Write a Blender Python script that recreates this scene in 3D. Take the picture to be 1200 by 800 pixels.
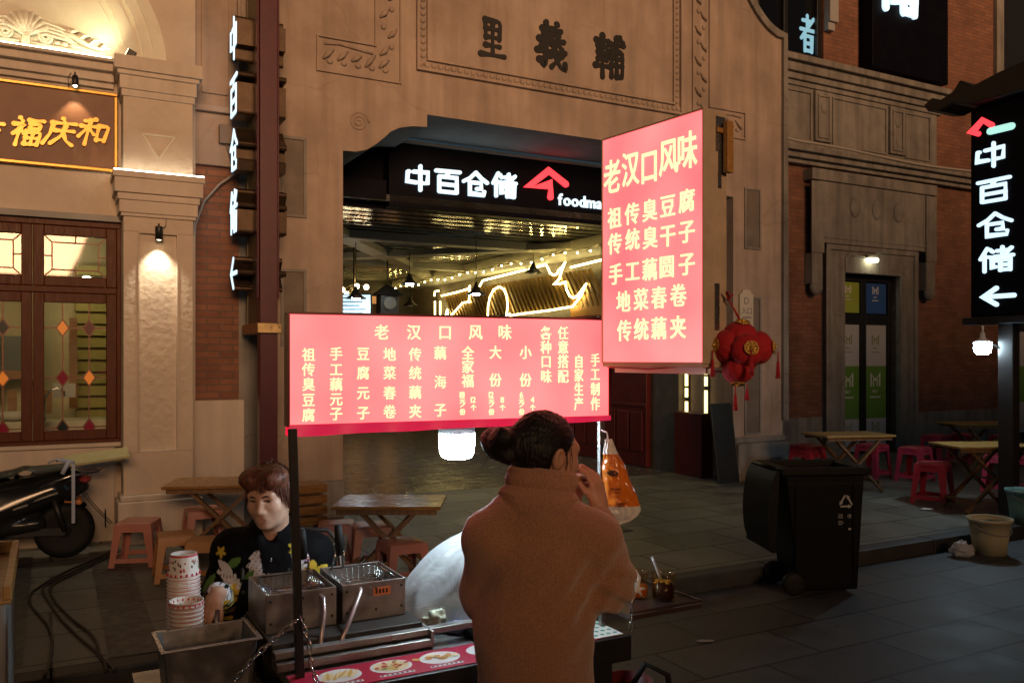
import bpy, math, random
import numpy as np
from mathutils import Matrix, Vector, Euler, noise

for o in list(bpy.data.objects):
    bpy.data.objects.remove(o)
SC = bpy.context.scene
C = SC.collection
PI = math.pi
rnd = random.Random(7)

# ------------------------------------------------------------------ camera
cam_d = bpy.data.cameras.new('camera')
cam = bpy.data.objects.new('camera', cam_d)
C.objects.link(cam)
cam.location = (0, 0, 1.75)
cam.rotation_euler = (PI / 2, 0, 0)
cam_d.sensor_width = 36
cam_d.lens = 30
cam_d.shift_y = 20 / 1200
cam_d.clip_start = 0.05
cam_d.clip_end = 500
SC.camera = cam

# ------------------------------------------------------------------ light
SUN_ELEV, SUN_AZ = math.radians(10), math.radians(160)      # dim street glow from behind the camera
world = bpy.data.worlds.new('World')
SC.world = world
world.use_nodes = True
wn, wl = world.node_tree.nodes, world.node_tree.links
sky = wn.new('ShaderNodeTexSky')
sky.sky_type = 'NISHITA'
sky.sun_disc = False
sky.sun_elevation = SUN_ELEV
sky.sun_rotation = SUN_AZ
wl.new(sky.outputs[0], wn['Background'].inputs[0])
wn['Background'].inputs[1].default_value = 0.0085
sun_d = bpy.data.lights.new('sun', 'SUN')
sun_d.energy = 2.35
sun_d.angle = math.radians(21)
sun_d.color = (1.0, 0.56, 0.29)
sun = bpy.data.objects.new('sun', sun_d)
C.objects.link(sun)
sun.location = (-6, -14, 9)
_d = Vector((math.sin(SUN_AZ) * math.cos(SUN_ELEV), math.cos(SUN_AZ) * math.cos(SUN_ELEV), math.sin(SUN_ELEV)))
sun.rotation_euler = (-_d).to_track_quat('-Z', 'Y').to_euler()
SC.view_settings.view_transform = 'Standard'
SC.view_settings.look = 'None'
SC.view_settings.exposure = 0.0
SC.view_settings.gamma = 1.0
SC.cycles.use_denoising = True
SC.cycles.use_light_tree = True
SC.cycles.max_bounces = 6
SC.cycles.sample_clamp_indirect = 3.0
SC.cycles.caustics_reflective = False
SC.cycles.caustics_refractive = False

# ------------------------------------------------------------------ street frame
TH = math.atan(1000 / 1850)                 # the facades run along s, turned 28.4 degrees; t is depth into the block
CT, ST = math.cos(TH), math.sin(TH)


def W(s, t, z=0.0):
    return Vector((s * CT - t * ST, s * ST + t * CT, z))


def SZ(px, py, t):                          # where a ray of the photograph meets the facade plane at depth t
    a = (px - 600) / 1000
    b = (420 - py) / 1000
    Z = t / (CT - a * ST)
    return Z * (a * CT + ST), 1.75 + b * Z


# ------------------------------------------------------------------ mesh helpers
class MB:
    def __init__(self):
        self.v, self.f, self.sm, self.mi = [], [], [], []
        self.M = Matrix.Identity(4)
        self.mat = 0

    def add(self, vs, fs, smooth=False):
        n = len(self.v)
        self.v += [tuple(self.M @ Vector(p)) for p in vs]
        for f in fs:
            self.f.append(tuple(i + n for i in f))
            self.sm.append(smooth)
            self.mi.append(self.mat)
        return self

    def box(self, x0, x1, y0, y1, z0, z1):
        vs = [(x, y, z) for z in (z0, z1) for y in (y0, y1) for x in (x0, x1)]
        return self.add(vs, [(0, 2, 3, 1), (4, 5, 7, 6), (0, 1, 5, 4), (2, 6, 7, 3), (0, 4, 6, 2), (1, 3, 7, 5)])

    def hexa(self, b, t):                   # bottom quad and top quad, both counter-clockwise
        return self.add(list(b) + list(t), [(3, 2, 1, 0), (4, 5, 6, 7), (0, 1, 5, 4), (1, 2, 6, 5), (2, 3, 7, 6), (3, 0, 4, 7)])

    def bar(self, a, b, w, h=None, up=(0, 0, 1)):
        a, b = Vector(a), Vector(b)
        d = (b - a).normalized()
        x = d.cross(Vector(up))
        if x.length < 1e-4:
            x = d.cross(Vector((0, 1, 0)))
        x.normalize()
        y = x.cross(d)
        h = w if h is None else h
        q = [x * (i * w / 2) + y * (j * h / 2) for i, j in ((-1, -1), (1, -1), (1, 1), (-1, 1))]
        return self.add([a + k for k in q] + [b + k for k in q], [(0, 1, 2, 3), (7, 6, 5, 4), (4, 5, 1, 0), (5, 6, 2, 1), (6, 7, 3, 2), (7, 4, 0, 3)])

    def tube(self, pts, r, n=8, closed=False, caps=True):
        pts = [Vector(p) for p in pts]
        m = len(pts)
        rs = r if isinstance(r, (list, tuple)) else [r] * m
        vs, fs = [], []
        prev = None
        for i, p in enumerate(pts):
            if closed:
                d = pts[(i + 1) % m] - pts[i - 1]
            else:
                d = pts[min(i + 1, m - 1)] - pts[max(i - 1, 0)]
            d = d.normalized() if d.length > 1e-9 else Vector((0, 0, 1))
            if prev is None:
                x = d.cross(Vector((0, 0, 1)))
                if x.length < 1e-3:
                    x = d.cross(Vector((0, 1, 0)))
            else:
                x = prev - d * prev.dot(d)
            x.normalize()
            prev = x
            y = d.cross(x)
            for k in range(n):
                a = 2 * PI * k / n
                vs.append(p + (x * math.cos(a) + y * math.sin(a)) * rs[i])
        for i in range(m if closed else m - 1):
            j = (i + 1) % m
            for k in range(n):
                l = (k + 1) % n
                fs.append((i * n + k, i * n + l, j * n + l, j * n + k))
        if caps and not closed:
            fs.append(tuple(range(n - 1, -1, -1)))
            fs.append(tuple((m - 1) * n + k for k in range(n)))
        return self.add(vs, fs, True)

    def lathe(self, prof, c=(0, 0, 0), n=24, wob=None):
        vs, fs = [], []
        m = len(prof)
        for i, (r, z) in enumerate(prof):
            for k in range(n):
                a = 2 * PI * k / n
                rr = r * (wob(a) if wob else 1)
                vs.append((c[0] + rr * math.cos(a), c[1] + rr * math.sin(a), c[2] + z))
        for i in range(m - 1):
            for k in range(n):
                l = (k + 1) % n
                fs.append((i * n + k, i * n + l, (i + 1) * n + l, (i + 1) * n + k))
        if prof[0][0] > 1e-6:
            fs.append(tuple(range(n - 1, -1, -1)))
        if prof[-1][0] > 1e-6:
            fs.append(tuple((m - 1) * n + k for k in range(n)))
        return self.add(vs, fs, True)

    def sphere(self, c, r, n=12, m=8):
        r = r if isinstance(r, (list, tuple)) else (r, r, r)
        vs, fs = [], []
        for i in range(m + 1):
            p = PI * i / m - PI / 2
            for k in range(n):
                a = 2 * PI * k / n
                vs.append((c[0] + r[0] * math.cos(p) * math.cos(a), c[1] + r[1] * math.cos(p) * math.sin(a), c[2] + r[2] * math.sin(p)))
        for i in range(m):
            for k in range(n):
                l = (k + 1) % n
                fs.append((i * n + k, i * n + l, (i + 1) * n + l, (i + 1) * n + k))
        return self.add(vs, fs, True)

    def prism(self, poly, d0, d1, holes=()):       # polygon in x,z extruded along y from d0 to d1
        from mathutils.geometry import tessellate_polygon
        loops = [list(poly)] + [list(h) for h in holes]
        flat = [p for l in loops for p in l]
        tris = tessellate_polygon([[Vector((x, z, 0)) for x, z in l] for l in loops])
        n = len(flat)
        vs = [(x, d0, z) for x, z in flat] + [(x, d1, z) for x, z in flat]
        fs = []
        for t in tris:
            a, b, c = [Vector(flat[i]) for i in t]
            ccw = (b - a).cross(c - a) > 0
            t = t if ccw else t[::-1]
            fs.append(tuple(t))
            fs.append(tuple(i + n for i in t[::-1]))
        o = 0
        for li, l in enumerate(loops):
            ar = sum(l[i][0] * l[(i + 1) % len(l)][1] - l[(i + 1) % len(l)][0] * l[i][1] for i in range(len(l)))
            for i in range(len(l)):
                j = (i + 1) % len(l)
                q = (o + i, o + i + n, o + j + n, o + j)
                if (ar > 0) != (li > 0):
                    q = q[::-1]
                fs.append(q[::-1] if False else q)
            o += len(l)
        return self.add(vs, fs)

    def grid(self, fn, nu, nv, smooth=True, two=False):
        vs = [fn(i / nu, j / nv) for j in range(nv + 1) for i in range(nu + 1)]
        fs = [(j * (nu + 1) + i, j * (nu + 1) + i + 1, (j + 1) * (nu + 1) + i + 1, (j + 1) * (nu + 1) + i) for j in range(nv) for i in range(nu)]
        return self.add(vs, fs, smooth)

    def mesh(self, name):
        me = bpy.data.meshes.new(name)
        me.from_pydata(self.v, [], self.f)
        me.polygons.foreach_set('use_smooth', self.sm)
        me.polygons.foreach_set('material_index', self.mi)
        me.update()
        return me


def link_mesh(name, me, mats, parent=None, loc=None, rotz=None, bev=0, fix=True):
    if fix:
        import bmesh
        bm = bmesh.new()
        bm.from_mesh(me)
        bmesh.ops.recalc_face_normals(bm, faces=bm.faces)
        bm.to_mesh(me)
        bm.free()
    for m in (mats if isinstance(mats, (list, tuple)) else [mats]):
        me.materials.append(m)
    o = bpy.data.objects.new(name, me)
    C.objects.link(o)
    if parent:
        o.parent = parent
    if loc is not None:
        o.location = loc
    if rotz is not None:
        o.rotation_euler = (0, 0, rotz)
    if bev:
        b = o.modifiers.new('bevel', 'BEVEL')
        b.width = bev
        b.segments = 2
        b.limit_method = 'ANGLE'
        b.angle_limit = math.radians(40)
    return o


def part(name, mb, mats, parent=None, bev=0, loc=None, rotz=None, label=None, fix=True):
    o = link_mesh(name, mb.mesh(name), mats, parent, loc, rotz, bev, fix)
    if label:
        o['label'] = label
    return o


def tag(o, label, cat, group=None, kind=None):
    o['label'] = label
    o['category'] = cat
    if group:
        o['group'] = group
    if kind:
        o['kind'] = kind
    return o


def thing(name, label, cat, loc=(0, 0, 0), rotz=0.0, group=None):
    o = bpy.data.objects.new(name, None)
    o.empty_display_size = 0.1
    C.objects.link(o)
    o.location = loc
    o.rotation_euler = (0, 0, rotz)
    return tag(o, label, cat, group)


def dup(root, loc, rot, label=None, group=None):
    r = root.copy()
    C.objects.link(r)
    r.location = loc
    r.rotation_euler = (0, 0, rot) if not isinstance(rot, (tuple, list)) else rot
    if label:
        r['label'] = label
    if group:
        r['group'] = group
    for ch in list(root.children):
        c = ch.copy()
        C.objects.link(c)
        c.parent = r
        for g in ch.children:
            d = g.copy()
            C.objects.link(d)
            d.parent = c
    return r


# ------------------------------------------------------------------ materials
def mat(name, col, rough=0.6, metal=0.0, var=0.0, vscale=4.0, col2=None, bump=0.0, bscale=60.0, emit=None, estr=0.0, spec=0.5,
        stretch=(1, 1, 1), rvar=0.0, alpha=1.0, transm=0.0, bdist=0.01, streak=0.0, sheen=0.0, cracks=0.0):
    m = bpy.data.materials.new(name)
    m.use_nodes = True
    nt = m.node_tree
    N, L = nt.nodes, nt.links
    b = N['Principled BSDF']
    b.inputs['Base Color'].default_value = (*col, 1)
    b.inputs['Roughness'].default_value = rough
    b.inputs['Metallic'].default_value = metal
    b.inputs['Specular IOR Level'].default_value = spec
    b.inputs['Alpha'].default_value = alpha
    b.inputs['Transmission Weight'].default_value = transm
    if sheen:
        b.inputs['Sheen Weight'].default_value = sheen
        b.inputs['Sheen Roughness'].default_value = 0.5
    if emit is not None:
        b.inputs['Emission Color'].default_value = (*emit, 1)
        b.inputs['Emission Strength'].default_value = estr
    if var or bump or rvar or streak:
        tc = N.new('ShaderNodeTexCoord')
        mp = N.new('ShaderNodeMapping')
        mp.inputs['Scale'].default_value = stretch
        L.new(tc.outputs['Object'], mp.inputs['Vector'])
    if var or streak:
        nz = N.new('ShaderNodeTexNoise')
        nz.inputs['Scale'].default_value = vscale
        nz.inputs['Detail'].default_value = 8
        nz.inputs['Roughness'].default_value = 0.65
        L.new(mp.outputs[0], nz.inputs['Vector'])
        ramp = N.new('ShaderNodeValToRGB')
        c2 = col2 if col2 else tuple(max(0, c * (1 - var)) for c in col)
        ramp.color_ramp.elements[0].position = 0.35
        ramp.color_ramp.elements[1].position = 0.65
        ramp.color_ramp.elements[0].color = (*c2, 1)
        ramp.color_ramp.elements[1].color = (*col, 1)
        L.new(nz.outputs[0], ramp.inputs[0])
        out = ramp.outputs[0]
        if streak:
            mp2 = N.new('ShaderNodeMapping')
            mp2.inputs['Scale'].default_value = (6, 6, 0.45)
            L.new(tc.outputs['Object'], mp2.inputs['Vector'])
            n2 = N.new('ShaderNodeTexNoise')
            n2.inputs['Scale'].default_value = 1.3
            n2.inputs['Detail'].default_value = 6
            L.new(mp2.outputs[0], n2.inputs['Vector'])
            mr = N.new('ShaderNodeMapRange')
            mr.inputs[1].default_value = 0.42
            mr.inputs[2].default_value = 0.68
            mr.inputs[3].default_value = 1.0
            mr.inputs[4].default_value = 1.0 - streak
            L.new(n2.outputs[0], mr.inputs[0])
            mx = N.new('ShaderNodeMix')
            mx.data_type = 'RGBA'
            mx.blend_type = 'MULTIPLY'
            mx.inputs[0].default_value = 1.0
            L.new(out, mx.inputs[6])
            L.new(mr.outputs[0], mx.inputs[7])
            out = mx.outputs[2]
        if cracks:                               # hairline cracks, only in places
            nd = N.new('ShaderNodeTexNoise')
            nd.inputs['Scale'].default_value = 3.0
            nd.inputs['Detail'].default_value = 5
            L.new(tc.outputs['Object'], nd.inputs['Vector'])
            va = N.new('ShaderNodeVectorMath')
            va.operation = 'MULTIPLY_ADD'
            va.inputs[1].default_value = (0.35, 0.35, 0.35)
            L.new(nd.outputs['Color'], va.inputs[0])
            L.new(tc.outputs['Object'], va.inputs[2])
            vo = N.new('ShaderNodeTexVoronoi')
            vo.feature = 'DISTANCE_TO_EDGE'
            vo.inputs['Scale'].default_value = 0.8
            L.new(va.outputs[0], vo.inputs['Vector'])
            m5 = N.new('ShaderNodeMapRange')
            m5.inputs[1].default_value = 0.0
            m5.inputs[2].default_value = 0.012
            m5.inputs[3].default_value = 1 - cracks
            m5.inputs[4].default_value = 1.0
            L.new(vo.outputs['Distance'], m5.inputs[0])
            nk = N.new('ShaderNodeTexNoise')
            nk.inputs['Scale'].default_value = 0.9
            L.new(tc.outputs['Object'], nk.inputs['Vector'])
            m6 = N.new('ShaderNodeMapRange')
            m6.inputs[1].default_value = 0.48
            m6.inputs[2].default_value = 0.58
            L.new(nk.outputs[0], m6.inputs[0])
            mc = N.new('ShaderNodeMix')
            mc.data_type = 'RGBA'
            mc.blend_type = 'MULTIPLY'
            L.new(m6.outputs[0], mc.inputs[0])
            L.new(out, mc.inputs[6])
            L.new(m5.outputs[0], mc.inputs[7])
            out = mc.outputs[2]
        L.new(out, b.inputs['Base Color'])
    if rvar:
        n3 = N.new('ShaderNodeTexNoise')
        n3.inputs['Scale'].default_value = vscale * 1.7
        n3.inputs['Detail'].default_value = 5
        L.new(mp.outputs[0], n3.inputs['Vector'])
        m3 = N.new('ShaderNodeMapRange')
        m3.inputs[1].default_value = 0.3
        m3.inputs[2].default_value = 0.7
        m3.inputs[3].default_value = max(0.02, rough - rvar)
        m3.inputs[4].default_value = min(1, rough + rvar)
        L.new(n3.outputs[0], m3.inputs[0])
        L.new(m3.outputs[0], b.inputs['Roughness'])
    if bump:
        n4 = N.new('ShaderNodeTexNoise')
        n4.inputs['Scale'].default_value = bscale
        n4.inputs['Detail'].default_value = 6
        L.new(mp.outputs[0], n4.inputs['Vector'])
        bp = N.new('ShaderNodeBump')
        bp.inputs['Strength'].default_value = bump
        bp.inputs['Distance'].default_value = bdist
        L.new(n4.outputs[0], bp.inputs['Height'])
        L.new(bp.outputs[0], b.inputs['Normal'])
    return m


def emis(name, col, s):
    return mat(name, tuple(min(0.8, c) for c in col), 0.4, emit=col, estr=s)


def brickmat(name, c1, c2, mortar, bw, bh, ms, axes='xz', rough=0.8, bump=0.4, offset=0.5, var=0.3, squash=1.0, rvar=0.0, dirt=0.35, spots=False):
    m = bpy.data.materials.new(name)
    m.use_nodes = True
    N, L = m.node_tree.nodes, m.node_tree.links
    b = N['Principled BSDF']
    tc = N.new('ShaderNodeTexCoord')
    sp = N.new('ShaderNodeSeparateXYZ')
    cb = N.new('ShaderNodeCombineXYZ')
    L.new(tc.outputs['Object'], sp.inputs[0])
    ix = {'x': 0, 'y': 1, 'z': 2}
    L.new(sp.outputs[ix[axes[0]]], cb.inputs[0])
    L.new(sp.outputs[ix[axes[1]]], cb.inputs[1])
    br = N.new('ShaderNodeTexBrick')
    br.offset = offset
    br.squash = squash
    br.inputs['Scale'].default_value = 1
    br.inputs['Brick Width'].default_value = bw
    br.inputs['Row Height'].default_value = bh
    br.inputs['Mortar Size'].default_value = ms
    br.inputs['Color1'].default_value = (*c1, 1)
    br.inputs['Color2'].default_value = (*c2, 1)
    br.inputs['Mortar'].default_value = (*mortar, 1)
    L.new(cb.outputs[0], br.inputs['Vector'])
    nz = N.new('ShaderNodeTexNoise')
    nz.inputs['Scale'].default_value = 2.5
    nz.inputs['Detail'].default_value = 9
    nz.inputs['Roughness'].default_value = 0.7
    L.new(tc.outputs['Object'], nz.inputs['Vector'])
    mr = N.new('ShaderNodeMapRange')
    mr.inputs[1].default_value = 0.3
    mr.inputs[2].default_value = 0.7
    mr.inputs[3].default_value = 1 - dirt
    mr.inputs[4].default_value = 1 + dirt * 0.6
    L.new(nz.outputs[0], mr.inputs[0])
    mx = N.new('ShaderNodeMix')
    mx.data_type = 'RGBA'
    mx.blend_type = 'MULTIPLY'
    mx.inputs[0].default_value = 1
    L.new(br.outputs[0], mx.inputs[6])
    L.new(mr.outputs[0], mx.inputs[7])
    col_out = mx.outputs[2]
    if spots:                                    # trodden gum and grease spots
        for sc_, rad, dk in ((2.2, 0.045, 0.45), (5.5, 0.06, 0.6), (0.7, 0.10, 0.72)):
            vo = N.new('ShaderNodeTexVoronoi')
            vo.inputs['Scale'].default_value = sc_
            nd = N.new('ShaderNodeTexNoise')
            nd.inputs['Scale'].default_value = sc_ * 4
            va = N.new('ShaderNodeVectorMath')
            va.operation = 'MULTIPLY_ADD'
            va.inputs[1].default_value = (0.12 / sc_,) * 3
            L.new(tc.outputs['Object'], nd.inputs['Vector'])
            L.new(nd.outputs['Color'], va.inputs[0])
            L.new(tc.outputs['Object'], va.inputs[2])
            L.new(va.outputs[0], vo.inputs['Vector'])
            m7 = N.new('ShaderNodeMapRange')
            m7.inputs[1].default_value = rad
            m7.inputs[2].default_value = rad * 2.2
            m7.inputs[3].default_value = dk
            m7.inputs[4].default_value = 1.0
            L.new(vo.outputs['Distance'], m7.inputs[0])
            mz = N.new('ShaderNodeMix')
            mz.data_type = 'RGBA'
            mz.blend_type = 'MULTIPLY'
            mz.inputs[0].default_value = 1
            L.new(col_out, mz.inputs[6])
            L.new(m7.outputs[0], mz.inputs[7])
            col_out = mz.outputs[2]
    L.new(col_out, b.inputs['Base Color'])
    b.inputs['Roughness'].default_value = rough
    if rvar:
        m3 = N.new('ShaderNodeMapRange')
        m3.inputs[1].default_value = 0.35
        m3.inputs[2].default_value = 0.65
        m3.inputs[3].default_value = rough - rvar
        m3.inputs[4].default_value = rough + rvar
        L.new(nz.outputs[0], m3.inputs[0])
        L.new(m3.outputs[0], b.inputs['Roughness'])
    n4 = N.new('ShaderNodeTexNoise')
    n4.inputs['Scale'].default_value = 45
    n4.inputs['Detail'].default_value = 6
    L.new(tc.outputs['Object'], n4.inputs['Vector'])
    ad = N.new('ShaderNodeMath')
    ad.operation = 'MULTIPLY_ADD'
    ad.inputs[1].default_value = -1.0
    L.new(br.outputs[1], ad.inputs[0])
    ml = N.new('ShaderNodeMath')
    ml.operation = 'MULTIPLY'
    ml.inputs[1].default_value = 0.5
    L.new(n4.outputs[0], ml.inputs[0])
    L.new(ml.outputs[0], ad.inputs[2])
    bp = N.new('ShaderNodeBump')
    bp.inputs['Strength'].default_value = bump
    bp.inputs['Distance'].default_value = 0.01
    L.new(ad.outputs[0], bp.inputs['Height'])
    L.new(bp.outputs[0], b.inputs['Normal'])
    return m


def woodmat(name, c1, c2, rough=0.45, scale=6.0, stretch=(1, 12, 12), bump=0.1):
    return mat(name, c1, rough, var=1, col2=c2, vscale=scale, stretch=stretch, bump=bump, bscale=scale * 4, rvar=0.12)


def glassmat(name, tint=(0.9, 0.95, 0.92), gloss=0.12):
    m = bpy.data.materials.new(name)
    m.use_nodes = True
    N, L = m.node_tree.nodes, m.node_tree.links
    N.remove(N['Principled BSDF'])
    tr = N.new('ShaderNodeBsdfTransparent')
    tr.inputs[0].default_value = (*tint, 1)
    gl = N.new('ShaderNodeBsdfGlossy')
    gl.inputs['Roughness'].default_value = 0.03
    mx = N.new('ShaderNodeMixShader')
    mx.inputs[0].default_value = gloss
    L.new(tr.outputs[0], mx.inputs[1])
    L.new(gl.outputs[0], mx.inputs[2])
    L.new(mx.outputs[0], N['Material Output'].inputs[0])
    return m


M = {}
M['render'] = mat('warm_stucco', (0.45, 0.345, 0.275), 0.88, var=0.30, vscale=1.3, bump=0.4, bscale=24, streak=0.2, cracks=0.17)
M['cream'] = mat('cream_stucco', (0.60, 0.50, 0.40), 0.85, var=0.16, vscale=2.5, bump=0.5, bscale=16, bdist=0.02)
M['creamsmooth'] = mat('cream_plaster', (0.62, 0.53, 0.44), 0.75, var=0.12, vscale=3, bump=0.15, bscale=60, streak=0.15)
M['relief'] = mat('white_relief_plaster', (0.72, 0.68, 0.56), 0.75, var=0.1, vscale=5, bump=0.1, bscale=60)
M['greystone'] = mat('weathered_grey_stone', (0.30, 0.275, 0.245), 0.85, var=0.35, vscale=1.8, bump=0.5, bscale=26, streak=0.34, cracks=0.3)
M['soffit'] = mat('grey_soffit_render', (0.36, 0.35, 0.33), 0.85, var=0.25, vscale=2)
M['brick'] = brickmat('red_brick', (0.27, 0.115, 0.065), (0.20, 0.08, 0.048), (0.15, 0.09, 0.065), 0.24, 0.065, 0.008, bump=0.5)
M['pave'] = brickmat('stone_pavers', (0.205, 0.20, 0.165), (0.135, 0.132, 0.11), (0.03, 0.028, 0.025), 0.78, 0.52, 0.011, axes='xy', rough=0.55, bump=0.5, rvar=0.12, dirt=0.55, spots=True)
M['road'] = brickmat('road_setts', (0.095, 0.095, 0.094), (0.062, 0.062, 0.064), (0.022, 0.022, 0.022), 0.9, 0.45, 0.012, axes='xy', rough=0.58, bump=0.5, rvar=0.07, dirt=0.6, spots=True)
M['kerb'] = mat('kerb_stone', (0.04, 0.039, 0.038), 0.6, var=0.4, vscale=5, bump=0.3)
M['band'] = mat('dark_paver_band', (0.06, 0.06, 0.055), 0.5, var=0.5, vscale=9, bump=0.3, rvar=0.15)
M['frame'] = woodmat('red_brown_window_wood', (0.105, 0.030, 0.010), (0.07, 0.02, 0.007), 0.42, 5, (10, 10, 1))
M['frame'].node_tree.nodes['Principled BSDF'].inputs['Specular IOR Level'].default_value = 0.15
M['lead'] = mat('dark_lead_came', (0.13, 0.05, 0.025), 0.4, metal=0.3)
M['glass'] = glassmat('window_glass', gloss=0.10)
M['blackmetal'] = mat('black_painted_metal', (0.018, 0.018, 0.02), 0.4, var=0.3, vscale=20, spec=0.4)
M['darkpanel'] = mat('black_sign_panel', (0.006, 0.006, 0.010), 0.45, var=0.3, vscale=6, spec=0.06)
M['maroon'] = mat('maroon_painted_steel', (0.085, 0.008, 0.018), 0.35, var=0.3, vscale=8)
M['brass'] = mat('brass_sheet', (0.55, 0.40, 0.20), 0.35, metal=0.9, var=0.25, vscale=10, rvar=0.1)
M['darkbrass'] = mat('brown_letter_return', (0.10, 0.065, 0.04), 0.35, metal=0.7, var=0.3, vscale=10)
M['olive'] = mat('olive_panel', (0.16, 0.13, 0.06), 0.4, metal=0.3, var=0.3, vscale=6)
M['gold'] = mat('gold_leaf', (0.46, 0.245, 0.04), 0.30, metal=0.55, var=0.15, vscale=12)
M['signbrown'] = mat('brown_sign_board', (0.17, 0.065, 0.022), 0.5, var=0.2, vscale=7, bump=0.05)
M['ink'] = mat('black_ink_letter', (0.012, 0.01, 0.009), 0.6, var=0.3, vscale=15)
M['steel'] = mat('brushed_steel', (0.46, 0.45, 0.44), 0.34, metal=0.95, var=0.35, vscale=14, stretch=(1, 9, 9), rvar=0.12, bump=0.05)
M['darksteel'] = mat('greasy_steel', (0.36, 0.35, 0.34), 0.40, metal=0.85, var=0.45, vscale=9, rvar=0.15, bump=0.1)
M['chrome'] = mat('bright_steel_wire', (0.6, 0.6, 0.6), 0.22, metal=1)
M['white_led'] = emis('white_led_letter', (0.62, 0.86, 1.0), 1.25)
M['red_led'] = emis('red_led_letter', (1.0, 0.045, 0.06), 1.8)
M['green_led'] = emis('green_led_stroke', (0.45, 0.90, 0.80), 1.0)
M['neon'] = emis('warm_neon_tube', (1.0, 0.78, 0.28), 16.0)
M['pinkbox'] = mat('pink_lightbox_film', (0.35, 0.06, 0.06), 0.35, emit=(1.0, 0.13, 0.135), estr=2.3)
_n, _l = M['pinkbox'].node_tree.nodes, M['pinkbox'].node_tree.links      # tubes behind the film make it uneven
_tc, _nz, _rp = _n.new('ShaderNodeTexCoord'), _n.new('ShaderNodeTexNoise'), _n.new('ShaderNodeValToRGB')
_nz.inputs['Scale'].default_value = 3.2
_nz.inputs['Detail'].default_value = 1.5
_rp.color_ramp.elements[0].position, _rp.color_ramp.elements[1].position = 0.32, 0.72
_rp.color_ramp.elements[0].color, _rp.color_ramp.elements[1].color = (0.80, 0.092, 0.10, 1), (1.0, 0.165, 0.158, 1)
_l.new(_tc.outputs['Object'], _nz.inputs['Vector'])
_l.new(_nz.outputs[0], _rp.inputs[0])
_l.new(_rp.outputs[0], _n['Principled BSDF'].inputs['Emission Color'])
M['yellowtext'] = emis('yellow_film_letter', (1.0, 0.87, 0.43), 1.25)
M['bulb'] = emis('cool_white_bulb', (0.72, 0.91, 1.0), 115.0)
M['warmbulb'] = emis('warm_bulb', (1.0, 0.82, 0.5), 14.0)
M['wood'] = woodmat('varnished_table_wood', (0.40, 0.20, 0.06), (0.22, 0.10, 0.03), 0.24, 5, (1, 10, 10))
M['paintwood'] = woodmat('yellow_table_wood', (0.42, 0.24, 0.07), (0.32, 0.17, 0.045), 0.4, 5, (1, 10, 10))
M['legwood'] = woodmat('table_leg_wood', (0.24, 0.13, 0.055), (0.14, 0.07, 0.03), 0.5, 6, (8, 8, 1))
M['pinkstool'] = mat('faded_pink_plastic', (0.50, 0.20, 0.15), 0.38, var=0.15, vscale=8)
M['redstool'] = mat('red_plastic', (0.55, 0.045, 0.085), 0.36, var=0.2, vscale=6)
M['orangestool'] = mat('orange_plastic', (0.50, 0.22, 0.06), 0.4, var=0.2, vscale=6)
M['rubber'] = mat('black_rubber', (0.010, 0.010, 0.010), 0.6, spec=0.2, bump=0.2, bscale=80)
M['blackplastic'] = mat('black_plastic', (0.0045, 0.005, 0.006), 0.5, var=0.4, vscale=10, bump=0.08, spec=0.12)
M['glossblack'] = mat('gloss_black_bodywork', (0.012, 0.013, 0.013), 0.16, spec=0.6)
M['vinyl'] = mat('black_vinyl_seat', (0.02, 0.022, 0.018), 0.35, bump=0.3, bscale=120)
M['white'] = mat('white_plastic', (0.78, 0.78, 0.76), 0.4)
M['paper'] = mat('white_paper', (0.75, 0.74, 0.70), 0.7)
M['skin'] = mat('skin', (0.50, 0.27, 0.18), 0.5, var=0.12, vscale=25, bump=0.05, bscale=300)
M['skin2'] = mat('vendor_skin', (0.58, 0.35, 0.25), 0.5, var=0.18, vscale=25, bump=0.08, bscale=250)
for m_ in (M['skin'], M['skin2']):
    m_.node_tree.nodes['Principled BSDF'].inputs['Subsurface Weight'].default_value = 0.08
    m_.node_tree.nodes['Principled BSDF'].inputs['Subsurface Radius'].default_value = (0.02, 0.008, 0.004)
M['hairblack'] = mat('black_hair', (0.010, 0.008, 0.007), 0.52, spec=0.3, var=0.5, vscale=40, stretch=(1, 1, 0.15), bump=0.5, bscale=140)
M['hairbrown'] = mat('reddish_brown_hair', (0.17, 0.055, 0.028), 0.5, var=0.75, vscale=90, stretch=(1, 1, 0.12), bump=0.5, bscale=160)

# ------------------------------------------------------------------ writing
_glyph = {}


def glyph(ch, bold=0.0):
    key = (ch, bold)
    if key not in _glyph:
        cu = bpy.data.curves.new('glyph', 'FONT')
        cu.body = ch
        cu.size = 1
        cu.resolution_u = 3
        cu.offset = bold
        cu.extrude = 0.01
        ob = bpy.data.objects.new('glyph', cu)
        C.objects.link(ob)
        dg = bpy.context.evaluated_depsgraph_get()
        me = bpy.data.meshes.new_from_object(ob.evaluated_get(dg))
        vs = [tuple(v.co) for v in me.vertices]
        fs = [tuple(p.vertices) for p in me.polygons]
        bpy.data.objects.remove(ob)
        bpy.data.curves.remove(cu)
        bpy.data.meshes.remove(me)
        xs = [v[0] for v in vs] or [0, 1]
        _glyph[key] = (vs, fs, min(xs), max(xs))
    return _glyph[key]


def put_char(mb, ch, cx, cz, w, h, y, bold=0.012, depth=0.004):    # one CJK character centred in a w x h cell, face towards -y
    vs, fs, _, _ = glyph(ch, 0.0 if ch in '海任' else bold)
    mb.add([(cx + (v[0] - 0.5) * w, y + (0.5 if v[2] < 0 else -0.5) * depth, cz + (v[1] - 0.38) * h) for v in vs], fs)


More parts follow.
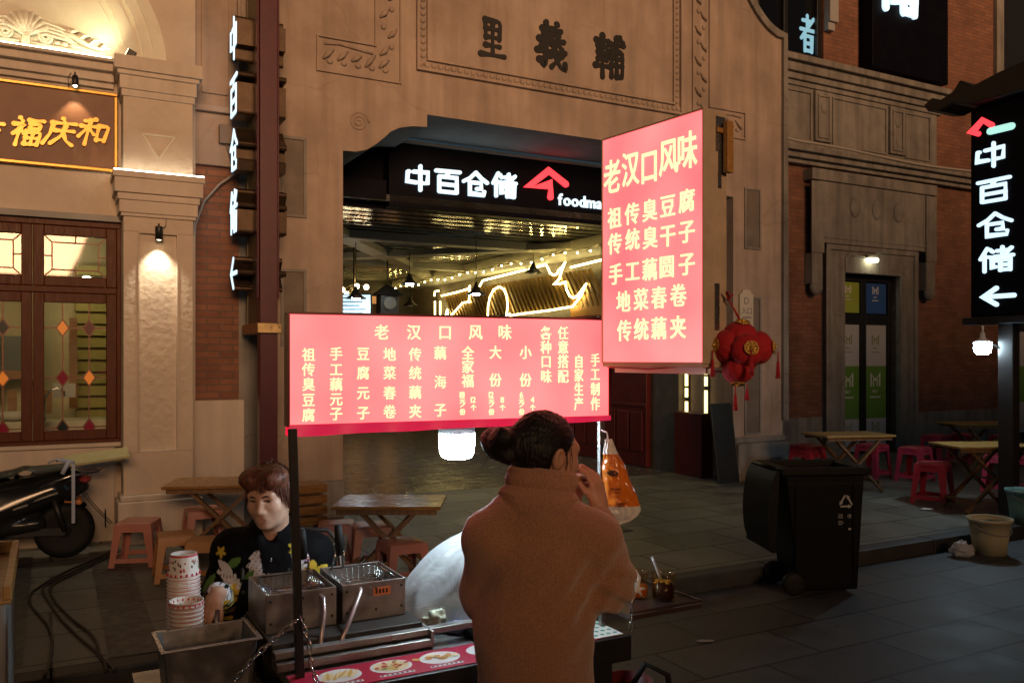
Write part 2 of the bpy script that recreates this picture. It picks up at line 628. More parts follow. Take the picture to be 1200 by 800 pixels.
def put_line(mb, text, x, z, h, y, bold=0.0, depth=0.003, align='l', sx=1.0, italic=0.0):   # latin letters
    gs = []
    adv = 0
    for ch in text:
        if ch == ' ':
            adv += 0.3
            continue
        vs, fs, a, b = glyph(ch, bold)
        gs.append((vs, fs, adv - a))
        adv += (b - a) + 0.07
    tot = adv * h * sx
    x0 = x - (tot / 2 if align == 'c' else tot if align == 'r' else 0)
    for vs, fs, dx in gs:
        mb.add([(x0 + (v[0] + dx + italic * v[1]) * h * sx, y + (0.5 if v[2] < 0 else -0.5) * depth, z + v[1] * h) for v in vs], fs)


def ribbon(mb, pts, ws, y0, y1):                 # a brush stroke: an outline with rounded ends, given thickness
    P = [Vector((p[0], p[1])) for p in pts]
    n = len(P)
    L, R = [], []
    for i in range(n):
        d = P[min(i + 1, n - 1)] - P[max(i - 1, 0)]
        d = d.normalized() if d.length else Vector((1, 0))
        q = Vector((-d.y, d.x))
        k = 1.0
        if 0 < i < n - 1:
            d1 = (P[i] - P[i - 1]).normalized()
            k = 1 / max(0.6, abs(d1.dot(d)))
        L.append(P[i] + q * ws[i] * k)
        R.append(P[i] - q * ws[i] * k)
    d0 = (P[1] - P[0]).normalized()
    d1 = (P[-1] - P[-2]).normalized()

    def cap(c, d, w, sgn):
        q = Vector((-d.y, d.x))
        return [c + d * math.sin(a) * w - q * math.cos(a) * w for a in (0.5, 1.05, 1.57, 2.1, 2.64)] if sgn > 0 else \
               [c - d * math.sin(a) * w + q * math.cos(a) * w for a in (0.5, 1.05, 1.57, 2.1, 2.64)]
    front = []
    m = len(mb.v)
    seg = [(L[i], R[i]) for i in range(n)]
    vs, fs = [], []
    for l, r in seg:
        vs += [(l.x, y0, l.y), (r.x, y0, r.y), (l.x, y1, l.y), (r.x, y1, r.y)]
    for i in range(n - 1):
        a, b = i * 4, i * 4 + 4
        fs += [(a, a + 1, b + 1, b), (a + 2, b + 2, b + 3, a + 3), (a, b, b + 2, a + 2), (a + 1, a + 3, b + 3, b + 1)]
    for (c, d, w, sgn, base, l, r) in ((P[-1], d1, ws[-1], 1, (n - 1) * 4, L[-1], R[-1]), (P[0], d0, ws[0], -1, 0, L[0], R[0])):
        cp = cap(c, d, w, sgn)
        k = len(vs)
        vs += [(p.x, y0, p.y) for p in cp] + [(p.x, y1, p.y) for p in cp]
        if sgn > 0:
            f = [base + 1] + [k + j for j in range(5)] + [base]
            g = [base + 3] + [k + 5 + j for j in range(5)] + [base + 2]
        else:
            f = [base] + [k + j for j in range(5)] + [base + 1]
            g = [base + 2] + [k + 5 + j for j in range(5)] + [base + 3]
        fs += [tuple(f), tuple(reversed(g))]
        for j in range(len(f) - 1):
            fs.append((f[j], f[j + 1], g[j + 1], g[j]))
    mb.add(vs, fs)


def _bez(pts, n=5):                              # soften a polyline
    if len(pts) < 3:
        (x0, z0), (x1, z1) = pts
        return [(x0 + (x1 - x0) * i / n, z0 + (z1 - z0) * i / n) for i in range(n + 1)]
    out = [pts[0]]
    for i in range(1, len(pts) - 1):
        a, b, c = Vector(pts[i - 1]), Vector(pts[i]), Vector(pts[i + 1])
        p, q = b + (a - b) * 0.22, b + (c - b) * 0.22
        out += [tuple(p), tuple((p + q) / 2 * 0.5 + b * 0.5), tuple(q)]
    out.append(pts[-1])
    return out


BRUSH = {
    '里': [[(22, 92), (25, 48)], [(22, 91), (79, 91), (75, 48)], [(25, 71), (75, 71)], [(26, 51), (74, 51)], [(50, 90), (50, 10)], [(24, 31), (76, 31)], [(6, 8), (94, 9)]],
    '義': [[(33, 99), (40, 89)], [(67, 99), (59, 89)], [(20, 86), (80, 86)], [(26, 75), (74, 75)], [(10, 63), (90, 64)], [(50, 87), (50, 64)], [(44, 57), (16, 49)],
          [(4, 38), (94, 40)], [(30, 54), (31, 6), (20, 11)], [(10, 18), (48, 29)], [(57, 58), (62, 30), (78, 8), (95, 3), (94, 16)], [(83, 33), (50, 6)], [(72, 57), (83, 47)]],
    '輔': [[(6, 86), (46, 87)], [(12, 74), (14, 42)], [(12, 74), (42, 74), (40, 42)], [(13, 58), (40, 58)], [(13, 43), (40, 43)], [(3, 27), (49, 28)], [(26, 98), (26, 2)],
          [(51, 82), (97, 83)], [(74, 98), (74, 6)], [(57, 66), (56, 6)], [(57, 66), (93, 66), (93, 10), (84, 8)], [(57, 50), (92, 50)], [(57, 34), (92, 34)], [(84, 99), (94, 90)]],
    '福': [[(20, 99), (29, 89)], [(5, 76), (40, 78), (10, 40)], [(26, 58), (26, 0)], [(32, 55), (43, 44)], [(50, 94), (96, 95)], [(57, 82), (59, 64)], [(57, 82), (90, 82), (87, 64)], [(59, 65), (87, 65)],
          [(50, 52), (52, 5)], [(50, 52), (96, 52), (93, 5)], [(52, 29), (93, 29)], [(52, 6), (93, 6)], [(72, 52), (72, 6)]],
    '庆': [[(48, 99), (55, 88)], [(16, 82), (94, 84)], [(21, 82), (18, 40), (2, 2)], [(32, 54), (92, 56)], [(62, 74), (56, 36), (26, 4)], [(60, 44), (75, 18), (97, 4)]],
    '和': [[(46, 97), (12, 88)], [(3, 68), (54, 69)], [(30, 92), (30, 0)], [(28, 66), (3, 28)], [(33, 58), (52, 40)], [(62, 74), (65, 18)], [(62, 74), (96, 74), (91, 18)], [(65, 22), (91, 22)]],
    '吉': [[(10, 84), (90, 84)], [(50, 98), (50, 62)], [(22, 60), (80, 61)], [(22, 42), (25, 6)], [(22, 42), (80, 42), (76, 6)], [(24, 8), (76, 8)]],
}


def brush_char(mb, ch, cx, cz, w, h, y, wt=5.2, depth=0.02, italic=0.0):
    for k, st in enumerate(BRUSH[ch]):
        pts = _bez(st)
        n = len(pts)
        ws = []
        for i in range(n):
            f = i / (n - 1)
            ws.append(wt * (1.15 - 0.55 * math.sin(PI * f) * 0.8 - 0.25 * f) / 100 * (w + h) / 2)
        P = [(cx + ((p[0] - 50) / 100 + italic * (p[1] - 50) / 100) * w, cz + (p[1] - 50) / 100 * h) for p in pts]
        ribbon(mb, P, ws, y - depth - 0.0004 * k, y)


LOGO = {   # the rounded shop lettering, as strokes of even width
    '中': [[(8, 72), (6, 34), (40, 32)], [(30, 74), (84, 76), (82, 32), (62, 32)], [(55, 98), (55, 4)], [(8, 72), (14, 72)]],
    '百': [[(4, 90), (96, 92)], [(54, 90), (44, 70)], [(16, 68), (16, 8)], [(16, 68), (84, 68), (84, 8)], [(16, 38), (84, 38)], [(16, 8), (84, 8)]],
    '仓': [[(52, 98), (30, 74), (4, 58)], [(52, 98), (74, 76), (98, 60)], [(28, 56), (74, 56), (74, 32), (56, 32)], [(28, 56), (28, 10), (86, 8), (86, 22)]],
    '储': [[(24, 98), (4, 56)], [(16, 72), (16, 4)], [(32, 92), (40, 82)], [(28, 62), (40, 62), (38, 12), (48, 20)], [(52, 84), (86, 84)], [(68, 98), (68, 62)], [(46, 62), (98, 62)], [(94, 92), (50, 44)],
          [(62, 46), (62, 4)], [(62, 46), (90, 46), (90, 4)], [(62, 26), (90, 26)], [(62, 6), (90, 6)]],
    '者': [[(20, 84), (80, 84)], [(50, 98), (50, 60)], [(6, 60), (96, 60)], [(92, 92), (10, 36)], [(34, 44), (34, 4)], [(34, 44), (80, 44), (80, 4)], [(34, 25), (80, 25)], [(34, 6), (80, 6)]],
    '<': [[(46, 84), (10, 50), (46, 16)], [(12, 50), (92, 50)]],
}


def logo_char(mb, ch, cx, cz, w, h, y, wt=5.0, depth=0.02, mirror=False):
    for k, st in enumerate(LOGO[ch]):
        P = [(cx + (p[0] - 50) / 100 * w * (-1 if mirror else 1), cz + (p[1] - 50) / 100 * h) for p in st]
        ribbon(mb, P, [wt / 100 * min(w, h)] * len(P), y - depth - 0.0004 * k, y)


# ------------------------------------------------------------------ organic surfaces (smooth unions of tapered limbs and ellipsoids, meshed by surface nets)
def _rot(e):
    return np.array(Euler(e).to_matrix()) if e is not None else None


def limb(a, b, ra, rb, k=0.03, op='+', sc=(1, 1, 1)):
    return ('L', np.array(a, float), np.array(b, float), ra, rb, k, op, np.array(sc, float))


def ell(c, r, k=0.03, op='+', rot=None):
    r = (r, r, r) if isinstance(r, (int, float)) else r
    return ('E', np.array(c, float), np.array(r, float), _rot(rot), None, k, op, None)


def xf(prims, M):                              # rigid move of a list of primitives
    out = []
    R = np.array(M.to_3x3())
    for p in prims:
        if p[0] == 'L':
            out.append(('L', np.array(M @ Vector(p[1])), np.array(M @ Vector(p[2]))) + p[3:])
        else:
            rr = p[3] if p[3] is not None else np.eye(3)
            out.append(('E', np.array(M @ Vector(p[1])), p[2], R @ rr) + p[4:])
    return out


def sdf_arrays(prims, res):
    lo, hi = np.full(3, 1e9), np.full(3, -1e9)
    for p in prims:
        if p[6] == '-':
            continue
        if p[0] == 'L':
            r = max(p[3], p[4]) * 1.6
            for q in (p[1], p[2]):
                lo = np.minimum(lo, q - r)
                hi = np.maximum(hi, q + r)
        else:
            r = p[2].max()
            lo = np.minimum(lo, p[1] - r)
            hi = np.maximum(hi, p[1] + r)
    lo -= res * 3 + 0.01
    hi += res * 3 + 0.01
    n = np.ceil((hi - lo) / res).astype(int) + 1
    F = np.full(n, 1.0, np.float32)
    for p in prims:
        k = p[5]
        if p[0] == 'L':
            r = max(p[3], p[4]) * (1.0 if p[7] is None else max(1.0, p[7].max()))
            plo, phi = np.minimum(p[1], p[2]) - r, np.maximum(p[1], p[2]) + r
        else:
            r = p[2].max()
            plo, phi = p[1] - r, p[1] + r
        m = k + res * 3 + 0.012
        i0 = np.maximum(((plo - m - lo) / res).astype(int), 0)
        i1 = np.minimum(((phi + m - lo) / res).astype(int) + 2, n)
        if np.any(i1 <= i0):
            continue
        ax = [(lo[d] + np.arange(i0[d], i1[d]) * res).astype(np.float32) for d in range(3)]
        X, Y, Z = np.meshgrid(*ax, indexing='ij')
        if p[0] == 'L':
            s = p[7]
            a, b = p[1], p[2]
            ab = b - a
            L2 = max(ab.dot(ab), 1e-9)
            t = np.clip(((X - a[0]) * ab[0] + (Y - a[1]) * ab[1] + (Z - a[2]) * ab[2]) / L2, 0, 1)
            dx, dy, dz = (X - a[0] - t * ab[0]) / s[0], (Y - a[1] - t * ab[1]) / s[1], (Z - a[2] - t * ab[2]) / s[2]
            d = (np.sqrt(dx * dx + dy * dy + dz * dz) - (p[3] + (p[4] - p[3]) * t)) * float(s.min())
        else:
            c, r3, R = p[1], p[2], p[3]
            x, y, z = X - c[0], Y - c[1], Z - c[2]
            if R is not None:
                x, y, z = (R[0, 0] * x + R[1, 0] * y + R[2, 0] * z, R[0, 1] * x + R[1, 1] * y + R[2, 1] * z, R[0, 2] * x + R[1, 2] * y + R[2, 2] * z)
            k0 = np.sqrt((x / r3[0]) ** 2 + (y / r3[1]) ** 2 + (z / r3[2]) ** 2)
            k1 = np.sqrt((x / r3[0] ** 2) ** 2 + (y / r3[1] ** 2) ** 2 + (z / r3[2] ** 2) ** 2) + 1e-6
            d = k0 * (k0 - 1) / k1
        sl = tuple(slice(i0[d_], i1[d_]) for d_ in range(3))
        A = F[sl]
        if p[6] == '+':
            h = np.maximum(k - np.abs(A - d), 0) / k
            F[sl] = np.minimum(A, d) - h * h * k * 0.25
        else:
            d = -d
            h = np.maximum(k - np.abs(A - d), 0) / k
            F[sl] = np.maximum(A, d) + h * h * k * 0.25
    # surface nets
    S = F < 0
    nx, ny, nz = F.shape
    cnt = np.zeros((nx - 1, ny - 1, nz - 1), np.int8)
    for dx in (0, 1):
        for dy in (0, 1):
            for dz in (0, 1):
                cnt += S[dx:nx - 1 + dx, dy:ny - 1 + dy, dz:nz - 1 + dz]
    act = (cnt > 0) & (cnt < 8)
    idx = np.full(act.shape, -1, np.int64)
    I = np.argwhere(act)
    idx[act] = np.arange(len(I))
    acc = np.zeros((len(I), 3))
    num = np.zeros(len(I))
    corners = [(a, b, c) for a in (0, 1) for b in (0, 1) for c in (0, 1)]
    for ca in corners:
        for d in range(3):
            if ca[d] == 0:
                cb = list(ca)
                cb[d] = 1
                fa = F[I[:, 0] + ca[0], I[:, 1] + ca[1], I[:, 2] + ca[2]]
                fb = F[I[:, 0] + cb[0], I[:, 1] + cb[1], I[:, 2] + cb[2]]
                cr = (fa < 0) != (fb < 0)
                t = np.where(cr, fa / np.where(cr, fa - fb, 1), 0)
                pt = np.tile(np.array(ca, float), (len(I), 1))
                pt[:, d] += t
                acc[cr] += pt[cr]
                num[cr] += 1
    V = lo + (I + acc / num[:, None]) * res
    faces = []
    for d in range(3):
        e1, e2 = [(1, 2), (2, 0), (0, 1)][d]
        sl0 = [slice(None)] * 3
        sl1 = [slice(None)] * 3
        sl0[d] = slice(0, -1)
        sl1[d] = slice(1, None)
        A, B = S[tuple(sl0)], S[tuple(sl1)]
        for flip, msk in ((False, A & ~B), (True, ~A & B)):
            E = np.argwhere(msk)
            ok = np.ones(len(E), bool)
            for q in (e1, e2):
                ok &= (E[:, q] >= 1) & (E[:, q] < F.shape[q] - 1)
            E = E[ok]
            o1 = np.zeros(3, int)
            o1[e1] = 1
            o2 = np.zeros(3, int)
            o2[e2] = 1
            q = [E - o1 - o2, E - o2, E, E - o1]
            ids = np.stack([idx[k[:, 0], k[:, 1], k[:, 2]] for k in q], 1)
            if flip:
                ids = ids[:, ::-1]
            faces.append(ids)
    Fc = np.concatenate(faces)
    Fc = Fc[(Fc >= 0).all(1)]
    return V, Fc


def smooth_verts(V, Fc, it=2, lam=0.5):
    e = np.concatenate([Fc[:, [0, 1]], Fc[:, [1, 2]], Fc[:, [2, 3]], Fc[:, [3, 0]]])
    e = np.concatenate([e, e[:, ::-1]])
    n = len(V)
    deg = np.bincount(e[:, 0], minlength=n).astype(float)[:, None]
    deg[deg == 0] = 1
    for _ in range(it):
        S = np.stack([np.bincount(e[:, 0], weights=V[e[:, 1], d], minlength=n) for d in range(3)], 1)
        V = V + lam * (S / deg - V)
    return V


def sdf_mesh(name, prims, res, mats, parent=None, smooth=2, disp=None, paint=None, label=None):
    V, Fc = sdf_arrays(prims, res)
    V = smooth_verts(V, Fc, smooth)
    me = bpy.data.meshes.new(name)
    me.vertices.add(len(V))
    me.loops.add(Fc.size)
    me.polygons.add(len(Fc))
    me.vertices.foreach_set('co', V.astype(np.float32).ravel())
    me.loops.foreach_set('vertex_index', Fc.astype(np.int32).ravel())
    me.polygons.foreach_set('loop_start', np.arange(0, Fc.size, 4, dtype=np.int32))
    me.polygons.foreach_set('use_smooth', np.ones(len(Fc), bool))
    me.update(calc_edges=True)
    if disp:
        nrm = np.empty(len(V) * 3, np.float32)
        me.vertices.foreach_get('normal', nrm)
        nrm = nrm.reshape(-1, 3)
        dv = np.array([disp(Vector(v)) for v in V])
        V = V + nrm * dv[:, None]
        V = smooth_verts(V, Fc, 1)
        me.vertices.foreach_set('co', V.astype(np.float32).ravel())
        me.update()
    if paint is not None:                       # printed cloth pattern: a colour per point
        col = paint(V, nrm if disp else None)
        at = me.color_attributes.new('print', 'FLOAT_COLOR', 'POINT')
        at.data.foreach_set('color', col.astype(np.float32).ravel())
    o = link_mesh(name, me, mats, parent, fix=False)
    if label:
        o['label'] = label
    return o

# ================================================================== SETTING: road, kerb, pavement
def struct(name, mb, m, parent=None, rotz=TH, label=None, bev=0):
    o = part(name, mb, m, None, rotz=rotz, bev=bev)
    o['kind'] = 'structure'
    o['label'] = label
    o['category'] = name.replace('_', ' ')
    return o


KT = 4.95
mb = MB()
mb.add([(-30, -40, 0), (60, -40, 0), (60, KT + 0.15, 0), (-30, KT + 0.15, 0)], [(0, 1, 2, 3)])
struct('road', mb, M['road'], label='dark damp stone paved roadway in front of the kerb')
mb = MB()
mb.add([(-30, KT + 0.16, 0.12), (60, KT + 0.16, 0.12), (60, 40, 0.12), (-30, 40, 0.12)], [(0, 1, 2, 3)])
struct('pavement', mb, M['pave'], label='worn rectangular stone slabs of the pavement along the facades')
mb = MB()
for i in range(60):
    s0 = -28 + i * 1.0
    mb.box(s0 + 0.004, s0 + 0.996, KT, KT + 0.158, -0.05, 0.123)
struct('kerb', mb, M['kerb'], label='dark granite kerb between roadway and pavement', bev=0.012)
mb = MB()
mb.add([(-0.45, 5.2, 0.125), (-0.13, 5.2, 0.125), (-0.13, 8.05, 0.125), (-0.45, 8.05, 0.125)], [(0, 1, 2, 3)])
mb.add([(0.28, KT + 0.17, 0.125), (0.55, KT + 0.17, 0.125), (0.55, 8.0, 0.125), (0.28, 8.0, 0.125)], [(0, 1, 2, 3)])
struct('paving_band', mb, M['band'], label='darker rough paving band crossing the pavement slabs')

DC = thing('drain_cover', 'square steel drain cover set into the pavement before the arch', 'drain cover', W(4.55, 6.85, 0.121), TH)
mb = MB()
mb.box(-0.30, 0.30, -0.30, 0.30, 0.0, 0.006)
part('frame', mb, M['kerb'], DC)
mb = MB()
mb.box(-0.27, 0.27, -0.27, 0.27, 0.0062, 0.009)
for i in range(7):
    mb.box(-0.24, 0.24, -0.24 + i * 0.075, -0.21 + i * 0.075, 0.0092, 0.012)
part('plate', mb, mat('worn_cover_steel', (0.10, 0.10, 0.095), 0.45, metal=0.6, var=0.4), DC)

# ================================================================== RESTAURANT (cream building at the corner)
RB = thing('restaurant_building', 'cream stucco restaurant front with arched relief, pilaster and wooden stained glass window', 'building', (0, 0, 0), TH)
WX0, WX1, WZ0, WZ1 = -1.55, 0.56, 1.0, 2.97
mb = MB()
mb.prism([(-8, 0.12), (1.20, 0.12), (1.20, 8.5), (-8, 8.5)], 8.5, 8.75, holes=[[(WX0, WZ0), (WX1, WZ0), (WX1, WZ1), (WX0, WZ1)]])
part('wall', mb, M['cream'], RB)
mb = MB()
mb.box(-8, 0.50, 8.44, 8.497, 0.12, 0.98)
part('plinth', mb, M['creamsmooth'], RB)
mb = MB()
mb.box(-8, 0.555, 8.40, 8.56, 0.965, 1.0)
part('window_sill', mb, M['creamsmooth'], RB, bev=0.008)
mb = MB()
mb.box(-8, 0.57, 8.43, 8.50, 2.975, 3.03)
part('lintel', mb, M['soffit'], RB)
# cornice above the sign
mb = MB()
for z0, z1, d in ((4.17, 4.22, 8.46), (4.22, 4.30, 8.42), (4.30, 4.37, 8.36), (4.37, 4.40, 8.31)):
    mb.box(-8, 0.50, d, 8.497, z0, z1)
part('cornice', mb, M['creamsmooth'], RB, bev=0.006)
# pilaster with recessed panel
PX0, PX1 = 0.56, 1.14
mb = MB()
pz0, pz1 = 0.92, 2.87
mb.box(PX0, PX1, 8.20, 8.497, 0.55, pz0)
mb.box(PX0, PX1, 8.20, 8.497, pz1, 3.0)
mb.box(PX0, 0.68, 8.20, 8.497, pz0, pz1)
mb.box(1.01, PX1, 8.20, 8.497, pz0, pz1)
mb.box(0.68, 1.01, 8.235, 8.497, pz0, pz1)
part('pilaster', mb, M['cream'], RB, bev=0.006)
mb = MB()
for x0, x1, z0, z1 in ((0.68, 0.69, pz0, pz1), (1.0, 1.01, pz0, pz1), (0.69, 1.0, pz0, pz0 + 0.01), (0.69, 1.0, pz1 - 0.01, pz1)):
    mb.box(x0, x1, 8.193, 8.24, z0, z1)
part('panel_bead', mb, M['creamsmooth'], RB)
mb = MB()
for z0, z1, d in ((0.12, 0.50, 0.10), (0.50, 0.55, 0.08)):
    mb.box(PX0 - d + 0.05, PX1 + d - 0.03, 8.20 - d * 0.9, 8.497, z0, z1)
part('pilaster_base', mb, M['creamsmooth'], RB, bev=0.012)
mb = MB()
for z0, z1, d in ((3.0, 3.03, 0.02), (3.03, 3.14, 0.035), (3.14, 3.20, 0.05), (3.20, 3.33, 0.075), (3.33, 3.385, 0.09)):
    mb.box(PX0 - d, PX1 + d, 8.20 - d, 8.497, z0, z1)
part('lower_capital', mb, M['creamsmooth'], RB, bev=0.006)
mb = MB()
mb.box(PX0, PX1, 8.22, 8.497, 3.40, 4.06)
part('frieze_block', mb, M['cream'], RB, bev=0.006)
mb = MB()
tri = [(0.715, 3.74), (0.985, 3.74), (0.85, 3.53)]
for i in range(3):
    a, b = tri[i], tri[(i + 1) % 3]
    mb.bar((a[0], 8.213, a[1]), (b[0], 8.213, b[1]), 0.014, 0.014, up=(0, 1, 0))
part('triangle_moulding', mb, M['relief'], RB)
mb = MB()
for z0, z1, d in ((4.06, 4.12, 0.015), (4.12, 4.24, 0.03), (4.24, 4.28, 0.05), (4.28, 4.40, 0.075)):
    mb.box(PX0 - d, PX1 + d, 8.22 - d, 8.497, z0, z1)
part('upper_capital', mb, M['creamsmooth'], RB, bev=0.006)
# tympanum: arch mouldings and shell relief
ACX, ACZ = -0.40, 4.40
mb = MB()
for r0, r1, d in ((1.30, 1.345, 8.45), (1.235, 1.30, 8.42), (1.15, 1.235, 8.44), (1.10, 1.15, 8.465), (1.00, 1.10, 8.455), (0.95, 1.0, 8.475)):
    n = 40
    vs, fs = [], []
    for i in range(n + 1):
        a = PI * i / n
        for r in (r0, r1):
            for y in (d, 8.497):
                vs.append((ACX + r * math.cos(a), y, ACZ + r * math.sin(a) * 0.985))
    for i in range(n):
        b = i * 4
        q = b + 4
        fs += [(b, q, q + 2, b + 2), (b, b + 1, q + 1, q), (b + 2, q + 2, q + 3, b + 3), (b + 1, b + 3, q + 3, q + 1)]
    mb.add(vs, fs)
part('arch_moulding', mb, M['relief'], RB)
mb = MB()
vs = [(ACX + 0.95 * math.cos(PI * i / 40), 8.492, ACZ + 0.94 * math.sin(PI * i / 40)) for i in range(41)]
mb.add(vs, [tuple(range(41))])
part('tympanum', mb, M['relief'], RB)
mb = MB()
SX, SZ0 = -0.19, 4.50
for i in range(9):                             # shell lobes
    a = math.radians(20 + i * 17.5)
    e = (SX + 0.165 * math.cos(a), 8.455, SZ0 + 0.06 + 0.17 * math.sin(a))
    mb.tube([(SX, 8.47, SZ0 + 0.03), ((SX + e[0]) / 2, 8.452, (SZ0 + 0.04 + e[2]) / 2), e], [0.012, 0.022, 0.027], 8)
    mb.sphere(e, (0.026, 0.022, 0.024), 8, 6)
for sgn in (-1, 1):                            # scrolls and acanthus arms
    sp = []
    for i in range(26):
        a = i / 25 * 2.1 * 2 * PI
        r = 0.012 + 0.055 * (1 - i / 25)
        sp.append((SX + sgn * (0.155 + r * math.cos(a + 0.4)), 8.462, SZ0 + 0.045 + r * math.sin(a + 0.4)))
    mb.tube(sp, 0.014, 6)
    for k in range(4):
        z = SZ0 + 0.155 - k * 0.033
        mb.tube([(SX + sgn * (0.06 + 0.01 * k), 8.462, z - 0.02), (SX + sgn * 0.15, 8.452, z + 0.012), (SX + sgn * (0.25 + 0.02 * k), 8.458, z - 0.01), (SX + sgn * (0.36 + 0.015 * k), 8.47, z - 0.06)], [0.008, 0.017, 0.015, 0.005], 6)
    mb.tube([(SX + sgn * 0.25, 8.47, SZ0 + 0.13), (SX + sgn * 0.36, 8.455, SZ0 + 0.085), (SX + sgn * 0.47, 8.46, SZ0 + 0.03), (SX + sgn * 0.58, 8.465, SZ0 + 0.005), (SX + sgn * 0.66, 8.47, SZ0 + 0.03),
             (SX + sgn * 0.66, 8.475, SZ0 + 0.06), (SX + sgn * 0.62, 8.475, SZ0 + 0.06)], [0.012, 0.024, 0.02, 0.017, 0.012, 0.01, 0.006], 8)
    for k in range(4):
        x = SX + sgn * (0.31 + 0.085 * k)
        z = SZ0 + 0.10 - 0.028 * k
        mb.tube([(x, 8.462, z - 0.02), (x + sgn * 0.05, 8.452, z + 0.03), (x + sgn * 0.10, 8.47, z + 0.045)], [0.012, 0.018, 0.003], 6)
    for k in range(3):
        mb.sphere((SX + sgn * (0.24 + 0.06 * k), 8.465, SZ0 + 0.01 - 0.003 * k), (0.026, 0.02, 0.02), 8, 6)
    mb.tube([(SX + sgn * 0.05, 8.47, SZ0 - 0.02), (SX + sgn * 0.14, 8.46, SZ0 - 0.03), (SX + sgn * 0.42, 8.467, SZ0 - 0.035)], [0.014, 0.018, 0.006], 6)
for i in range(3):
    mb.tube([(SX + (i - 1) * 0.022, 8.468, SZ0 - 0.04), (SX + (i - 1) * 0.016, 8.458, SZ0 + 0.08)], [0.013, 0.011], 6)
part('shell_relief', mb, M['relief'], RB)
# the window: wooden frame, casements, leaded panes with lozenges
mb = MB()
mb.box(WX0, WX1, 8.48, 8.56, WZ1 - 0.05, WZ1)
mb.box(WX0, WX1, 8.48, 8.56, WZ0, WZ0 + 0.03)
mb.box(WX1 - 0.035, WX1, 8.48, 8.56, WZ0 + 0.03, WZ1 - 0.05)
mb.box(WX0, WX0 + 0.035, 8.48, 8.56, WZ0 + 0.03, WZ1 - 0.05)
mb.box(WX0 + 0.035, WX1 - 0.035, 8.483, 8.56, 2.33, 2.385)
wf = part('window', mb, M['frame'], RB, bev=0.005)
cols = [WX1 - 0.035 - i * 0.665 for i in range(4)]
leadm = MB()
glassm = MB()
loz = {k: MB() for k in range(4)}
LOZ = [mat('amber_glass', (0.75, 0.24, 0.03), 0.2, var=0.2, transm=0.0, emit=(0.9, 0.28, 0.03), estr=0.25), mat('ruby_glass', (0.16, 0.012, 0.02), 0.15, emit=(0.3, 0.01, 0.03), estr=0.12),  # slight emission stands in for room light through amber and ruby glass
       mat('dark_green_glass', (0.02, 0.03, 0.035), 0.15), mat('violet_brown_glass', (0.14, 0.06, 0.05), 0.15)]
pat = {0: [[0, 3], [1, 0], [2, 1]], 1: [[2], [0], [1]]}
for ci in range(3):
    x1 = cols[ci]
    x0 = x1 - 0.66
    sash = MB()
    for z0, z1 in ((WZ0 + 0.032, 2.328), (2.388, WZ1 - 0.052)):
        bw = 0.085
        sash.box(x0, x0 + bw, 8.492, 8.55, z0, z1)
        sash.box(x1 - bw, x1, 8.492, 8.55, z0, z1)
        sash.box(x0 + bw, x1 - bw, 8.494, 8.55, z0, z0 + bw)
        sash.box(x0 + bw, x1 - bw, 8.494, 8.55, z1 - bw, z1)
        gx0, gx1, gz0, gz1 = x0 + bw, x1 - bw, z0 + bw, z1 - bw
        glassm.add([(gx0, 8.525, gz0), (gx1, 8.525, gz0), (gx1, 8.525, gz1), (gx0, 8.525, gz1)], [(0, 1, 2, 3)])
        if z1 > 2.5:                           # toplight: inner rectangle and corner bars
            ix0, ix1, iz0, iz1 = gx0 + 0.06, gx1 - 0.06, gz0 + 0.06, gz1 - 0.06
            for a, b in (((ix0, iz0), (ix1, iz0)), ((ix1, iz0), (ix1, iz1)), ((ix1, iz1), (ix0, iz1)), ((ix0, iz1), (ix0, iz0)), ((gx0, gz0), (ix0, iz0)), ((gx1, gz0), (ix1, iz0)), ((gx1, gz1), (ix1, iz1)),
                         ((gx0, gz1), (ix0, iz1)), (((gx0 + gx1) / 2, iz1), ((gx0 + gx1) / 2, gz1)), (((gx0 + gx1) / 2, gz0), ((gx0 + gx1) / 2, iz0)), ((gx0, (gz0 + gz1) / 2), (ix0, (gz0 + gz1) / 2)), ((gx1, (gz0 + gz1) / 2), (ix1, (gz0 + gz1) / 2))):
                leadm.bar((a[0], 8.521, a[1]), (b[0], 8.521, b[1]), 0.012, 0.011, up=(0, 1, 0))
        else:
            nc = 2 if ci == 0 else 2
            vx = [gx0 + (gx1 - gx0) * f for f in (0.29, 0.72)]
            hz = [2.02, 1.58, 1.14]
            for x in vx:
                leadm.bar((x, 8.521, gz0), (x, 8.521, gz1), 0.012, 0.011, up=(0, 1, 0))
            for z in hz:
                z = min(max(z, gz0), gz1)
                leadm.bar((gx0, 8.5205, z), (gx1, 8.5205, z), 0.012, 0.011, up=(0, 1, 0))
            for xi, x in enumerate(vx):
                for zi, z in enumerate(hz):
                    if z < gz0 + 0.02:
                        z = gz0 + 0.09
                    k = [[0, 1, 2], [3, 0, 1]][xi][zi] if ci != 1 else [[2, 0, 1], [2, 0, 1]][xi][zi]
                    d = [(x - 0.05, z), (x, z - 0.075), (x + 0.05, z), (x, z + 0.075)]
                    loz[k].prism(d, 8.512, 8.519)
                    for q in range(4):
                        a, b = d[q], d[(q + 1) % 4]
                        leadm.bar((a[0], 8.514, a[1]), (b[0], 8.514, b[1]), 0.011, 0.016, up=(0, 1, 0))
    part('sash', sash, M['frame'], wf, bev=0.006)
part('pane', glassm, M['glass'], wf)
part('lead_came', leadm, M['lead'], wf)
for k in range(4):
    part('lozenge', loz[k], LOZ[k], wf)
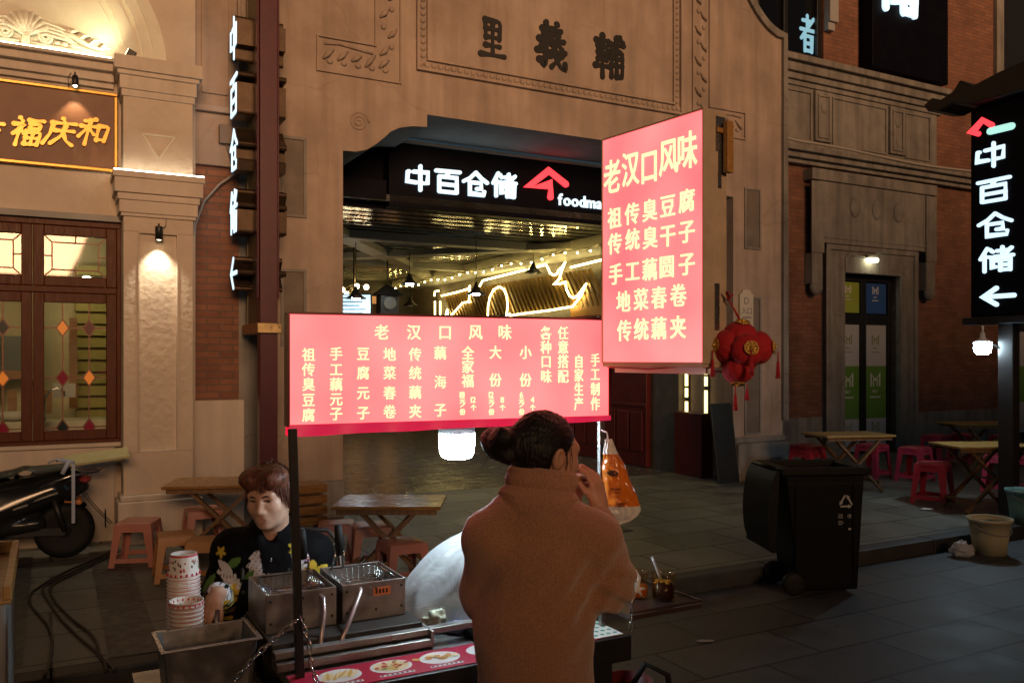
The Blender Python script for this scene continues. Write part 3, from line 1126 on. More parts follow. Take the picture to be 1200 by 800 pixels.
# the lit dining room behind the window
ri = MB()
ri.box(-4.2, 1.19, 11.2, 11.3, 0.12, 3.4)
ri.box(1.10, 1.19, 8.76, 11.2, 0.12, 3.4)
ri.box(-4.3, -4.2, 8.76, 11.2, 0.12, 3.4)
part('interior_wall', ri, mat('interior_cream_wall', (0.62, 0.55, 0.34), 0.7, var=0.15, vscale=2), RB)
ri = MB()
ri.box(-4.2, 1.10, 8.76, 11.2, 3.3, 3.38)
part('interior_ceiling', ri, mat('interior_ceiling', (0.55, 0.52, 0.42), 0.7), RB)
ri = MB()
for i in range(14):
    z = 0.9 + i * 0.14
    ri.box(0.25, 1.08, 11.08, 11.19, z, z + 0.11)
    ri.box(1.03, 1.09, 9.2, 11.0, z, z + 0.11)
part('slat_panel', ri, mat('olive_yellow_slats', (0.42, 0.38, 0.10), 0.5, var=0.2), RB)
ri = MB()
ri.box(-3.6, 0.9, 9.15, 9.6, 0.12, 1.16)
part('counter', ri, mat('pale_counter', (0.62, 0.60, 0.46), 0.4, var=0.1), RB, bev=0.01)
ri = MB()
for x, z, h in ((-0.75, 1.3, 1.2), (-0.12, 1.3, 1.5), (0.22, 1.2, 1.0)):
    ri.box(x - 0.04, x + 0.04, 10.6, 10.68, z, z + h)
ri.box(-0.9, -0.2, 10.5, 10.75, 1.55, 1.62)
for i in range(9):
    ri.box(-1.35 + i * 0.16, -1.27 + i * 0.16, 10.2, 10.26, 1.17, 1.42)
part('interior_joinery', ri, M['wood'], RB)
ri = MB()
ri.tube([(-0.05, 9.25, 1.16), (-0.05, 9.25, 1.38), (0.0, 9.25, 1.45), (0.06, 9.25, 1.47), (0.11, 9.25, 1.43), (0.11, 9.25, 1.38)], 0.013, 8)
part('tap', ri, M['chrome'], RB)
ri = MB()
for x, y, r, h in ((-0.85, 9.35, 0.16, 0.10), (-0.62, 9.38, 0.12, 0.16), (-0.3, 9.4, 0.13, 0.08), (-1.05, 9.4, 0.12, 0.2)):
    ri.lathe([(r * 0.6, 0), (r, h * 0.5), (r * 0.95, h), (r * 0.5, h * 1.05), (0, h * 1.06)], (x, y, 1.165), 16)
ri.box(0.02, 0.22, 9.7, 9.75, 1.36, 1.5)
part('crockery', ri, mat('pale_crockery', (0.6, 0.6, 0.55), 0.3), RB)
ri = MB()
ri.box(-0.95, -0.25, 11.0, 11.06, 1.55, 2.0)
ri.box(-0.6, -0.5, 10.85, 10.9, 1.3, 2.1)
part('wall_cabinet', ri, mat('grey_green_cabinet', (0.2, 0.22, 0.2), 0.5), RB)
for (x, y, z, r, e) in ((0.12, 9.9, 3.12, 0.07, 26), (-1.0, 9.7, 3.12, 0.07, 30), (-2.2, 9.9, 3.12, 0.07, 30), (0.35, 10.6, 2.62, 0.06, 30)):
    ri = MB()
    ri.sphere((x, y, z), (r, r, r * 0.8), 14, 8)
    part('ceiling_lamp', ri, emis('interior_lamp_glow', (1.0, 0.80, 0.46), e), RB)

# ---- shop board with gold brush letters and its lamps
SB = thing('shop_signboard', 'brown signboard with gold brush lettering in a gilt frame on the cream wall', 'sign', (0, 0, 0), TH)
bx0, bx1, bz0, bz1 = -2.3, 0.53, 3.42, 4.13
mb = MB()
mb.box(bx0 + 0.03, bx1 - 0.03, 8.455, 8.495, bz0 + 0.03, bz1 - 0.03)
part('board', mb, M['signbrown'], SB)
mb = MB()
mb.box(bx0, bx1, 8.435, 8.495, bz0, bz0 + 0.03)
mb.box(bx0, bx1, 8.435, 8.495, bz1 - 0.03, bz1)
mb.box(bx0, bx0 + 0.03, 8.435, 8.495, bz0 + 0.032, bz1 - 0.032)
mb.box(bx1 - 0.03, bx1, 8.435, 8.495, bz0 + 0.032, bz1 - 0.032)
part('frame', mb, M['gold'], SB, bev=0.006)
for ch, px in (('吉', -14), ('福', 31), ('庆', 71), ('和', 110)):
    mb = MB()
    s, z = SZ(px, 155, 8.44)
    brush_char(mb, ch, s, z, 0.235, 0.235, 8.453, wt=8.0, depth=0.022, italic=0.25)
    part('gold_character', mb, M['gold'], SB)


def spot(parent, loc_local, target_local, energy, size, col, blend=0.6, r=0.02):
    d = bpy.data.lights.new('lamp_light', 'SPOT')
    d.energy = energy
    d.spot_size = math.radians(size)
    d.spot_blend = blend
    d.color = col
    d.shadow_soft_size = r
    o = bpy.data.objects.new('lamp_light', d)
    C.objects.link(o)
    o.parent = parent
    o.location = loc_local
    v = Vector(target_local) - Vector(loc_local)
    o.rotation_euler = v.to_track_quat('-Z', 'Y').to_euler()
    return o


for i, px in enumerate((88, -42)):
    s, z = SZ(px, 97, 8.37)
    lp = thing('sign_spotlight', 'small black spotlight over the gold lettered brown board' if i == 0 else 'black spotlight at the hidden end of the brown board', 'spotlight', W(s, 8.33, z), TH)
    mb = MB()
    mb.M = Matrix.Rotation(math.radians(-14), 4, 'X')
    mb.lathe([(0.0, 0.05), (0.022, 0.05), (0.026, 0.04), (0.026, -0.045), (0.022, -0.047), (0.022, -0.03), (0.0, -0.03)], (0, 0, 0), 16)
    part('body', mb, M['blackmetal'], lp)
    mb = MB()
    mb.tube([(0, 0.0, 0.05), (0, 0.03, 0.085), (0, 0.11, 0.075), (0, 0.125, 0.05)], 0.007, 6)
    mb.tube([(-0.03, 0.0, 0.0), (-0.05, 0.03, -0.05), (-0.055, 0.06, 0.04), (-0.03, 0.07, 0.09)], 0.003, 6)
    part('bracket', mb, M['blackmetal'], lp)
    mb = MB()
    mb.sphere((0, 0.01, -0.038), (0.019, 0.019, 0.012), 12, 6)
    part('lens', mb, M['warmbulb'], lp)
    spot(lp, (0, 0.012, -0.055), (0, 0.115, -0.40), 11, 74, (1.0, 0.74, 0.44), 0.5)

# LED strips: along the cornice behind the tympanum sill and on the lower capital
mb = MB()
mb.box(-7.9, 0.47, 8.33, 8.345, 4.402, 4.412)
o = part('led_strip', mb, emis('pale_yellow_led', (1.0, 0.92, 0.60), 24.0), None, rotz=TH)
tag(o, 'bright LED strip lying along the cornice under the shell relief', 'light strip')
mb = MB()
mb.box(0.48, 1.225, 8.13, 8.14, 3.387, 3.397)
mb.box(0.48, 0.488, 8.14, 8.4, 3.387, 3.397)
o = part('led_strip', mb, emis('neutral_led', (1.0, 0.93, 0.72), 16.0), None, rotz=TH)
tag(o, 'bright LED strip on the ledge below the triangle moulding', 'light strip')
s, z = SZ(145, 70, 8.2)
lp = thing('floodlight', 'small square black floodlight standing on the upper capital', 'spotlight', W(0.60, 8.30, 4.40), TH)
mb = MB()
mb.M = Matrix.Rotation(math.radians(25), 4, 'Y')
mb.box(-0.035, 0.04, -0.02, 0.05, 0.03, 0.10)
part('body', mb, M['blackmetal'], lp, bev=0.005)
mb = MB()
mb.box(-0.012, 0.022, 0, 0.03, 0.0, 0.04)
part('bracket', mb, M['blackmetal'], lp)
mb = MB()
mb.M = Matrix.Rotation(math.radians(25), 4, 'Y')
mb.box(-0.037, -0.0355, -0.012, 0.042, 0.036, 0.094)
part('lens', mb, M['warmbulb'], lp)
spot(lp, (-0.09, -0.03, 0.075), (-0.55, 0.10, 0.55), 12, 150, (1.0, 0.86, 0.48), 0.8)

lp = thing('wall_spotlight', 'black cylinder spotlight shining down the pilaster panel', 'spotlight', W(0.845, 8.15, 2.86), TH)
mb = MB()
mb.lathe([(0, 0.06), (0.03, 0.06), (0.032, 0.055), (0.032, -0.06), (0.028, -0.06), (0.028, -0.045), (0, -0.045)], (0, 0, 0), 20)
part('body', mb, M['blackmetal'], lp)
mb = MB()
mb.tube([(0, 0.0, 0.055), (0, 0.01, 0.085), (0, 0.055, 0.085)], 0.007, 6)
mb.tube([(0.03, 0.02, 0.05), (0.06, 0.045, 0.07), (0.065, 0.047, 0.13)], 0.003, 6)
part('bracket', mb, M['blackmetal'], lp)
mb = MB()
mb.sphere((0, 0, -0.05), (0.025, 0.025, 0.012), 14, 6)
part('lens', mb, M['warmbulb'], lp)
spot(lp, (0, 0.0, -0.07), (0, 0.10, -0.8), 34, 88, (1.0, 0.86, 0.62), 0.9)

# ---- brick strip between the two buildings, with its conduit and box
BS = thing('brick_wall_strip', 'narrow red brick wall between the cream pilaster and the arch pillar', 'wall', (0, 0, 0), TH)
mb = MB()
mb.box(1.20, 1.62, 8.62, 8.8, 0.12, 3.6)
part('brickwork', mb, M['brick'], BS)
mb = MB()
mb.box(1.20, 1.66, 8.56, 8.618, 0.12, 1.35)
part('base', mb, M['creamsmooth'], BS, bev=0.006)
mb = MB()
mb.box(1.20, 1.90, 8.56, 8.80, 3.602, 4.10)
mb.box(1.20, 1.92, 8.50, 8.80, 4.102, 4.16)
mb.box(1.201, 1.96, 8.62, 8.80, 4.162, 8.5)
mb.box(1.27, 1.52, 8.60, 8.619, 4.3, 8.4)
mb.box(1.60, 1.63, 8.57, 8.619, 4.165, 8.4)
part('stone_band', mb, M['render'], BS, bev=0.006)
mb = MB()
mb.box(1.62, 1.97, 8.64, 8.8, 0.12, 3.6)
part('render_strip', mb, M['greystone'], BS)
mb = MB()
pts = [SZ(px, py, 8.5) for px, py in ((229, 400), (227, 300), (230, 262), (240, 235), (258, 215), (280, 200), (300, 190))]
mb.tube([(s, 8.55, z) for s, z in pts], 0.012, 8)
o = part('wall_cable', mb, mat('grey_cable', (0.3, 0.27, 0.24), 0.5), None, rotz=TH)
tag(o, 'grey cable curving up the brick strip beside the pilaster', 'cable')
mb = MB()
s, z = SZ(264, 160, 8.6)
mb.box(s - 0.07, s + 0.05, 8.5, 8.618, z - 0.09, z + 0.09)
mb.tube([(s, 8.54, z - 0.09), (s + 0.05, 8.54, z - 0.25), (s + 0.12, 8.54, z - 0.33)], 0.012, 6)
o = part('junction_box', mb, mat('grey_box', (0.16, 0.12, 0.10), 0.5), None, rotz=TH, bev=0.006)
tag(o, 'small grey junction box on the brick strip behind the vertical sign', 'box')

# ================================================================== ARCHED GATE BUILDING
GB = thing('gate_building', 'weathered stucco gate front with stepped arch, carved name panel and black brush characters', 'building', (0, 0, 0), TH)
GX0, GX1 = 1.97, 8.92
AL, AR = 2.66, 8.0
ac = (AL + AR) / 2


def arch_half():
    return [(2.66, 3.90), (2.80, 3.905), (2.92, 3.94), (3.02, 4.01), (3.11, 4.09), (3.18, 4.16), (3.28, 4.215), (3.42, 4.25), (3.60, 4.265), (3.60, 4.40)]


ah = arch_half()
opening = [(AL, 0.12)] + ah + [(2 * ac - x, z) for x, z in reversed(ah)] + [(AR, 0.12)]
outline = [(GX0, 0.12), (AL, 0.12)] + opening[1:-1] + [(AR, 0.12), (8.9, 0.12), (8.9, 6.18), (8.78, 6.19), (8.70, 6.22), (8.60, 6.27), (8.50, 6.34), (8.38, 6.45), (8.27, 6.58), (8.18, 6.74), (8.12, 6.95), (8.10, 8.8), (GX0, 8.8)]
mb = MB()
mb.prism(outline, 8.6, 9.6)
part('wall', mb, M['render'], GB)
mb = MB()                                       # grey underside of the arch, 3 mm below the stucco
pts = ah + [(2 * ac - x, z) for x, z in reversed(ah)]
for i in range(len(pts) - 1):
    (x0, z0), (x1, z1) = pts[i], pts[i + 1]
    if abs(x1 - x0) > 0.01:
        mb.add([(x0, 8.603, z0 - 0.003), (x1, 8.603, z1 - 0.003), (x1, 9.6, z1 - 0.003), (x0, 9.6, z0 - 0.003)], [(0, 1, 2, 3)])
part('arch_soffit', mb, M['soffit'], GB, fix=False)
mb = MB()                                       # coping that follows the shoulder of the gable
cop = [(8.9, 0.9), (8.9, 6.18), (8.78, 6.19), (8.70, 6.22), (8.60, 6.27), (8.50, 6.34), (8.38, 6.45), (8.27, 6.58), (8.18, 6.74), (8.12, 6.95), (8.10, 8.8)]
for i in range(len(cop) - 1):
    (x0, z0), (x1, z1) = cop[i], cop[i + 1]
    d = Vector((x1 - x0, z1 - z0)).normalized()
    nx, nz = d.y * 0.07, -d.x * 0.07
    j = Vector((cop[min(i + 2, len(cop) - 1)][0] - x1, cop[min(i + 2, len(cop) - 1)][1] - z1))
    j = j.normalized() if j.length else d
    p = Vector((cop[max(i - 1, 0)][0], cop[max(i - 1, 0)][1]))
    k = (Vector((x0, z0)) - p)
    k = k.normalized() if k.length else d
    a0 = (d + k).normalized()
    a1 = (d + j).normalized()
    q0 = (x0 + a0.y * 0.07, z0 - a0.x * 0.07)
    q1 = (x1 + a1.y * 0.07, z1 - a1.x * 0.07)
    i0 = (x0 - a0.y * 0.03, z0 + a0.x * 0.03)
    i1 = (x1 - a1.y * 0.03, z1 + a1.x * 0.03)
    mb.add([(i0[0], 8.55, i0[1]), (q0[0], 8.55, q0[1]), (q1[0], 8.55, q1[1]), (i1[0], 8.55, i1[1]), (i0[0], 9.9, i0[1]), (q0[0], 9.9, q0[1]), (q1[0], 9.9, q1[1]), (i1[0], 9.9, i1[1])],
           [(0, 1, 2, 3), (1, 5, 6, 2), (0, 3, 7, 4), (4, 7, 6, 5)] + ([(0, 4, 5, 1)] if i == 0 else []))
part('gable_coping', mb, M['greystone'], GB)
# name panel frame with a small leaf moulding
NX0, NX1, NZ0, NZ1 = 3.47, 7.12, 4.86, 6.5


def frame_ring(mb, x0, x1, z0, z1, w, y0, y1):
    mb.box(x0, x1, y0, y1, z0, z0 + w)
    mb.box(x0, x1, y0, y1, z1 - w, z1)
    mb.box(x0, x0 + w, y0, y1, z0 + w + 0.001, z1 - w - 0.001)
    mb.box(x1 - w, x1, y0, y1, z0 + w + 0.001, z1 - w - 0.001)


mb = MB()
frame_ring(mb, NX0, NX1, NZ0, NZ1, 0.035, 8.555, 8.598)
frame_ring(mb, NX0 + 0.12, NX1 - 0.12, NZ0 + 0.12, NZ1 - 0.12, 0.025, 8.565, 8.598)
n = 46
for i in range(n):
    x = NX0 + 0.05 + (NX1 - NX0 - 0.1) * i / (n - 1)
    for z in (NZ0 + 0.078, NZ1 - 0.078):
        mb.sphere((x, 8.595, z), (0.034, 0.022, 0.036), 8, 5)
for i in range(20):
    z = NZ0 + 0.1 + (NZ1 - NZ0 - 0.2) * i / 19
    for x in (NX0 + 0.078, NX1 - 0.078):
        mb.sphere((x, 8.595, z), (0.036, 0.022, 0.034), 8, 5)
part('name_panel_frame', mb, M['render'], GB, bev=0.004)
for ch, px, py, w, h in (('里', 577, 45, 0.34, 0.47), ('義', 646, 55, 0.42, 0.54), ('輔', 714, 68, 0.44, 0.52)):
    mb = MB()
    s, z = SZ(px, py, 8.6)
    brush_char(mb, ch, s, z, w, h, 8.599, wt=8.0, depth=0.012)
    part('brush_character', mb, M['ink'], GB)
# carved corner brackets: an L of framed panels each side
for sgn in (1, -1):
    mb = MB()
    fx = (lambda x: x) if sgn > 0 else (lambda x: 2 * 5.295 - x)

    def bx(x0, x1, y0, y1, z0, z1):
        a, b = sorted((fx(x0), fx(x1)))
        mb.box(a, b, y0, y1, z0, z1)
    bx(2.38, 3.30, 8.575, 8.598, 4.68, 4.70)
    bx(2.38, 2.40, 8.575, 8.598, 4.702, 5.03)
    bx(2.38, 3.02, 8.575, 8.598, 5.032, 5.052)
    bx(3.00, 3.02, 8.575, 8.598, 5.054, 7.2)
    bx(3.28, 3.30, 8.575, 8.598, 4.702, 7.2)
    rr = random.Random(3)
    for k in range(5):
        x = 2.50 + k * 0.15
        mb.tube([(fx(x - 0.05), 8.59, 4.80 + rr.random() * 0.06), (fx(x), 8.578, 4.87), (fx(x + 0.06), 8.588, 4.90 + rr.random() * 0.05)], [0.014, 0.028, 0.01], 8)
        mb.sphere((fx(x + 0.02), 8.592, 4.80), (0.035, 0.02, 0.03), 8, 6)
    mb.tube([(fx(2.46), 8.59, 4.97), (fx(2.62), 8.585, 4.99), (fx(2.8), 8.585, 4.97), (fx(2.98), 8.59, 4.95)], 0.012, 6)
    for k in range(11):
        z = 5.0 + k * 0.2
        x = 3.15 + (0.05 if k % 2 else -0.04)
        mb.tube([(fx(x - 0.05), 8.59, z - 0.05), (fx(x), 8.577, z), (fx(x + 0.05), 8.59, z + 0.06)], [0.012, 0.03, 0.008], 8)
        mb.sphere((fx(3.15 - (0.05 if k % 2 else -0.04)), 8.592, z + 0.06), (0.03, 0.02, 0.032), 8, 6)
    part('carved_bracket', mb, M['render'], GB)
    mb = MB()                                   # spiral scroll over the shoulder of the arch
    sp = []
    for i in range(34):
        a = i / 33 * 2.4 * 2 * PI
        r = 0.01 + 0.10 * (1 - i / 33)
        sp.append((fx(2.83 + r * math.cos(a)), 8.597, 4.22 + r * math.sin(a)))
    mb.tube(sp, 0.011, 6)
    part('scroll', mb, M['render'], GB)
# stone frames of the pillar niches
dark = mat('niche_painted_shade', (0.20, 0.165, 0.135), 0.9, var=0.3)  # flat darker panels, the shade of recessed niches put into the colour
for (x0, x1, z0, z1) in ((2.05, 2.25, 3.20, 3.95), (2.05, 2.25, 1.9, 2.62), (8.22, 8.46, 3.25, 4.02), (8.22, 8.46, 0.75, 2.55)):
    mb = MB()
    frame_ring(mb, x0 - 0.03, x1 + 0.03, z0 - 0.03, z1 + 0.03, 0.03, 8.58, 8.598)
    part('niche_frame', mb, M['greystone'], GB, bev=0.004)
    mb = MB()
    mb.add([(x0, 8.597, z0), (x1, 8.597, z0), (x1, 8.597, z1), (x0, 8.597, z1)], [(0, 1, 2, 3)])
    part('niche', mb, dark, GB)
mb = MB()
mb.box(8.003, 8.93, 8.50, 8.598, 0.12, 0.62)
mb.box(8.003, 8.90, 8.54, 8.598, 0.622, 0.70)
part('pillar_base', mb, M['greystone'], GB, bev=0.015)
mb = MB()
mb.box(2.0, 2.657, 8.53, 8.598, 0.12, 0.5)
part('pillar_base', mb, M['greystone'], GB, bev=0.015)

# ---- passage behind the arch
PS = thing('arcade_passage', 'dark shopping passage inside the arch with glossy slatted ceiling and red joinery', 'passage', (0, 0, 0), TH)
mb = MB()
for i in range(68):
    t0 = 9.62 + i * 0.15
    mb.box(2.2, 8.2, t0, t0 + 0.132, 3.62 + 0.01 * (i % 2), 3.70)
part('ceiling', mb, mat('glossy_dark_ceiling', (0.42, 0.40, 0.33), 0.12, metal=0.8, var=0.4, vscale=3, bump=0.35, bscale=3.5, bdist=0.05, rvar=0.06), PS)
mb = MB()
for t0 in (12.0, 15.4):
    mb.box(2.2, 7.8, t0, t0 + 0.28, 3.50, 3.618)
mb.bar((2.6, 10.5, 3.56), (7.4, 17.5, 3.56), 0.30, 0.10)
mb.bar((2.6, 16.8, 3.545), (7.4, 11.5, 3.545), 0.30, 0.10)
mb.box(7.25, 7.9, 9.7, 19.5, 3.44, 3.617)
part('ceiling_beam', mb, mat('grey_ceiling_beam', (0.36, 0.34, 0.29), 0.5, var=0.2), PS)
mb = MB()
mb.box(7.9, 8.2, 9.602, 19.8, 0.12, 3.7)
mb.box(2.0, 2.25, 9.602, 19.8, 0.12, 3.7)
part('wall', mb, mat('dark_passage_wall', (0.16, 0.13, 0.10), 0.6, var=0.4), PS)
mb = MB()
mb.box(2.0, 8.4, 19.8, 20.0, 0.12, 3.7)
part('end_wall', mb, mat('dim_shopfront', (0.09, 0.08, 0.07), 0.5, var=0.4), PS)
mb = MB()
for x0, x1, z0, z1 in ((6.05, 6.5, 1.2, 3.1), (6.95, 7.25, 1.2, 3.2), (6.5, 6.95, 3.05, 3.25)):
    mb.box(x0, x1, 19.3, 19.4, z0, z1)
part('orange_panel', mb, mat('lit_orange_panel', (0.6, 0.3, 0.12), 0.6, emit=(1.0, 0.45, 0.14), estr=0.35), PS)  # emission stands in for shop light falling on the orange walls
mb = MB()
mb.box(2.26, 7.88, 9.62, 19.7, 0.121, 0.124)
part('floor_tiles', mb, mat('rippled_wet_stone', (0.13, 0.125, 0.12), 0.22, var=0.35, vscale=3, bump=0.5, bscale=3.2, bdist=0.05, stretch=(1, 2.4, 1), rvar=0.08), PS)
red = mat('dark_red_joinery', (0.16, 0.018, 0.016), 0.4, var=0.3, vscale=4)
mb = MB()
for t0, t1 in ((10.25, 11.4), (11.45, 12.6), (12.65, 14.2)):
    mb.box(7.82, 7.898, t0, t1, 0.13, 1.55)
    for k in range(3):
        f0 = t0 + 0.08 + (t1 - t0 - 0.1) * k / 3
        mb.box(7.795, 7.818, f0, f0 + (t1 - t0) / 3 - 0.08, 0.35, 0.95)
    mb.box(7.80, 7.818, t0, t1, 1.02, 1.07)
mb.box(7.80, 7.998, 9.0, 9.58, 0.12, 1.0)
part('red_dado', mb, red, PS, bev=0.006)
mb = MB()
for t0 in (10.3, 11.5, 12.7):
    frame = [(t0, 1.56), (t0 + 1.05, 2.5)]
    for k in range(4):
        mb.box(7.80, 7.88, t0 + k * 0.33, t0 + k * 0.33 + 0.04, 1.56, 2.45)
    for z in (1.56, 1.86, 2.15, 2.42):
        mb.box(7.81, 7.88, t0, t0 + 1.03, z, z + 0.04)
part('lattice_window', mb, red, PS)
mb = MB()                                       # dark tiled roof relief under the neon
for i in range(40):
    t0 = 11.4 + i * 0.15
    mb.bar((7.86, t0, 2.62), (7.80, t0 + 0.35, 3.22), 0.05, 0.05, up=(1, 0, 0))
part('roof_relief', mb, mat('dark_gold_tiles', (0.20, 0.12, 0.035), 0.35, metal=0.3), PS)
mb = MB()
mb.box(7.84, 7.895, 9.7, 12.4, 2.25, 2.82)
part('amber_panel', mb, mat('amber_panel', (0.35, 0.17, 0.03), 0.5), PS)

mb = MB()
for i in range(26):                              # bulbs added to mimic dotted ceiling reflections and brighten the ceiling
    t = 10.4 + i * 0.36
    z = 3.40 - 0.03 * math.sin(i * 1.3)
    mb.sphere((7.16, t, z), 0.012, 8, 6)
part('added_bulb_row', mb, emis('added_bulb_glow', (1.0, 0.72, 0.20), 220.0), PS)
mb = MB()
mb.tube([(7.16, 10.2 + i * 0.36, 3.435) for i in range(28)], 0.006, 5)
part('added_bulb_wire', mb, M['blackmetal'], PS)

# ---- neon roof outline on the passage wall
NE = thing('neon_roof_sign', 'warm neon outline of a traditional tiled roof with round moon gate on the passage wall', 'neon sign', (0, 0, 0), TH)


def NT(px, py, s=7.76):
    a = (px - 600) / 1000
    Z = s / (a * CT + ST)
    return (s, Z * (CT - a * ST), 1.75 + (420 - py) / 1000 * Z)


def ez(p, c):                                   # photo points measured on two enlargements
    return (545 + p[0] / 7.06, 280 + p[1] / 7.06) if c == 2 else (395 + p[0] / 5.71, 240 + p[1] / 5.71)


for c, line in ((2, [(120, 390), (145, 345), (300, 305), (500, 255)]), (2, [(525, 252), (670, 212), (685, 240), (705, 285), (735, 300), (765, 285), (770, 262), (800, 235), (830, 188), (800, 260), (780, 330), (730, 378), (780, 372), (832, 355), (838, 415), (865, 470), (895, 488), (930, 470), (1003, 370), (960, 470), (890, 558), (700, 590), (440, 622), (365, 635), (370, 615)]),
                (2, [(875, 235), (1135, 172)]), (2, [(188, 652), (190, 560), (205, 480), (235, 420), (280, 395), (320, 415), (345, 470), (352, 560), (340, 652)]),
                (1, [(655, 750), (655, 645)]), (1, [(690, 750), (690, 645)]), (1, [(652, 610), (655, 580), (680, 575)]), (1, [(700, 608), (800, 585), (885, 560), (888, 540), (886, 600), (882, 640), (890, 648), (840, 655), (800, 700), (755, 748), (740, 745), (738, 700), (725, 745)])):
    mb = MB()
    mb.tube([NT(*ez(p, c)) for p in line], 0.017, 6)
    part('neon_tube', mb, M['neon'], NE)

# ---- vertical LED strips at the jamb
for k, (t, z0, z1, lab) in enumerate(((9.51, 0.78, 2.2, 'yellow LED strip on the inner edge of the arch jamb'), (9.10, 0.95, 2.2, 'yellow LED strip on the arch jamb nearer the street'))):
    ls = thing('led_strip', lab, 'light strip', W(7.965, t, z0), TH)
    for a, b in ((0, 0.36), (0.42, 0.55), (0.58, z1 - z0)):
        mb = MB()
        mb.box(-0.012, 0.012, -0.02, 0.02, a, b)
        part('strip_segment', mb, emis('yellow_led', (1.0, 0.80, 0.32), 3.0), ls)
    mb = MB()
    mb.box(0.013, 0.034, -0.035, 0.035, -0.03, z1 - z0 + 0.03)
    part('channel', mb, M['blackmetal'], ls)

# ---- black fascia with the lit shop name
FS = thing('fascia_sign', 'black fascia panel under the arch with white lit characters and red arrow logo', 'sign', (0, 0, 0), TH)
mb = MB()
mb.box(3.54, 7.95, 9.62, 9.80, 3.56, 4.33)
part('panel', mb, M['darkpanel'], FS, bev=0.006)
mb = MB()
mb.box(3.50, 7.95, 9.58, 9.82, 4.332, 4.36)
part('top_rail', mb, M['soffit'], FS)
for ch, px, py in (('中', 491, 209), ('百', 525, 213), ('仓', 557, 216), ('储', 591, 217.5)):
    mb = MB()
    s, z = SZ(px, py, 9.6)
    logo_char(mb, ch, s, z, 0.345, 0.305, 9.615, wt=7.5, depth=0.03)
    part('lit_character', mb, M['white_led'], FS)
mb = MB()
P = [SZ(px, py, 9.6) for px, py in ((645, 231), (645, 216), (619, 219), (643, 200), (663, 216))]
ribbon(mb, P, [0.042] * 5, 9.585, 9.615)
part('arrow_logo', mb, M['red_led'], FS)
mb = MB()
s, z = SZ(654, 238, 9.6)
put_line(mb, 'foodmart', s, z - 0.02, 0.21, 9.60, bold=0.022, depth=0.02, sx=1.0)
part('latin_lettering', mb, M['white_led'], FS)
mb = MB()
mb.box(2.66, 3.50, 9.605, 9.75, 3.63, 3.86)
mb.box(2.26, 8.0, 9.84, 9.9, 3.56, 4.38)
o = part('bulkhead', mb, M['darkpanel'], PS)

# ---- lamps and screen in the passage
proto = None
for k, (px, py, t, on, lab) in enumerate(((480, 333, 13.5, 1, 'lit cone pendant lamp hanging mid passage'), (558, 345, 12.0, 1, 'bright cone pendant lamp in front of the neon roof'), (417, 350, 12.5, 1, 'lit cone pendant lamp beside the menu screen'),
                                          (625, 320, 12.5, 0, 'unlit cone pendant lamp in front of the neon tiles'), (481, 358, 17.0, 0, 'unlit cone pendant lamp deep in the passage'))):
    s, z = SZ(px, py, t)
    pl = thing('pendant_lamp', lab, 'pendant lamp', W(s, t, z), TH, 'cone pendant lamps in the passage')
    mb = MB()
    mb.lathe([(0.02, 0.19), (0.03, 0.15), (0.07, 0.07), (0.16, 0.0), (0.155, 0.0), (0.06, 0.07), (0.0, 0.12)], (0, 0, 0), 20)
    part('shade', mb, M['blackmetal'], pl)
    mb = MB()
    mb.tube([(0, 0, 0.19), (0, 0, 3.6 - z)], 0.006, 6)
    part('cord', mb, M['blackmetal'], pl)
    mb = MB()
    mb.sphere((0, 0, 0.01), (0.07, 0.07, 0.03), 12, 6)
    part('bulb', mb, M['bulb'] if on else M['white'], pl)
tv = thing('menu_screen', 'glowing blue white menu screen hanging at the passage side', 'screen', W(*SZ(414, 358, 13.0)[:1], 13.0, SZ(414, 358, 13.0)[1]), TH - 0.5)
mb = MB()
mb.box(-0.29, 0.29, 0.0, 0.05, -0.19, 0.19)
part('casing', mb, M['blackplastic'], tv, bev=0.006)
mb = MB()
mb.box(-0.27, 0.27, -0.004, -0.001, -0.17, 0.17)
part('display', mb, emis('screen_glow', (0.55, 0.80, 1.0), 1.1), tv)
mb = MB()
for i in range(5):
    mb.box(-0.2, 0.2 - 0.05 * (i % 3), -0.007, -0.0045, 0.11 - i * 0.06, 0.13 - i * 0.06)
part('picture', mb, mat('screen_dark_rows', (0.1, 0.12, 0.16), 0.4, emit=(0.12, 0.2, 0.3), estr=0.6), tv)
mb = MB()
mb.tube([(0, 0.05, 0.19), (0, 0.05, 1.3)], 0.012, 6)
part('hanger', mb, M['blackmetal'], tv)
ch = thing('chandelier', 'cluster of small warm globe bulbs above the menu screen', 'chandelier', W(SZ(416, 340, 14)[0], 14, SZ(416, 340, 14)[1]), TH)
mb = MB()
mb.tube([(0, 0, 0.05), (0, 0, 3.6 - SZ(416, 340, 14)[1])], 0.01, 6)
for k, (x, y, z) in enumerate(((-0.22, 0, 0.0), (-0.1, 0.15, -0.06), (0, -0.1, 0.06), (0.06, 0.1, -0.03), (0.2, 0, 0.06), (-0.14, -0.1, -0.14))):
    mb.tube([(0, 0, 0.12), (x, y, z)], 0.005, 6)
part('arms', mb, M['brass'], ch)
for k, (x, y, z) in enumerate(((-0.22, 0, 0.0), (-0.1, 0.15, -0.06), (0, -0.1, 0.06), (0.06, 0.1, -0.03), (0.2, 0, 0.06), (-0.14, -0.1, -0.14))):
    mb = MB()
    mb.sphere((x, y, z), 0.045, 10, 8)
    part('bulb', mb, M['warmbulb'], ch)
ln = thing('lantern_clock', 'dark house shaped lantern with round dial hanging in the passage', 'lantern', W(SZ(454, 357, 14.5)[0], 14.5, SZ(454, 357, 14.5)[1]), TH)
mb = MB()
mb.box(-0.17, 0.17, -0.12, 0.12, -0.32, 0.16)
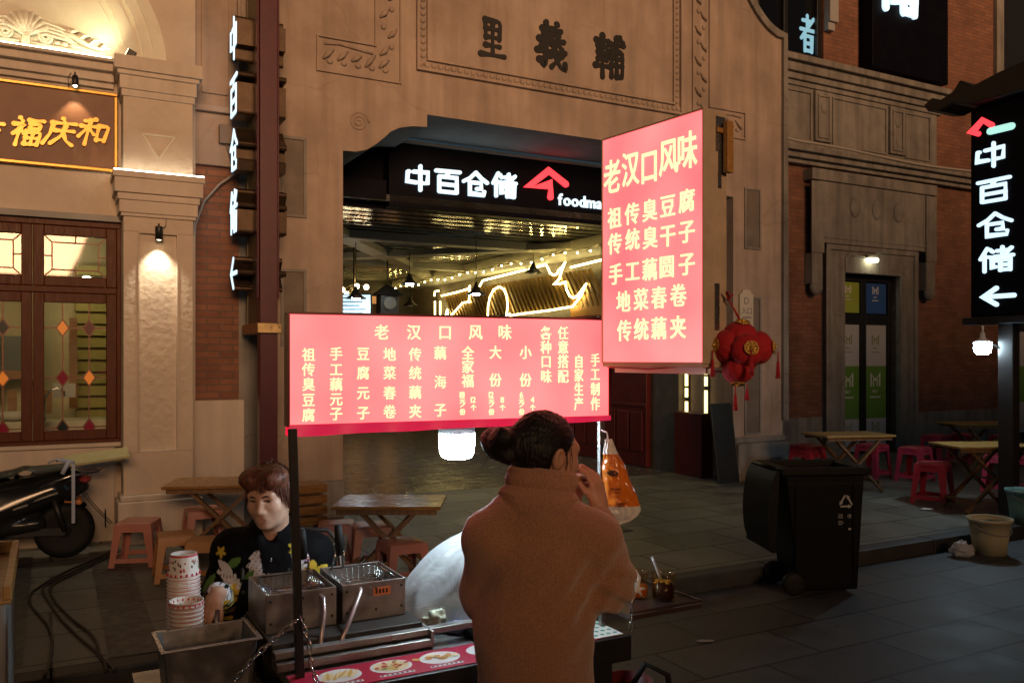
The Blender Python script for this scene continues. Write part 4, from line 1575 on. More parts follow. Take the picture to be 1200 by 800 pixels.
part('case', mb, M['blackmetal'], ln, bev=0.01)
mb = MB()
mb.hexa([(-0.26, -0.2, 0.16), (0.26, -0.2, 0.16), (0.26, 0.2, 0.16), (-0.26, 0.2, 0.16)], [(-0.03, -0.02, 0.36), (0.03, -0.02, 0.36), (0.03, 0.02, 0.36), (-0.03, 0.02, 0.36)])
part('roof', mb, M['blackmetal'], ln)
mb = MB()
mb.tube([(0, 0, 0.36), (0, 0, 3.6 - SZ(454, 357, 14.5)[1])], 0.012, 6)
part('hanger', mb, M['blackmetal'], ln)
mb = MB()
mb.M = Matrix.Translation((0, -0.125, 0.02)) @ Matrix.Rotation(PI / 2, 4, 'X')
mb.lathe([(0.0, 0.0), (0.12, 0.0), (0.12, 0.012), (0.10, 0.015), (0, 0.012)], (0, 0, 0), 24)
part('dial', mb, mat('dim_dial', (0.12, 0.13, 0.12), 0.4), ln)
mb = MB()
mb.lathe([(0, -0.45), (0.05, -0.44), (0.09, -0.38), (0.05, -0.325)], (0, 0, 0), 14)
part('red_lamp', mb, mat('red_lamp', (0.6, 0.05, 0.05), 0.4, emit=(1, 0.08, 0.08), estr=0.5), ln)

# ---- plaque and leaning board at the pillar
pq = thing('entrance_plaque', 'cream shaped entrance plaque on the stone pillar beside the lightbox', 'plaque', W(8.0 + 0.21, 8.58, 2.42), TH)
mb = MB()
mb.prism([(-0.12, -0.27), (0.12, -0.27), (0.12, 0.19), (0.09, 0.20), (0.06, 0.25), (-0.06, 0.25), (-0.09, 0.20), (-0.12, 0.19)], -0.012, 0.012)
part('board', mb, mat('cream_enamel', (0.55, 0.50, 0.40), 0.4), pq, bev=0.004)
mb = MB()
put_line(mb, 'D', 0, 0.06, 0.13, -0.013, 0.01, 0.003, 'c')
put_char(mb, '入', -0.05, -0.03, 0.10, 0.10, -0.013, 0.012, 0.003)
put_char(mb, '口', 0.05, -0.03, 0.10, 0.10, -0.013, 0.012, 0.003)
mb.box(-0.08, 0.08, -0.0145, -0.0125, -0.13, -0.11)
part('lettering', mb, mat('grey_enamel_letter', (0.22, 0.20, 0.17), 0.5), pq)
lb = thing('leaning_board', 'dark board leaning on the arch jamb beneath the lightbox', 'board', W(7.86, 8.48, 0.12), TH)
mb = MB()
mb.M = Matrix.Rotation(math.radians(-9), 4, 'X')
mb.box(-0.22, 0.14, 0, 0.03, 0.0, 1.05)
part('panel', mb, mat('dark_poster_board', (0.02, 0.022, 0.02), 0.4, var=0.5), lb, bev=0.004)
mb = MB()
mb.M = Matrix.Rotation(math.radians(-9), 4, 'X')
mb.box(0.142, 0.155, -0.005, 0.035, 0.0, 1.06)
part('edge_strip', mb, M['soffit'], lb)

# ---- hanging vertical sign on its maroon post
BL = thing('projecting_sign', 'tall maroon post sign with white lit side characters and arrow beside the arch', 'sign', W(1.75, 8.02, 0), TH - PI / 2)
# local x runs from the wall towards the street, y along the facade
mb = MB()
mb.box(0.0, 0.12, -0.08, 0.08, 0.12, 6.5)
mb.box(0.02, 0.10, -0.10, -0.082, 2.3, 6.5)
mb.box(0.02, 0.10, 0.082, 0.10, 2.3, 6.5)
part('post', mb, M['maroon'], BL, bev=0.006)
mb = MB()
mb.box(-0.50, -0.003, -0.07, 0.07, 2.08, 6.5)
for x in (-0.50, -0.04):
    mb.box(x, x + 0.035, -0.078, 0.078, 2.08, 6.5)
part('backing_panel', mb, M['olive'], BL, bev=0.004)
mb = MB()
mb.box(-0.54, 0.16, -0.11, 0.11, 1.98, 2.075)
part('bottom_plate', mb, M['brass'], BL, bev=0.006)
for chx, py in (('中', 38), ('百', 106), ('仓', 172), ('储', 245), ('<', 318)):
    side, face, back = MB(), MB(), MB()
    z = 1.75 + (420 - py) / 1000 * 7.83
    w, h = 0.34, 0.40
    for k, st in enumerate(LOGO[chx]):
        P = [(-0.26 + (p[0] - 50) / 100 * w, z + (p[1] - 50) / 100 * h) for p in st]
        ribbon(side, P, [0.026] * len(P), -0.235 - 0.0004 * k, -0.072)
        ribbon(face, P, [0.019] * len(P), -0.246 - 0.0004 * k, -0.238 - 0.0004 * k)
        ribbon(back, P, [0.026] * len(P), 0.072, 0.21 + 0.0004 * k)
    for dz in (-0.12, 0.12):
        side.tube([(-0.24, -0.18, z + dz), (-0.24, 0.17, z + dz)], 0.012, 6)
    lo = part('letter_box', side, M['darkbrass'], BL)
    part('letter_face', face, M['white_led'], lo)
    part('rear_letter_box', back, M['darkbrass'], BL)

# ================================================================== BRICK BUILDING (right)
BB = thing('brick_building', 'red brick and grey stone building with carved doorway, cornices and dark windows', 'building', (0, 0, 0), TH)
BT = 9.9
DX0, DX1, DZ1 = 11.57, 12.96, 3.17
UX0, UX1, UZ0 = 9.72, 11.17, 6.62
VX0, VX1 = 15.95, 19.5
mb = MB()
mb.prism([(8.2, 0.12), (DX0, 0.12), (DX0, DZ1), (DX1, DZ1), (DX1, 0.12), (16.45, 0.12), (16.45, 3.15), (17.9, 3.15), (17.9, 0.12), (26, 0.12), (26, 12), (8.2, 12)], BT, BT + 0.3,
         holes=[[(UX0, UZ0), (UX1, UZ0), (UX1, 8.6), (UX0, 8.6)], [(VX0, 6.9), (VX1, 6.9), (VX1, 9.6), (VX0, 9.6)]])
part('wall', mb, M['brick'], BB)
for x0, x1 in ((8.93, 11.09), (13.40, 16.2), (18.1, 26)):
    mb = MB()
    mb.box(x0, x1, BT - 0.05, BT - 0.003, 0.12, 0.80)
    part('stone_base', mb, M['greystone'], BB, bev=0.01)
mb = MB()                                        # door surround
mb.box(11.15, DX0, BT - 0.10, BT + 0.25, 0.12, 3.20)
mb.box(DX1, 13.34, BT - 0.10, BT + 0.25, 0.12, 3.20)
mb.box(11.15, 13.34, BT - 0.10, BT + 0.25, DZ1, 3.58)
mb.box(11.10, 11.20, BT - 0.13, BT - 0.102, 0.12, 3.58)
mb.box(13.29, 13.39, BT - 0.13, BT - 0.102, 0.12, 3.58)
mb.box(11.10, 13.39, BT - 0.135, BT - 0.105, 3.53, 3.62)
part('door_surround', mb, M['greystone'], BB, bev=0.012)
mb = MB()                                        # carved block over the door
mb.box(10.86, 13.66, BT - 0.16, BT - 0.003, 3.625, 4.62)
mb.box(10.70, 13.80, BT - 0.20, BT - 0.003, 4.622, 4.80)
for x in (10.70, 13.52):
    mb.box(x, x + 0.28, BT - 0.19, BT - 0.161, 3.45, 4.60)
    mb.box(x + 0.02, x + 0.26, BT - 0.17, BT - 0.003, 2.95, 3.449)
    mb.sphere((x + 0.14, BT - 0.14, 2.90), (0.13, 0.08, 0.13), 14, 8)
for x in (11.72, 12.26, 12.80):
    mb.sphere((x, BT - 0.165, 4.25), (0.125, 0.05, 0.17), 16, 8)
mb.box(10.98, 13.54, BT - 0.175, BT - 0.162, 3.70, 3.74)
part('carved_lintel', mb, M['greystone'], BB, bev=0.012)
mb = MB()                                        # entablature: lower cornice, panelled frieze, upper cornice
for z0, z1, d in ((4.86, 4.93, 0.12), (4.93, 5.02, 0.20), (5.02, 5.10, 0.28)):
    mb.box(9.0, 26, BT - d, BT - 0.003, z0, z1)
mb.box(9.0, 13.9, BT - 0.12, BT - 0.003, 5.102, 6.08)
for z0, z1, d in ((6.082, 6.16, 0.15), (6.16, 6.26, 0.20), (6.26, 6.40, 0.26), (6.40, 6.50, 0.34)):
    mb.box(9.0, 14.0, BT - d, BT - 0.003, z0, z1)
part('cornice', mb, M['greystone'], BB, bev=0.012)
mb = MB()
for x0 in (10.80, 12.60):
    mb.box(x0, x0 + 0.38, BT - 0.17, BT - 0.122, 5.25, 6.06)
    frame_ring(mb, x0 + 0.05, x0 + 0.33, 5.30, 6.0, 0.035, BT - 0.19, BT - 0.171)
    mb.sphere((x0 + 0.19, BT - 0.171, 5.8), (0.08, 0.03, 0.1), 10, 6)
for x0, x1 in ((9.3, 10.75), (11.23, 12.55), (13.02, 13.7)):
    frame_ring(mb, x0, x1, 5.22, 6.02, 0.03, BT - 0.145, BT - 0.121)
part('frieze_panel', mb, M['greystone'], BB, bev=0.006)
# door and posters
dr = MB()
for x0, x1 in ((DX0, DX0 + 0.07), (12.205, 12.325), (DX1 - 0.07, DX1)):
    dr.box(x0, x1, BT + 0.10, BT + 0.18, 0.12, DZ1 - 0.10)
dr.box(DX0, DX1, BT + 0.10, BT + 0.18, DZ1 - 0.099, DZ1)
dr.box(DX0 + 0.071, 12.204, BT + 0.102, BT + 0.178, 2.34, 2.50)
dr.box(12.326, DX1 - 0.071, BT + 0.102, BT + 0.178, 2.34, 2.50)
door = part('door', dr, M['blackmetal'], BB, bev=0.006)
dr = MB()
dr.box(DX0 + 0.05, DX1 - 0.05, BT + 0.15, BT + 0.17, 0.13, DZ1 - 0.05)
part('glass', dr, mat('dark_door_glass', (0.01, 0.012, 0.012), 0.08), door)
pgreen = mat('green_poster', (0.14, 0.30, 0.05), 0.5)
plime = mat('lime_poster', (0.34, 0.42, 0.06), 0.5)
pblue = mat('blue_poster', (0.03, 0.10, 0.34), 0.5)
pwhite = mat('pale_poster', (0.52, 0.52, 0.54), 0.5)


def mark(mb, cx, z, w, y):                       # the letter M mark and two lines of small lettering
    h = w * 0.95
    ribbon(mb, [(cx - w / 2, z), (cx - w / 2, z + h), (cx, z + h * 0.45), (cx + w / 2, z + h), (cx + w / 2, z)], [w * 0.075] * 5, y - 0.0014, y)
    ribbon(mb, [(cx - w * 0.22, z), (cx - w * 0.22, z + h * 0.5)], [w * 0.06] * 2, y - 0.0018, y)
    ribbon(mb, [(cx + w * 0.22, z), (cx + w * 0.22, z + h * 0.5)], [w * 0.06] * 2, y - 0.0018, y)
    put_line(mb, 'MGT', cx, z - w * 0.55, w * 0.30, y - 0.0005, 0.01, 0.002, 'c')
    for k in range(6):
        mb.box(cx - w * 0.62 + k * w * 0.21, cx - w * 0.62 + k * w * 0.21 + w * 0.15, y - 0.0015, y, z - w * 0.95, z - w * 0.82)


olive = mat('olive_print', (0.22, 0.25, 0.08), 0.5)
yp = BT + 0.146
for i, (x0, x1) in enumerate(((DX0 + 0.08, 12.195), (12.335, DX1 - 0.08))):
    cx = (x0 + x1) / 2
    for z0, z1, pm_, zm, w_, ink in ((2.53, 3.05, pblue if i else plime, 2.87, 0.13, M['paper']), (1.62, 2.33, pwhite, 2.0, 0.16, olive), (0.72, 1.618, pgreen, 1.28, 0.22, M['paper']), (0.16, 0.718, pwhite, 0.5, 0.16, olive)):
        mb = MB()
        mb.box(x0, x1, yp - 0.002, yp, z0, z1)
        po = part('poster', mb, pm_, door)
        mb = MB()
        mark(mb, cx, zm, w_, yp - 0.0025)
        mb_ = part('poster_print', mb, ink, po)
        mb_.parent = door
dr = MB()                                        # second doorway farther along
for x0, x1 in ((16.45, 16.53), (17.1, 17.22), (17.82, 17.9)):
    dr.box(x0, x1, BT + 0.06, BT + 0.16, 0.12, 3.15)
dr.box(16.531, 17.819, BT + 0.062, BT + 0.16, 2.3, 2.42)
dr.box(16.5, 17.85, BT + 0.14, BT + 0.15, 0.13, 3.1)
d2 = part('door', dr, M['blackmetal'], BB, bev=0.006)
for x0, x1 in ((16.54, 17.09), (17.23, 17.81)):
    for z0, z1, pm_ in ((2.45, 2.95, pblue), (1.6, 2.28, pwhite), (0.9, 1.598, pgreen), (0.3, 0.898, pwhite)):
        mb = MB()
        mb.box(x0, x1, BT + 0.13, BT + 0.137, z0, z1)
        part('poster', mb, pm_, d2)
# upper windows
dr = MB()
frame_ring(dr, UX0, UX1, UZ0, 8.6, 0.09, BT + 0.05, BT + 0.16)
dr.box(10.33, 10.42, BT + 0.05, BT + 0.16, UZ0 + 0.091, 8.5)
w1 = part('window', dr, M['blackmetal'], BB, bev=0.006)
dr = MB()
dr.box(UX0 + 0.05, UX1 - 0.05, BT + 0.12, BT + 0.14, UZ0 + 0.05, 8.55)
part('glass', dr, mat('dark_window_glass', (0.006, 0.007, 0.009), 0.06), w1)
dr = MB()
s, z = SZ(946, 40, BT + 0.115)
logo_char(dr, '者', s, z, 0.34, 0.62, BT + 0.119, wt=9, depth=0.008)  # glowing character stands in for a lit sign's reflection in the glass
part('lit_character', dr, emis('sign_reflection_glow', (0.20, 0.45, 0.60), 0.8), w1)
dr = MB()
dr.box(UX1 + 0.003, UX1 + 0.20, BT - 0.14, BT - 0.003, 7.25, 8.8)
dr.box(UX1 + 0.003, UX1 + 0.16, BT - 0.10, BT - 0.003, 7.12, 7.248)
part('window_trim', dr, mat('pale_window_trim', (0.34, 0.33, 0.32), 0.7), w1, bev=0.01)
dr = MB()
frame_ring(dr, VX0, VX1, 6.9, 9.6, 0.10, BT + 0.08, BT + 0.2)
dr.box(VX0 + 0.05, VX1 - 0.05, BT + 0.16, BT + 0.18, 6.95, 9.55)
w2 = part('window', dr, M['blackmetal'], BB, bev=0.006)
dr = MB()
dr.box(VX0 - 0.22, VX0 - 0.003, BT - 0.08, BT + 0.05, 6.6, 9.7)
dr.box(VX0 - 0.30, VX1 + 0.3, BT - 0.14, BT - 0.003, 6.5, 6.70)
part('window_trim', dr, M['greystone'], w2, bev=0.01)

mb = MB()
mb.box(11.98, 13.95, BT - 0.30, BT - 0.10, 6.58, 11.0)
us = thing('wall_signboard', 'tall black signboard high on the brick wall with a huge white lit character', 'sign', (0, 0, 0), TH)
part('panel', mb, M['darkpanel'], us, bev=0.008)
mb = MB()
s, z = SZ(1052, -20, BT - 0.3)
logo_char(mb, '储', s, z, 0.98, 1.05, BT - 0.303, wt=7.5, depth=0.04)
part('lettering', mb, M['white_led'], us)
mb = MB()
for z in (6.9, 8.2):
    mb.box(12.3, 12.4, BT - 0.10, BT - 0.003, z, z + 0.1)
    mb.box(13.5, 13.6, BT - 0.10, BT - 0.003, z, z + 0.1)
part('mounting_bracket', mb, M['blackmetal'], us)

mb = MB()
mb.tube([(9.08, 9.50, 0.12), (9.08, 9.50, 4.6)], 0.045, 10)
for z in (1.2, 2.6, 4.0):
    mb.tube([(9.08, 9.50, z), (9.08, 9.50, z + 0.05)], 0.056, 10)
o = part('drainpipe', mb, mat('dark_drainpipe', (0.06, 0.055, 0.05), 0.5, var=0.3), None, rotz=TH)
tag(o, 'dark round drainpipe in the corner between gate pillar and brick wall', 'drainpipe')
mb = MB()
pts = [(9.0, BT - 0.29, 5.16)]
for i in range(30):
    s = 9.1 + i * 0.4
    pts.append((s, BT - 0.295, 5.125 + 0.03 * math.sin(s * 1.3) + (0.25 * math.exp(-((s - 9.2) / 0.5) ** 2))))
mb.tube(pts, 0.022, 6)
o = part('cornice_cable', mb, mat('pale_cable', (0.42, 0.38, 0.33), 0.5), None, rotz=TH)
tag(o, 'pale cable running along the lower cornice of the brick building', 'cable')

lp = thing('door_lamp', 'small lit wall lamp above the poster covered door', 'wall lamp', W(12.15, BT - 0.1, 3.40), TH)
mb = MB()
mb.box(-0.16, 0.10, -0.10, 0.0, 0.03, 0.09)
mb.tube([(-0.16, -0.05, 0.05), (-0.50, -0.02, 0.07), (-0.58, -0.01, 0.0), (-0.58, -0.01, -0.2)], 0.018, 6)
part('body', mb, mat('grey_lamp_body', (0.25, 0.24, 0.2), 0.5), lp, bev=0.008)
mb = MB()
mb.box(-0.11, 0.09, -0.12, -0.03, -0.03, 0.028)
part('diffuser', mb, emis('yellow_white_lamp', (1.0, 0.95, 0.62), 16.0), lp, bev=0.01)

# ---- totem sign at the kerb
TO = thing('totem_sign', 'black totem sign on a dark post with white lit characters and red arrow logo', 'sign', W(8.75, 5.62, 0.12), TH - PI / 2)
mb = MB()
mb.box(0.20, 0.36, -0.06, 0.06, 0.0, 2.05)
mb.box(0.12, 0.44, -0.10, 0.10, 0.0, 0.02)
mb.box(1.00, 1.14, -0.06, 0.06, 0.0, 2.05)
part('post', mb, mat('dark_brown_post', (0.03, 0.022, 0.02), 0.4, var=0.4), TO, bev=0.008)
mb = MB()
mb.box(-0.08, 1.40, -0.09, 0.09, 2.07, 4.30)
part('panel', mb, M['darkpanel'], TO, bev=0.01)
mb = MB()
mb.box(-0.16, 1.48, -0.12, 0.12, 1.99, 2.066)
part('bottom_rail', mb, M['blackmetal'], TO, bev=0.008)
mb = MB()
mb.prism([(-0.55, 4.44), (-0.50, 4.36), (-0.36, 4.33), (-0.2, 4.37), (0.0, 4.303), (1.45, 4.303), (1.6, 4.4), (1.2, 4.46), (0.6, 4.60), (0.3, 4.56), (0.02, 4.50), (-0.12, 4.60), (-0.2, 4.50), (-0.35, 4.45), (-0.45, 4.50)], -0.22, 0.22)
part('roof', mb, M['blackmetal'], TO, bev=0.015)
# the lettering stands on the side that looks back along the pavement
fm, rm, gmm = MB(), MB(), MB()


def TT(px, py):                                  # photo point on that side of the totem
    a = (px - 600) / 1000
    s = 8.75 - 0.093
    Z = s / (a * CT + ST)
    t = Z * (CT - a * ST)
    return 5.62 - t, 1.75 + (420 - py) / 1000 * Z - 0.12


for chx, px, py in (('中', 1163, 182), ('百', 1165, 223), ('仓', 1166, 264), ('储', 1168, 304)):
    x, z = TT(px, py)
    fm = MB()
    logo_char(fm, chx, x, z, 0.37, 0.255, -0.092, wt=7.2, depth=0.02)
    part('lit_character', fm, M['white_led'], TO)
fm = MB()
x, z = TT(1170, 347)
logo_char(fm, '<', x, z, 0.40, 0.25, -0.092, wt=9.5, depth=0.02)
part('lit_arrow', fm, M['white_led'], TO)
ribbon(rm, [TT(1147, 157), TT(1138, 157), TT(1152, 141), TT(1163, 147)], [0.028] * 4, -0.11, -0.092)
part('arrow_logo', rm, M['red_led'], TO)
ribbon(gmm, [TT(1161, 154), TT(1186, 148)], [0.036] * 2, -0.11, -0.092)
part('logo_stroke', gmm, M['green_led'], TO)

bx, bz = TT(1152, 404)
lp = thing('hanging_bulb', 'cold white bulb lamp hanging under the black totem sign', 'lamp', W(8.62, 5.62 - bx - 0.02, bz + 0.12), TH)
mb = MB()
mb.lathe([(0.0, 0.13), (0.02, 0.13), (0.03, 0.07), (0.075, 0.045), (0.095, 0.035), (0.095, 0.03), (0, 0.03)], (0, 0, 0), 18)
mb.tube([(0, 0, 0.13), (0, 0, 0.2)], 0.012, 6)
part('cap', mb, M['white'], lp)
mb = MB()
mb.lathe([(0, -0.10), (0.05, -0.10), (0.075, -0.08), (0.085, -0.02), (0.085, 0.028), (0, 0.028)], (0, 0, 0), 18)
part('bulb', mb, emis('cold_bulb', (0.62, 0.86, 1.0), 100.0), lp)
mb = MB()
mb.bar((0.02, -0.02, 0.05), (0.14, -0.24, -0.12), 0.03, 0.02)
part('stay', mb, M['chrome'], lp)

# ================================================================== FURNITURE
LEGM = M['legwood']


def make_table(name, label, topmat, L, D, H, thick=0.025):
    t = thing(name, label, 'table')
    mb = MB()
    n = 7
    for i in range(n):
        y0 = -D / 2 + D * i / n
        mb.box(-L / 2, L / 2, y0 + 0.001, y0 + D / n - 0.001, H - thick, H)
    part('tabletop', mb, topmat, t, bev=0.004)
    mb = MB()
    for y in (-D / 2 + 0.05, D / 2 - 0.05):
        mb.box(-L / 2 + 0.03, L / 2 - 0.03, y - 0.015, y + 0.015, H - thick - 0.04, H - thick - 0.001)
    part('apron', mb, LEGM, t)
    for sx in (-1, 1):
        for k, y in enumerate((-D / 2 + 0.09, D / 2 - 0.09)):
            mb = MB()
            yy = y + 0.035 * sx
            mb.bar((sx * (L / 2 - 0.10), yy, 0.0), (-sx * (L / 2 - 0.16), yy, H - thick - 0.002), 0.028, 0.05, up=(0, 1, 0))
            part('leg', mb, LEGM, t)
    mb = MB()
    mb.tube([(0, -D / 2 + 0.08, H * 0.48), (0, D / 2 - 0.08, H * 0.48)], 0.012, 6)
    mb.box(L / 2 - 0.16, L / 2 - 0.12, -D / 2 + 0.1, D / 2 - 0.1, 0.10, 0.13)
    mb.box(-L / 2 + 0.12, -L / 2 + 0.16, -D / 2 + 0.1, D / 2 - 0.1, 0.10, 0.13)
    part('stretcher', mb, LEGM, t)
    return t


def make_stool(name, label, m, S, H, group, trim=0.6, hole=True):      # moulded plastic stool: tapered legs, seat, ring
    t = thing(name, label, 'stool', group=group)
    b, a = S / 2, S / 2 * 0.80
    mb = MB()
    n = 10

    def seat(u, v):
        x, y = (u - 0.5) * 2 * a, (v - 0.5) * 2 * a
        e = max(abs(u - 0.5), abs(v - 0.5)) * 2
        return (x, y, H - 0.012 * max(0, (e - 0.82) / 0.18) ** 2)
    mb.grid(seat, n, n)
    lip = [(-a, -a), (a, -a), (a, a), (-a, a)]
    o_ = 1.03
    for i in range(4):
        p, q = lip[i], lip[(i + 1) % 4]
        mb.add([(p[0], p[1], H - 0.012), (q[0], q[1], H - 0.012), (q[0] * o_, q[1] * o_, H - 0.045), (p[0] * o_, p[1] * o_, H - 0.045)], [(0, 1, 2, 3)])
    mb.box(-a * 0.98, a * 0.98, -a * 0.98, a * 0.98, H - 0.03, H - 0.0155)
    part('seat', mb, m, t)
    w = S * 0.19
    for sx in (-1, 1):
        for sy in (-1, 1):
            mb = MB()
            tx, ty = sx * a * 1.03, sy * a * 1.03
            fx_, fy_ = sx * b, sy * b
            th = 0.012
            # an L-shaped leg: two flat faces meeting at the corner
            mb.hexa([(fx_, fy_, 0), (fx_ - sx * w * 0.62, fy_, 0), (fx_ - sx * w * 0.62, fy_ - sy * th, 0), (fx_, fy_ - sy * th, 0)],
                    [(tx, ty, H - 0.045), (tx - sx * w, ty, H - 0.045), (tx - sx * w, ty - sy * th, H - 0.045), (tx, ty - sy * th, H - 0.045)])
            mb.hexa([(fx_, fy_ - sy * th, 0), (fx_ - sx * th, fy_ - sy * th, 0), (fx_ - sx * th, fy_ - sy * w * 0.62, 0), (fx_, fy_ - sy * w * 0.62, 0)],
                    [(tx, ty - sy * th, H - 0.045), (tx - sx * th, ty - sy * th, H - 0.045), (tx - sx * th, ty - sy * w, H - 0.045), (tx, ty - sy * w, H - 0.045)])
            part('leg', mb, m, t)
    for zf0, zf1 in ((0.10, 0.20), (0.78, 0.885)):
        mb = MB()
        for k in range(4):
            def at(zf, i, ins):
                r = b + (a * 1.03 - b) * (zf / 0.88)
                r -= ins
                x, y = lip[i]
                return ((1 if x > 0 else -1) * r, (1 if y > 0 else -1) * r, zf * H)
            i, j = k, (k + 1) % 4
            mb.add([at(zf0, i, 0.003), at(zf0, j, 0.003), at(zf1, j, 0.003), at(zf1, i, 0.003), at(zf0, i, 0.011), at(zf0, j, 0.011), at(zf1, j, 0.011), at(zf1, i, 0.011)],
                   [(0, 1, 2, 3), (5, 4, 7, 6), (3, 2, 6, 7), (0, 4, 5, 1)])
        part('ring', mb, m, t)
    return t


P0 = 0.125
T1 = make_table('folding_table', 'yellow folding table standing in front of the poster covered door', M['paintwood'], 0.92, 0.60, 0.70)
T1.location = (4.15, 10.55, P0)
T1.rotation_euler = (0, 0, TH - 0.30)
T2 = dup(T1, (5.12, 9.25, P0), TH - 0.42, 'yellow folding table nearest the totem sign with stools around it')
T3 = dup(T1, (6.75, 12.35, P0), TH - 0.42, 'yellow folding table against the stone base of the brick wall')
for t_ in (T1, T2, T3):
    t_['group'] = 'folding tables outside the brick building'
RS = 'red plastic stools by the yellow tables'
S1 = make_stool('plastic_stool', 'red stool at the pavement edge, standing clear of the tables', M['redstool'], 0.38, 0.46, RS)
S1.location = (4.76, 9.65, P0)
S1.rotation_euler = (0, 0, TH + 0.35)
for x, y, r, lab in ((5.36, 11.35, 0.2, 'red stool just behind the frontmost red stool'), (4.96, 11.75, 0.1, 'red stool beside the table before the poster door'), (6.52, 13.1, 0.0, 'red stool by the wall between door and wall table'),
                     (7.02, 13.3, 0.3, 'red stool against the wall under the wall table edge'), (5.98, 10.45, 0.4, 'red stool half behind the totem post'), (6.28, 10.25, -0.2, 'red stool just past the totem post at the frame edge'),
                     (7.5, 13.0, 0.1, 'red stool behind the totem post under the wall table')):
    dup(S1, (x, y, P0), TH + r, lab)
a_ = dup(S1, (3.82, 11.05, P0), TH + 0.1, 'lower red stool of the stacked pair beside the bin')
b_ = dup(S1, (3.83, 11.06, P0 + 0.055), TH + 0.12, 'upper red stool of the stacked pair beside the bin')
mb = MB()
mb.lathe([(0.0, 0.0), (0.05, 0.0), (0.06, 0.03), (0.045, 0.075), (0.02, 0.09), (0, 0.09)], (0, 0, 0), 14, wob=lambda a: 1 + 0.12 * math.sin(3 * a))
o = part('tissue_roll', mb, M['paper'], None, loc=W(8.55, 5.84, P0 + 0.702))
o.location = (5.30, 9.15, P0 + 0.703)
tag(o, 'white tissue roll on the table beside the totem post', 'tissue roll')

# left side
L1 = make_table('folding_table', 'brown varnished folding table between pilaster and vendor', M['wood'], 0.86, 0.55, 0.60)
L1.location = (-2.42, 7.15, P0)
L1.rotation_euler = (0, 0, TH - 0.35)
L2 = make_table('folding_table', 'brown folding table with shiny top standing in front of the arch', M['wood'], 0.78, 0.55, 0.57)
L2.location = (-0.90, 6.35, P0)
L2.rotation_euler = (0, 0, TH - 0.50)
PSG = 'pink plastic stools around the brown tables'
A = make_stool('plastic_stool', 'faded pink stool standing alone against the pilaster base', M['pinkstool'], 0.34, 0.345, PSG)
A.location = (-2.98, 6.80, P0)
A.rotation_euler = (0, 0, 0.12)
for x, y, r, lab in ((-2.66, 7.35, 0.5, 'faded pink stool under the edge of the table beside the pilaster'), (-1.38, 6.70, 0.2, 'pink stool behind the vendor arm at the fryers'), (-1.10, 6.62, 0.35, 'pink stool with bright seat under the shiny table'),
                     (-0.78, 6.05, 0.5, 'pink stool close behind the white plastic sheet')):
    dup(A, (x, y, P0), r, lab)
Bq = make_stool('plastic_stool', 'orange brown stool directly behind the tall stack of cups', M['orangestool'], 0.32, 0.33, PSG)
Bq.location = (-2.50, 6.35, P0)
Bq.rotation_euler = (0, 0, 0.45)
dup(Bq, (-2.16, 6.05, P0 + 0.02), 0.2, 'orange brown stool close to the vendor chair')
wb = thing('wooden_crate_seat', 'slatted orange wood box seat behind the vendor shoulder', 'box seat', (-1.80, 7.3, P0), TH)
mb = MB()
for i in range(4):
    mb.box(-0.18, 0.18, -0.16, 0.16, 0.22 + i * 0.09, 0.29 + i * 0.09)
part('slat_body', mb, M['wood'], wb, bev=0.006)
for sx in (-1, 1):
    for sy in (-1, 1):
        mb = MB()
        mb.box(sx * 0.16 - 0.02, sx * 0.16 + 0.02, sy * 0.14 - 0.02, sy * 0.14 + 0.02, 0, 0.219)
        part('leg', mb, M['wood'], wb)

# ================================================================== THINGS ON THE GROUND
def GP(px, py, h=0.12):                          # photo point on the ground at height h
    Z = (1.75 - h) * 1000 / (py - 420)
    return Vector(((px - 600) / 1000 * Z, Z, h))


def PL(px, py, org, rot, y0=0.0):                # photo point on a thing's own front plane -> local x, z
    a, b = (px - 600) / 1000, (420 - py) / 1000
    nx, ny = -math.sin(rot), math.cos(rot)
    ox, oy = org[0] + nx * y0, org[1] + ny * y0
    Z = (ox * nx + oy * ny) / (a * nx + ny)
    dx, dy = a * Z - ox, Z - oy
    return dx * math.cos(rot) + dy * math.sin(rot), 1.75 + b * Z - org[2]


bn = thing('wheelie_bin', 'black two wheeled rubbish bin with its lid hanging open, at the kerb', 'rubbish bin', (1.99, 6.26, 0), math.radians(5))
mb = MB()
BH = 0.95
b0 = [(0.14, 0.06, 0.03), (0.60, 0.06, 0.03), (0.60, 0.40, 0.03), (0.14, 0.40, 0.03)]
b1 = [(0.02, 0.0, BH - 0.06), (0.62, 0.0, BH - 0.06), (0.62, 0.46, BH - 0.06), (0.02, 0.46, BH - 0.06)]
mb.add(b0 + b1, [(3, 2, 1, 0), (0, 1, 5, 4), (1, 2, 6, 5), (2, 3, 7, 6), (3, 0, 4, 7)])
i1 = [(0.05, 0.03, BH - 0.06), (0.59, 0.03, BH - 0.06), (0.59, 0.43, BH - 0.06), (0.05, 0.43, BH - 0.06)]
i0 = [(0.12, 0.08, 0.1), (0.53, 0.08, 0.1), (0.53, 0.38, 0.1), (0.12, 0.38, 0.1)]
mb.add(i1 + i0, [(0, 1, 5, 4), (1, 2, 6, 5), (2, 3, 7, 6), (3, 0, 4, 7), (4, 5, 6, 7)])
part('body', mb, M['blackplastic'], bn, bev=0.012, fix=False)
mb = MB()
frame_o = [(-0.03, -0.035), (0.66, -0.035), (0.66, 0.495), (-0.03, 0.495)]
frame_i = [(0.05, 0.03), (0.59, 0.03), (0.59, 0.43), (0.05, 0.43)]
vs = [(x, y, BH - 0.06) for x, y in frame_o] + [(x, y, BH - 0.06) for x, y in frame_i] + [(x, y, BH) for x, y in frame_o] + [(x, y, BH) for x, y in frame_i]
fs = []
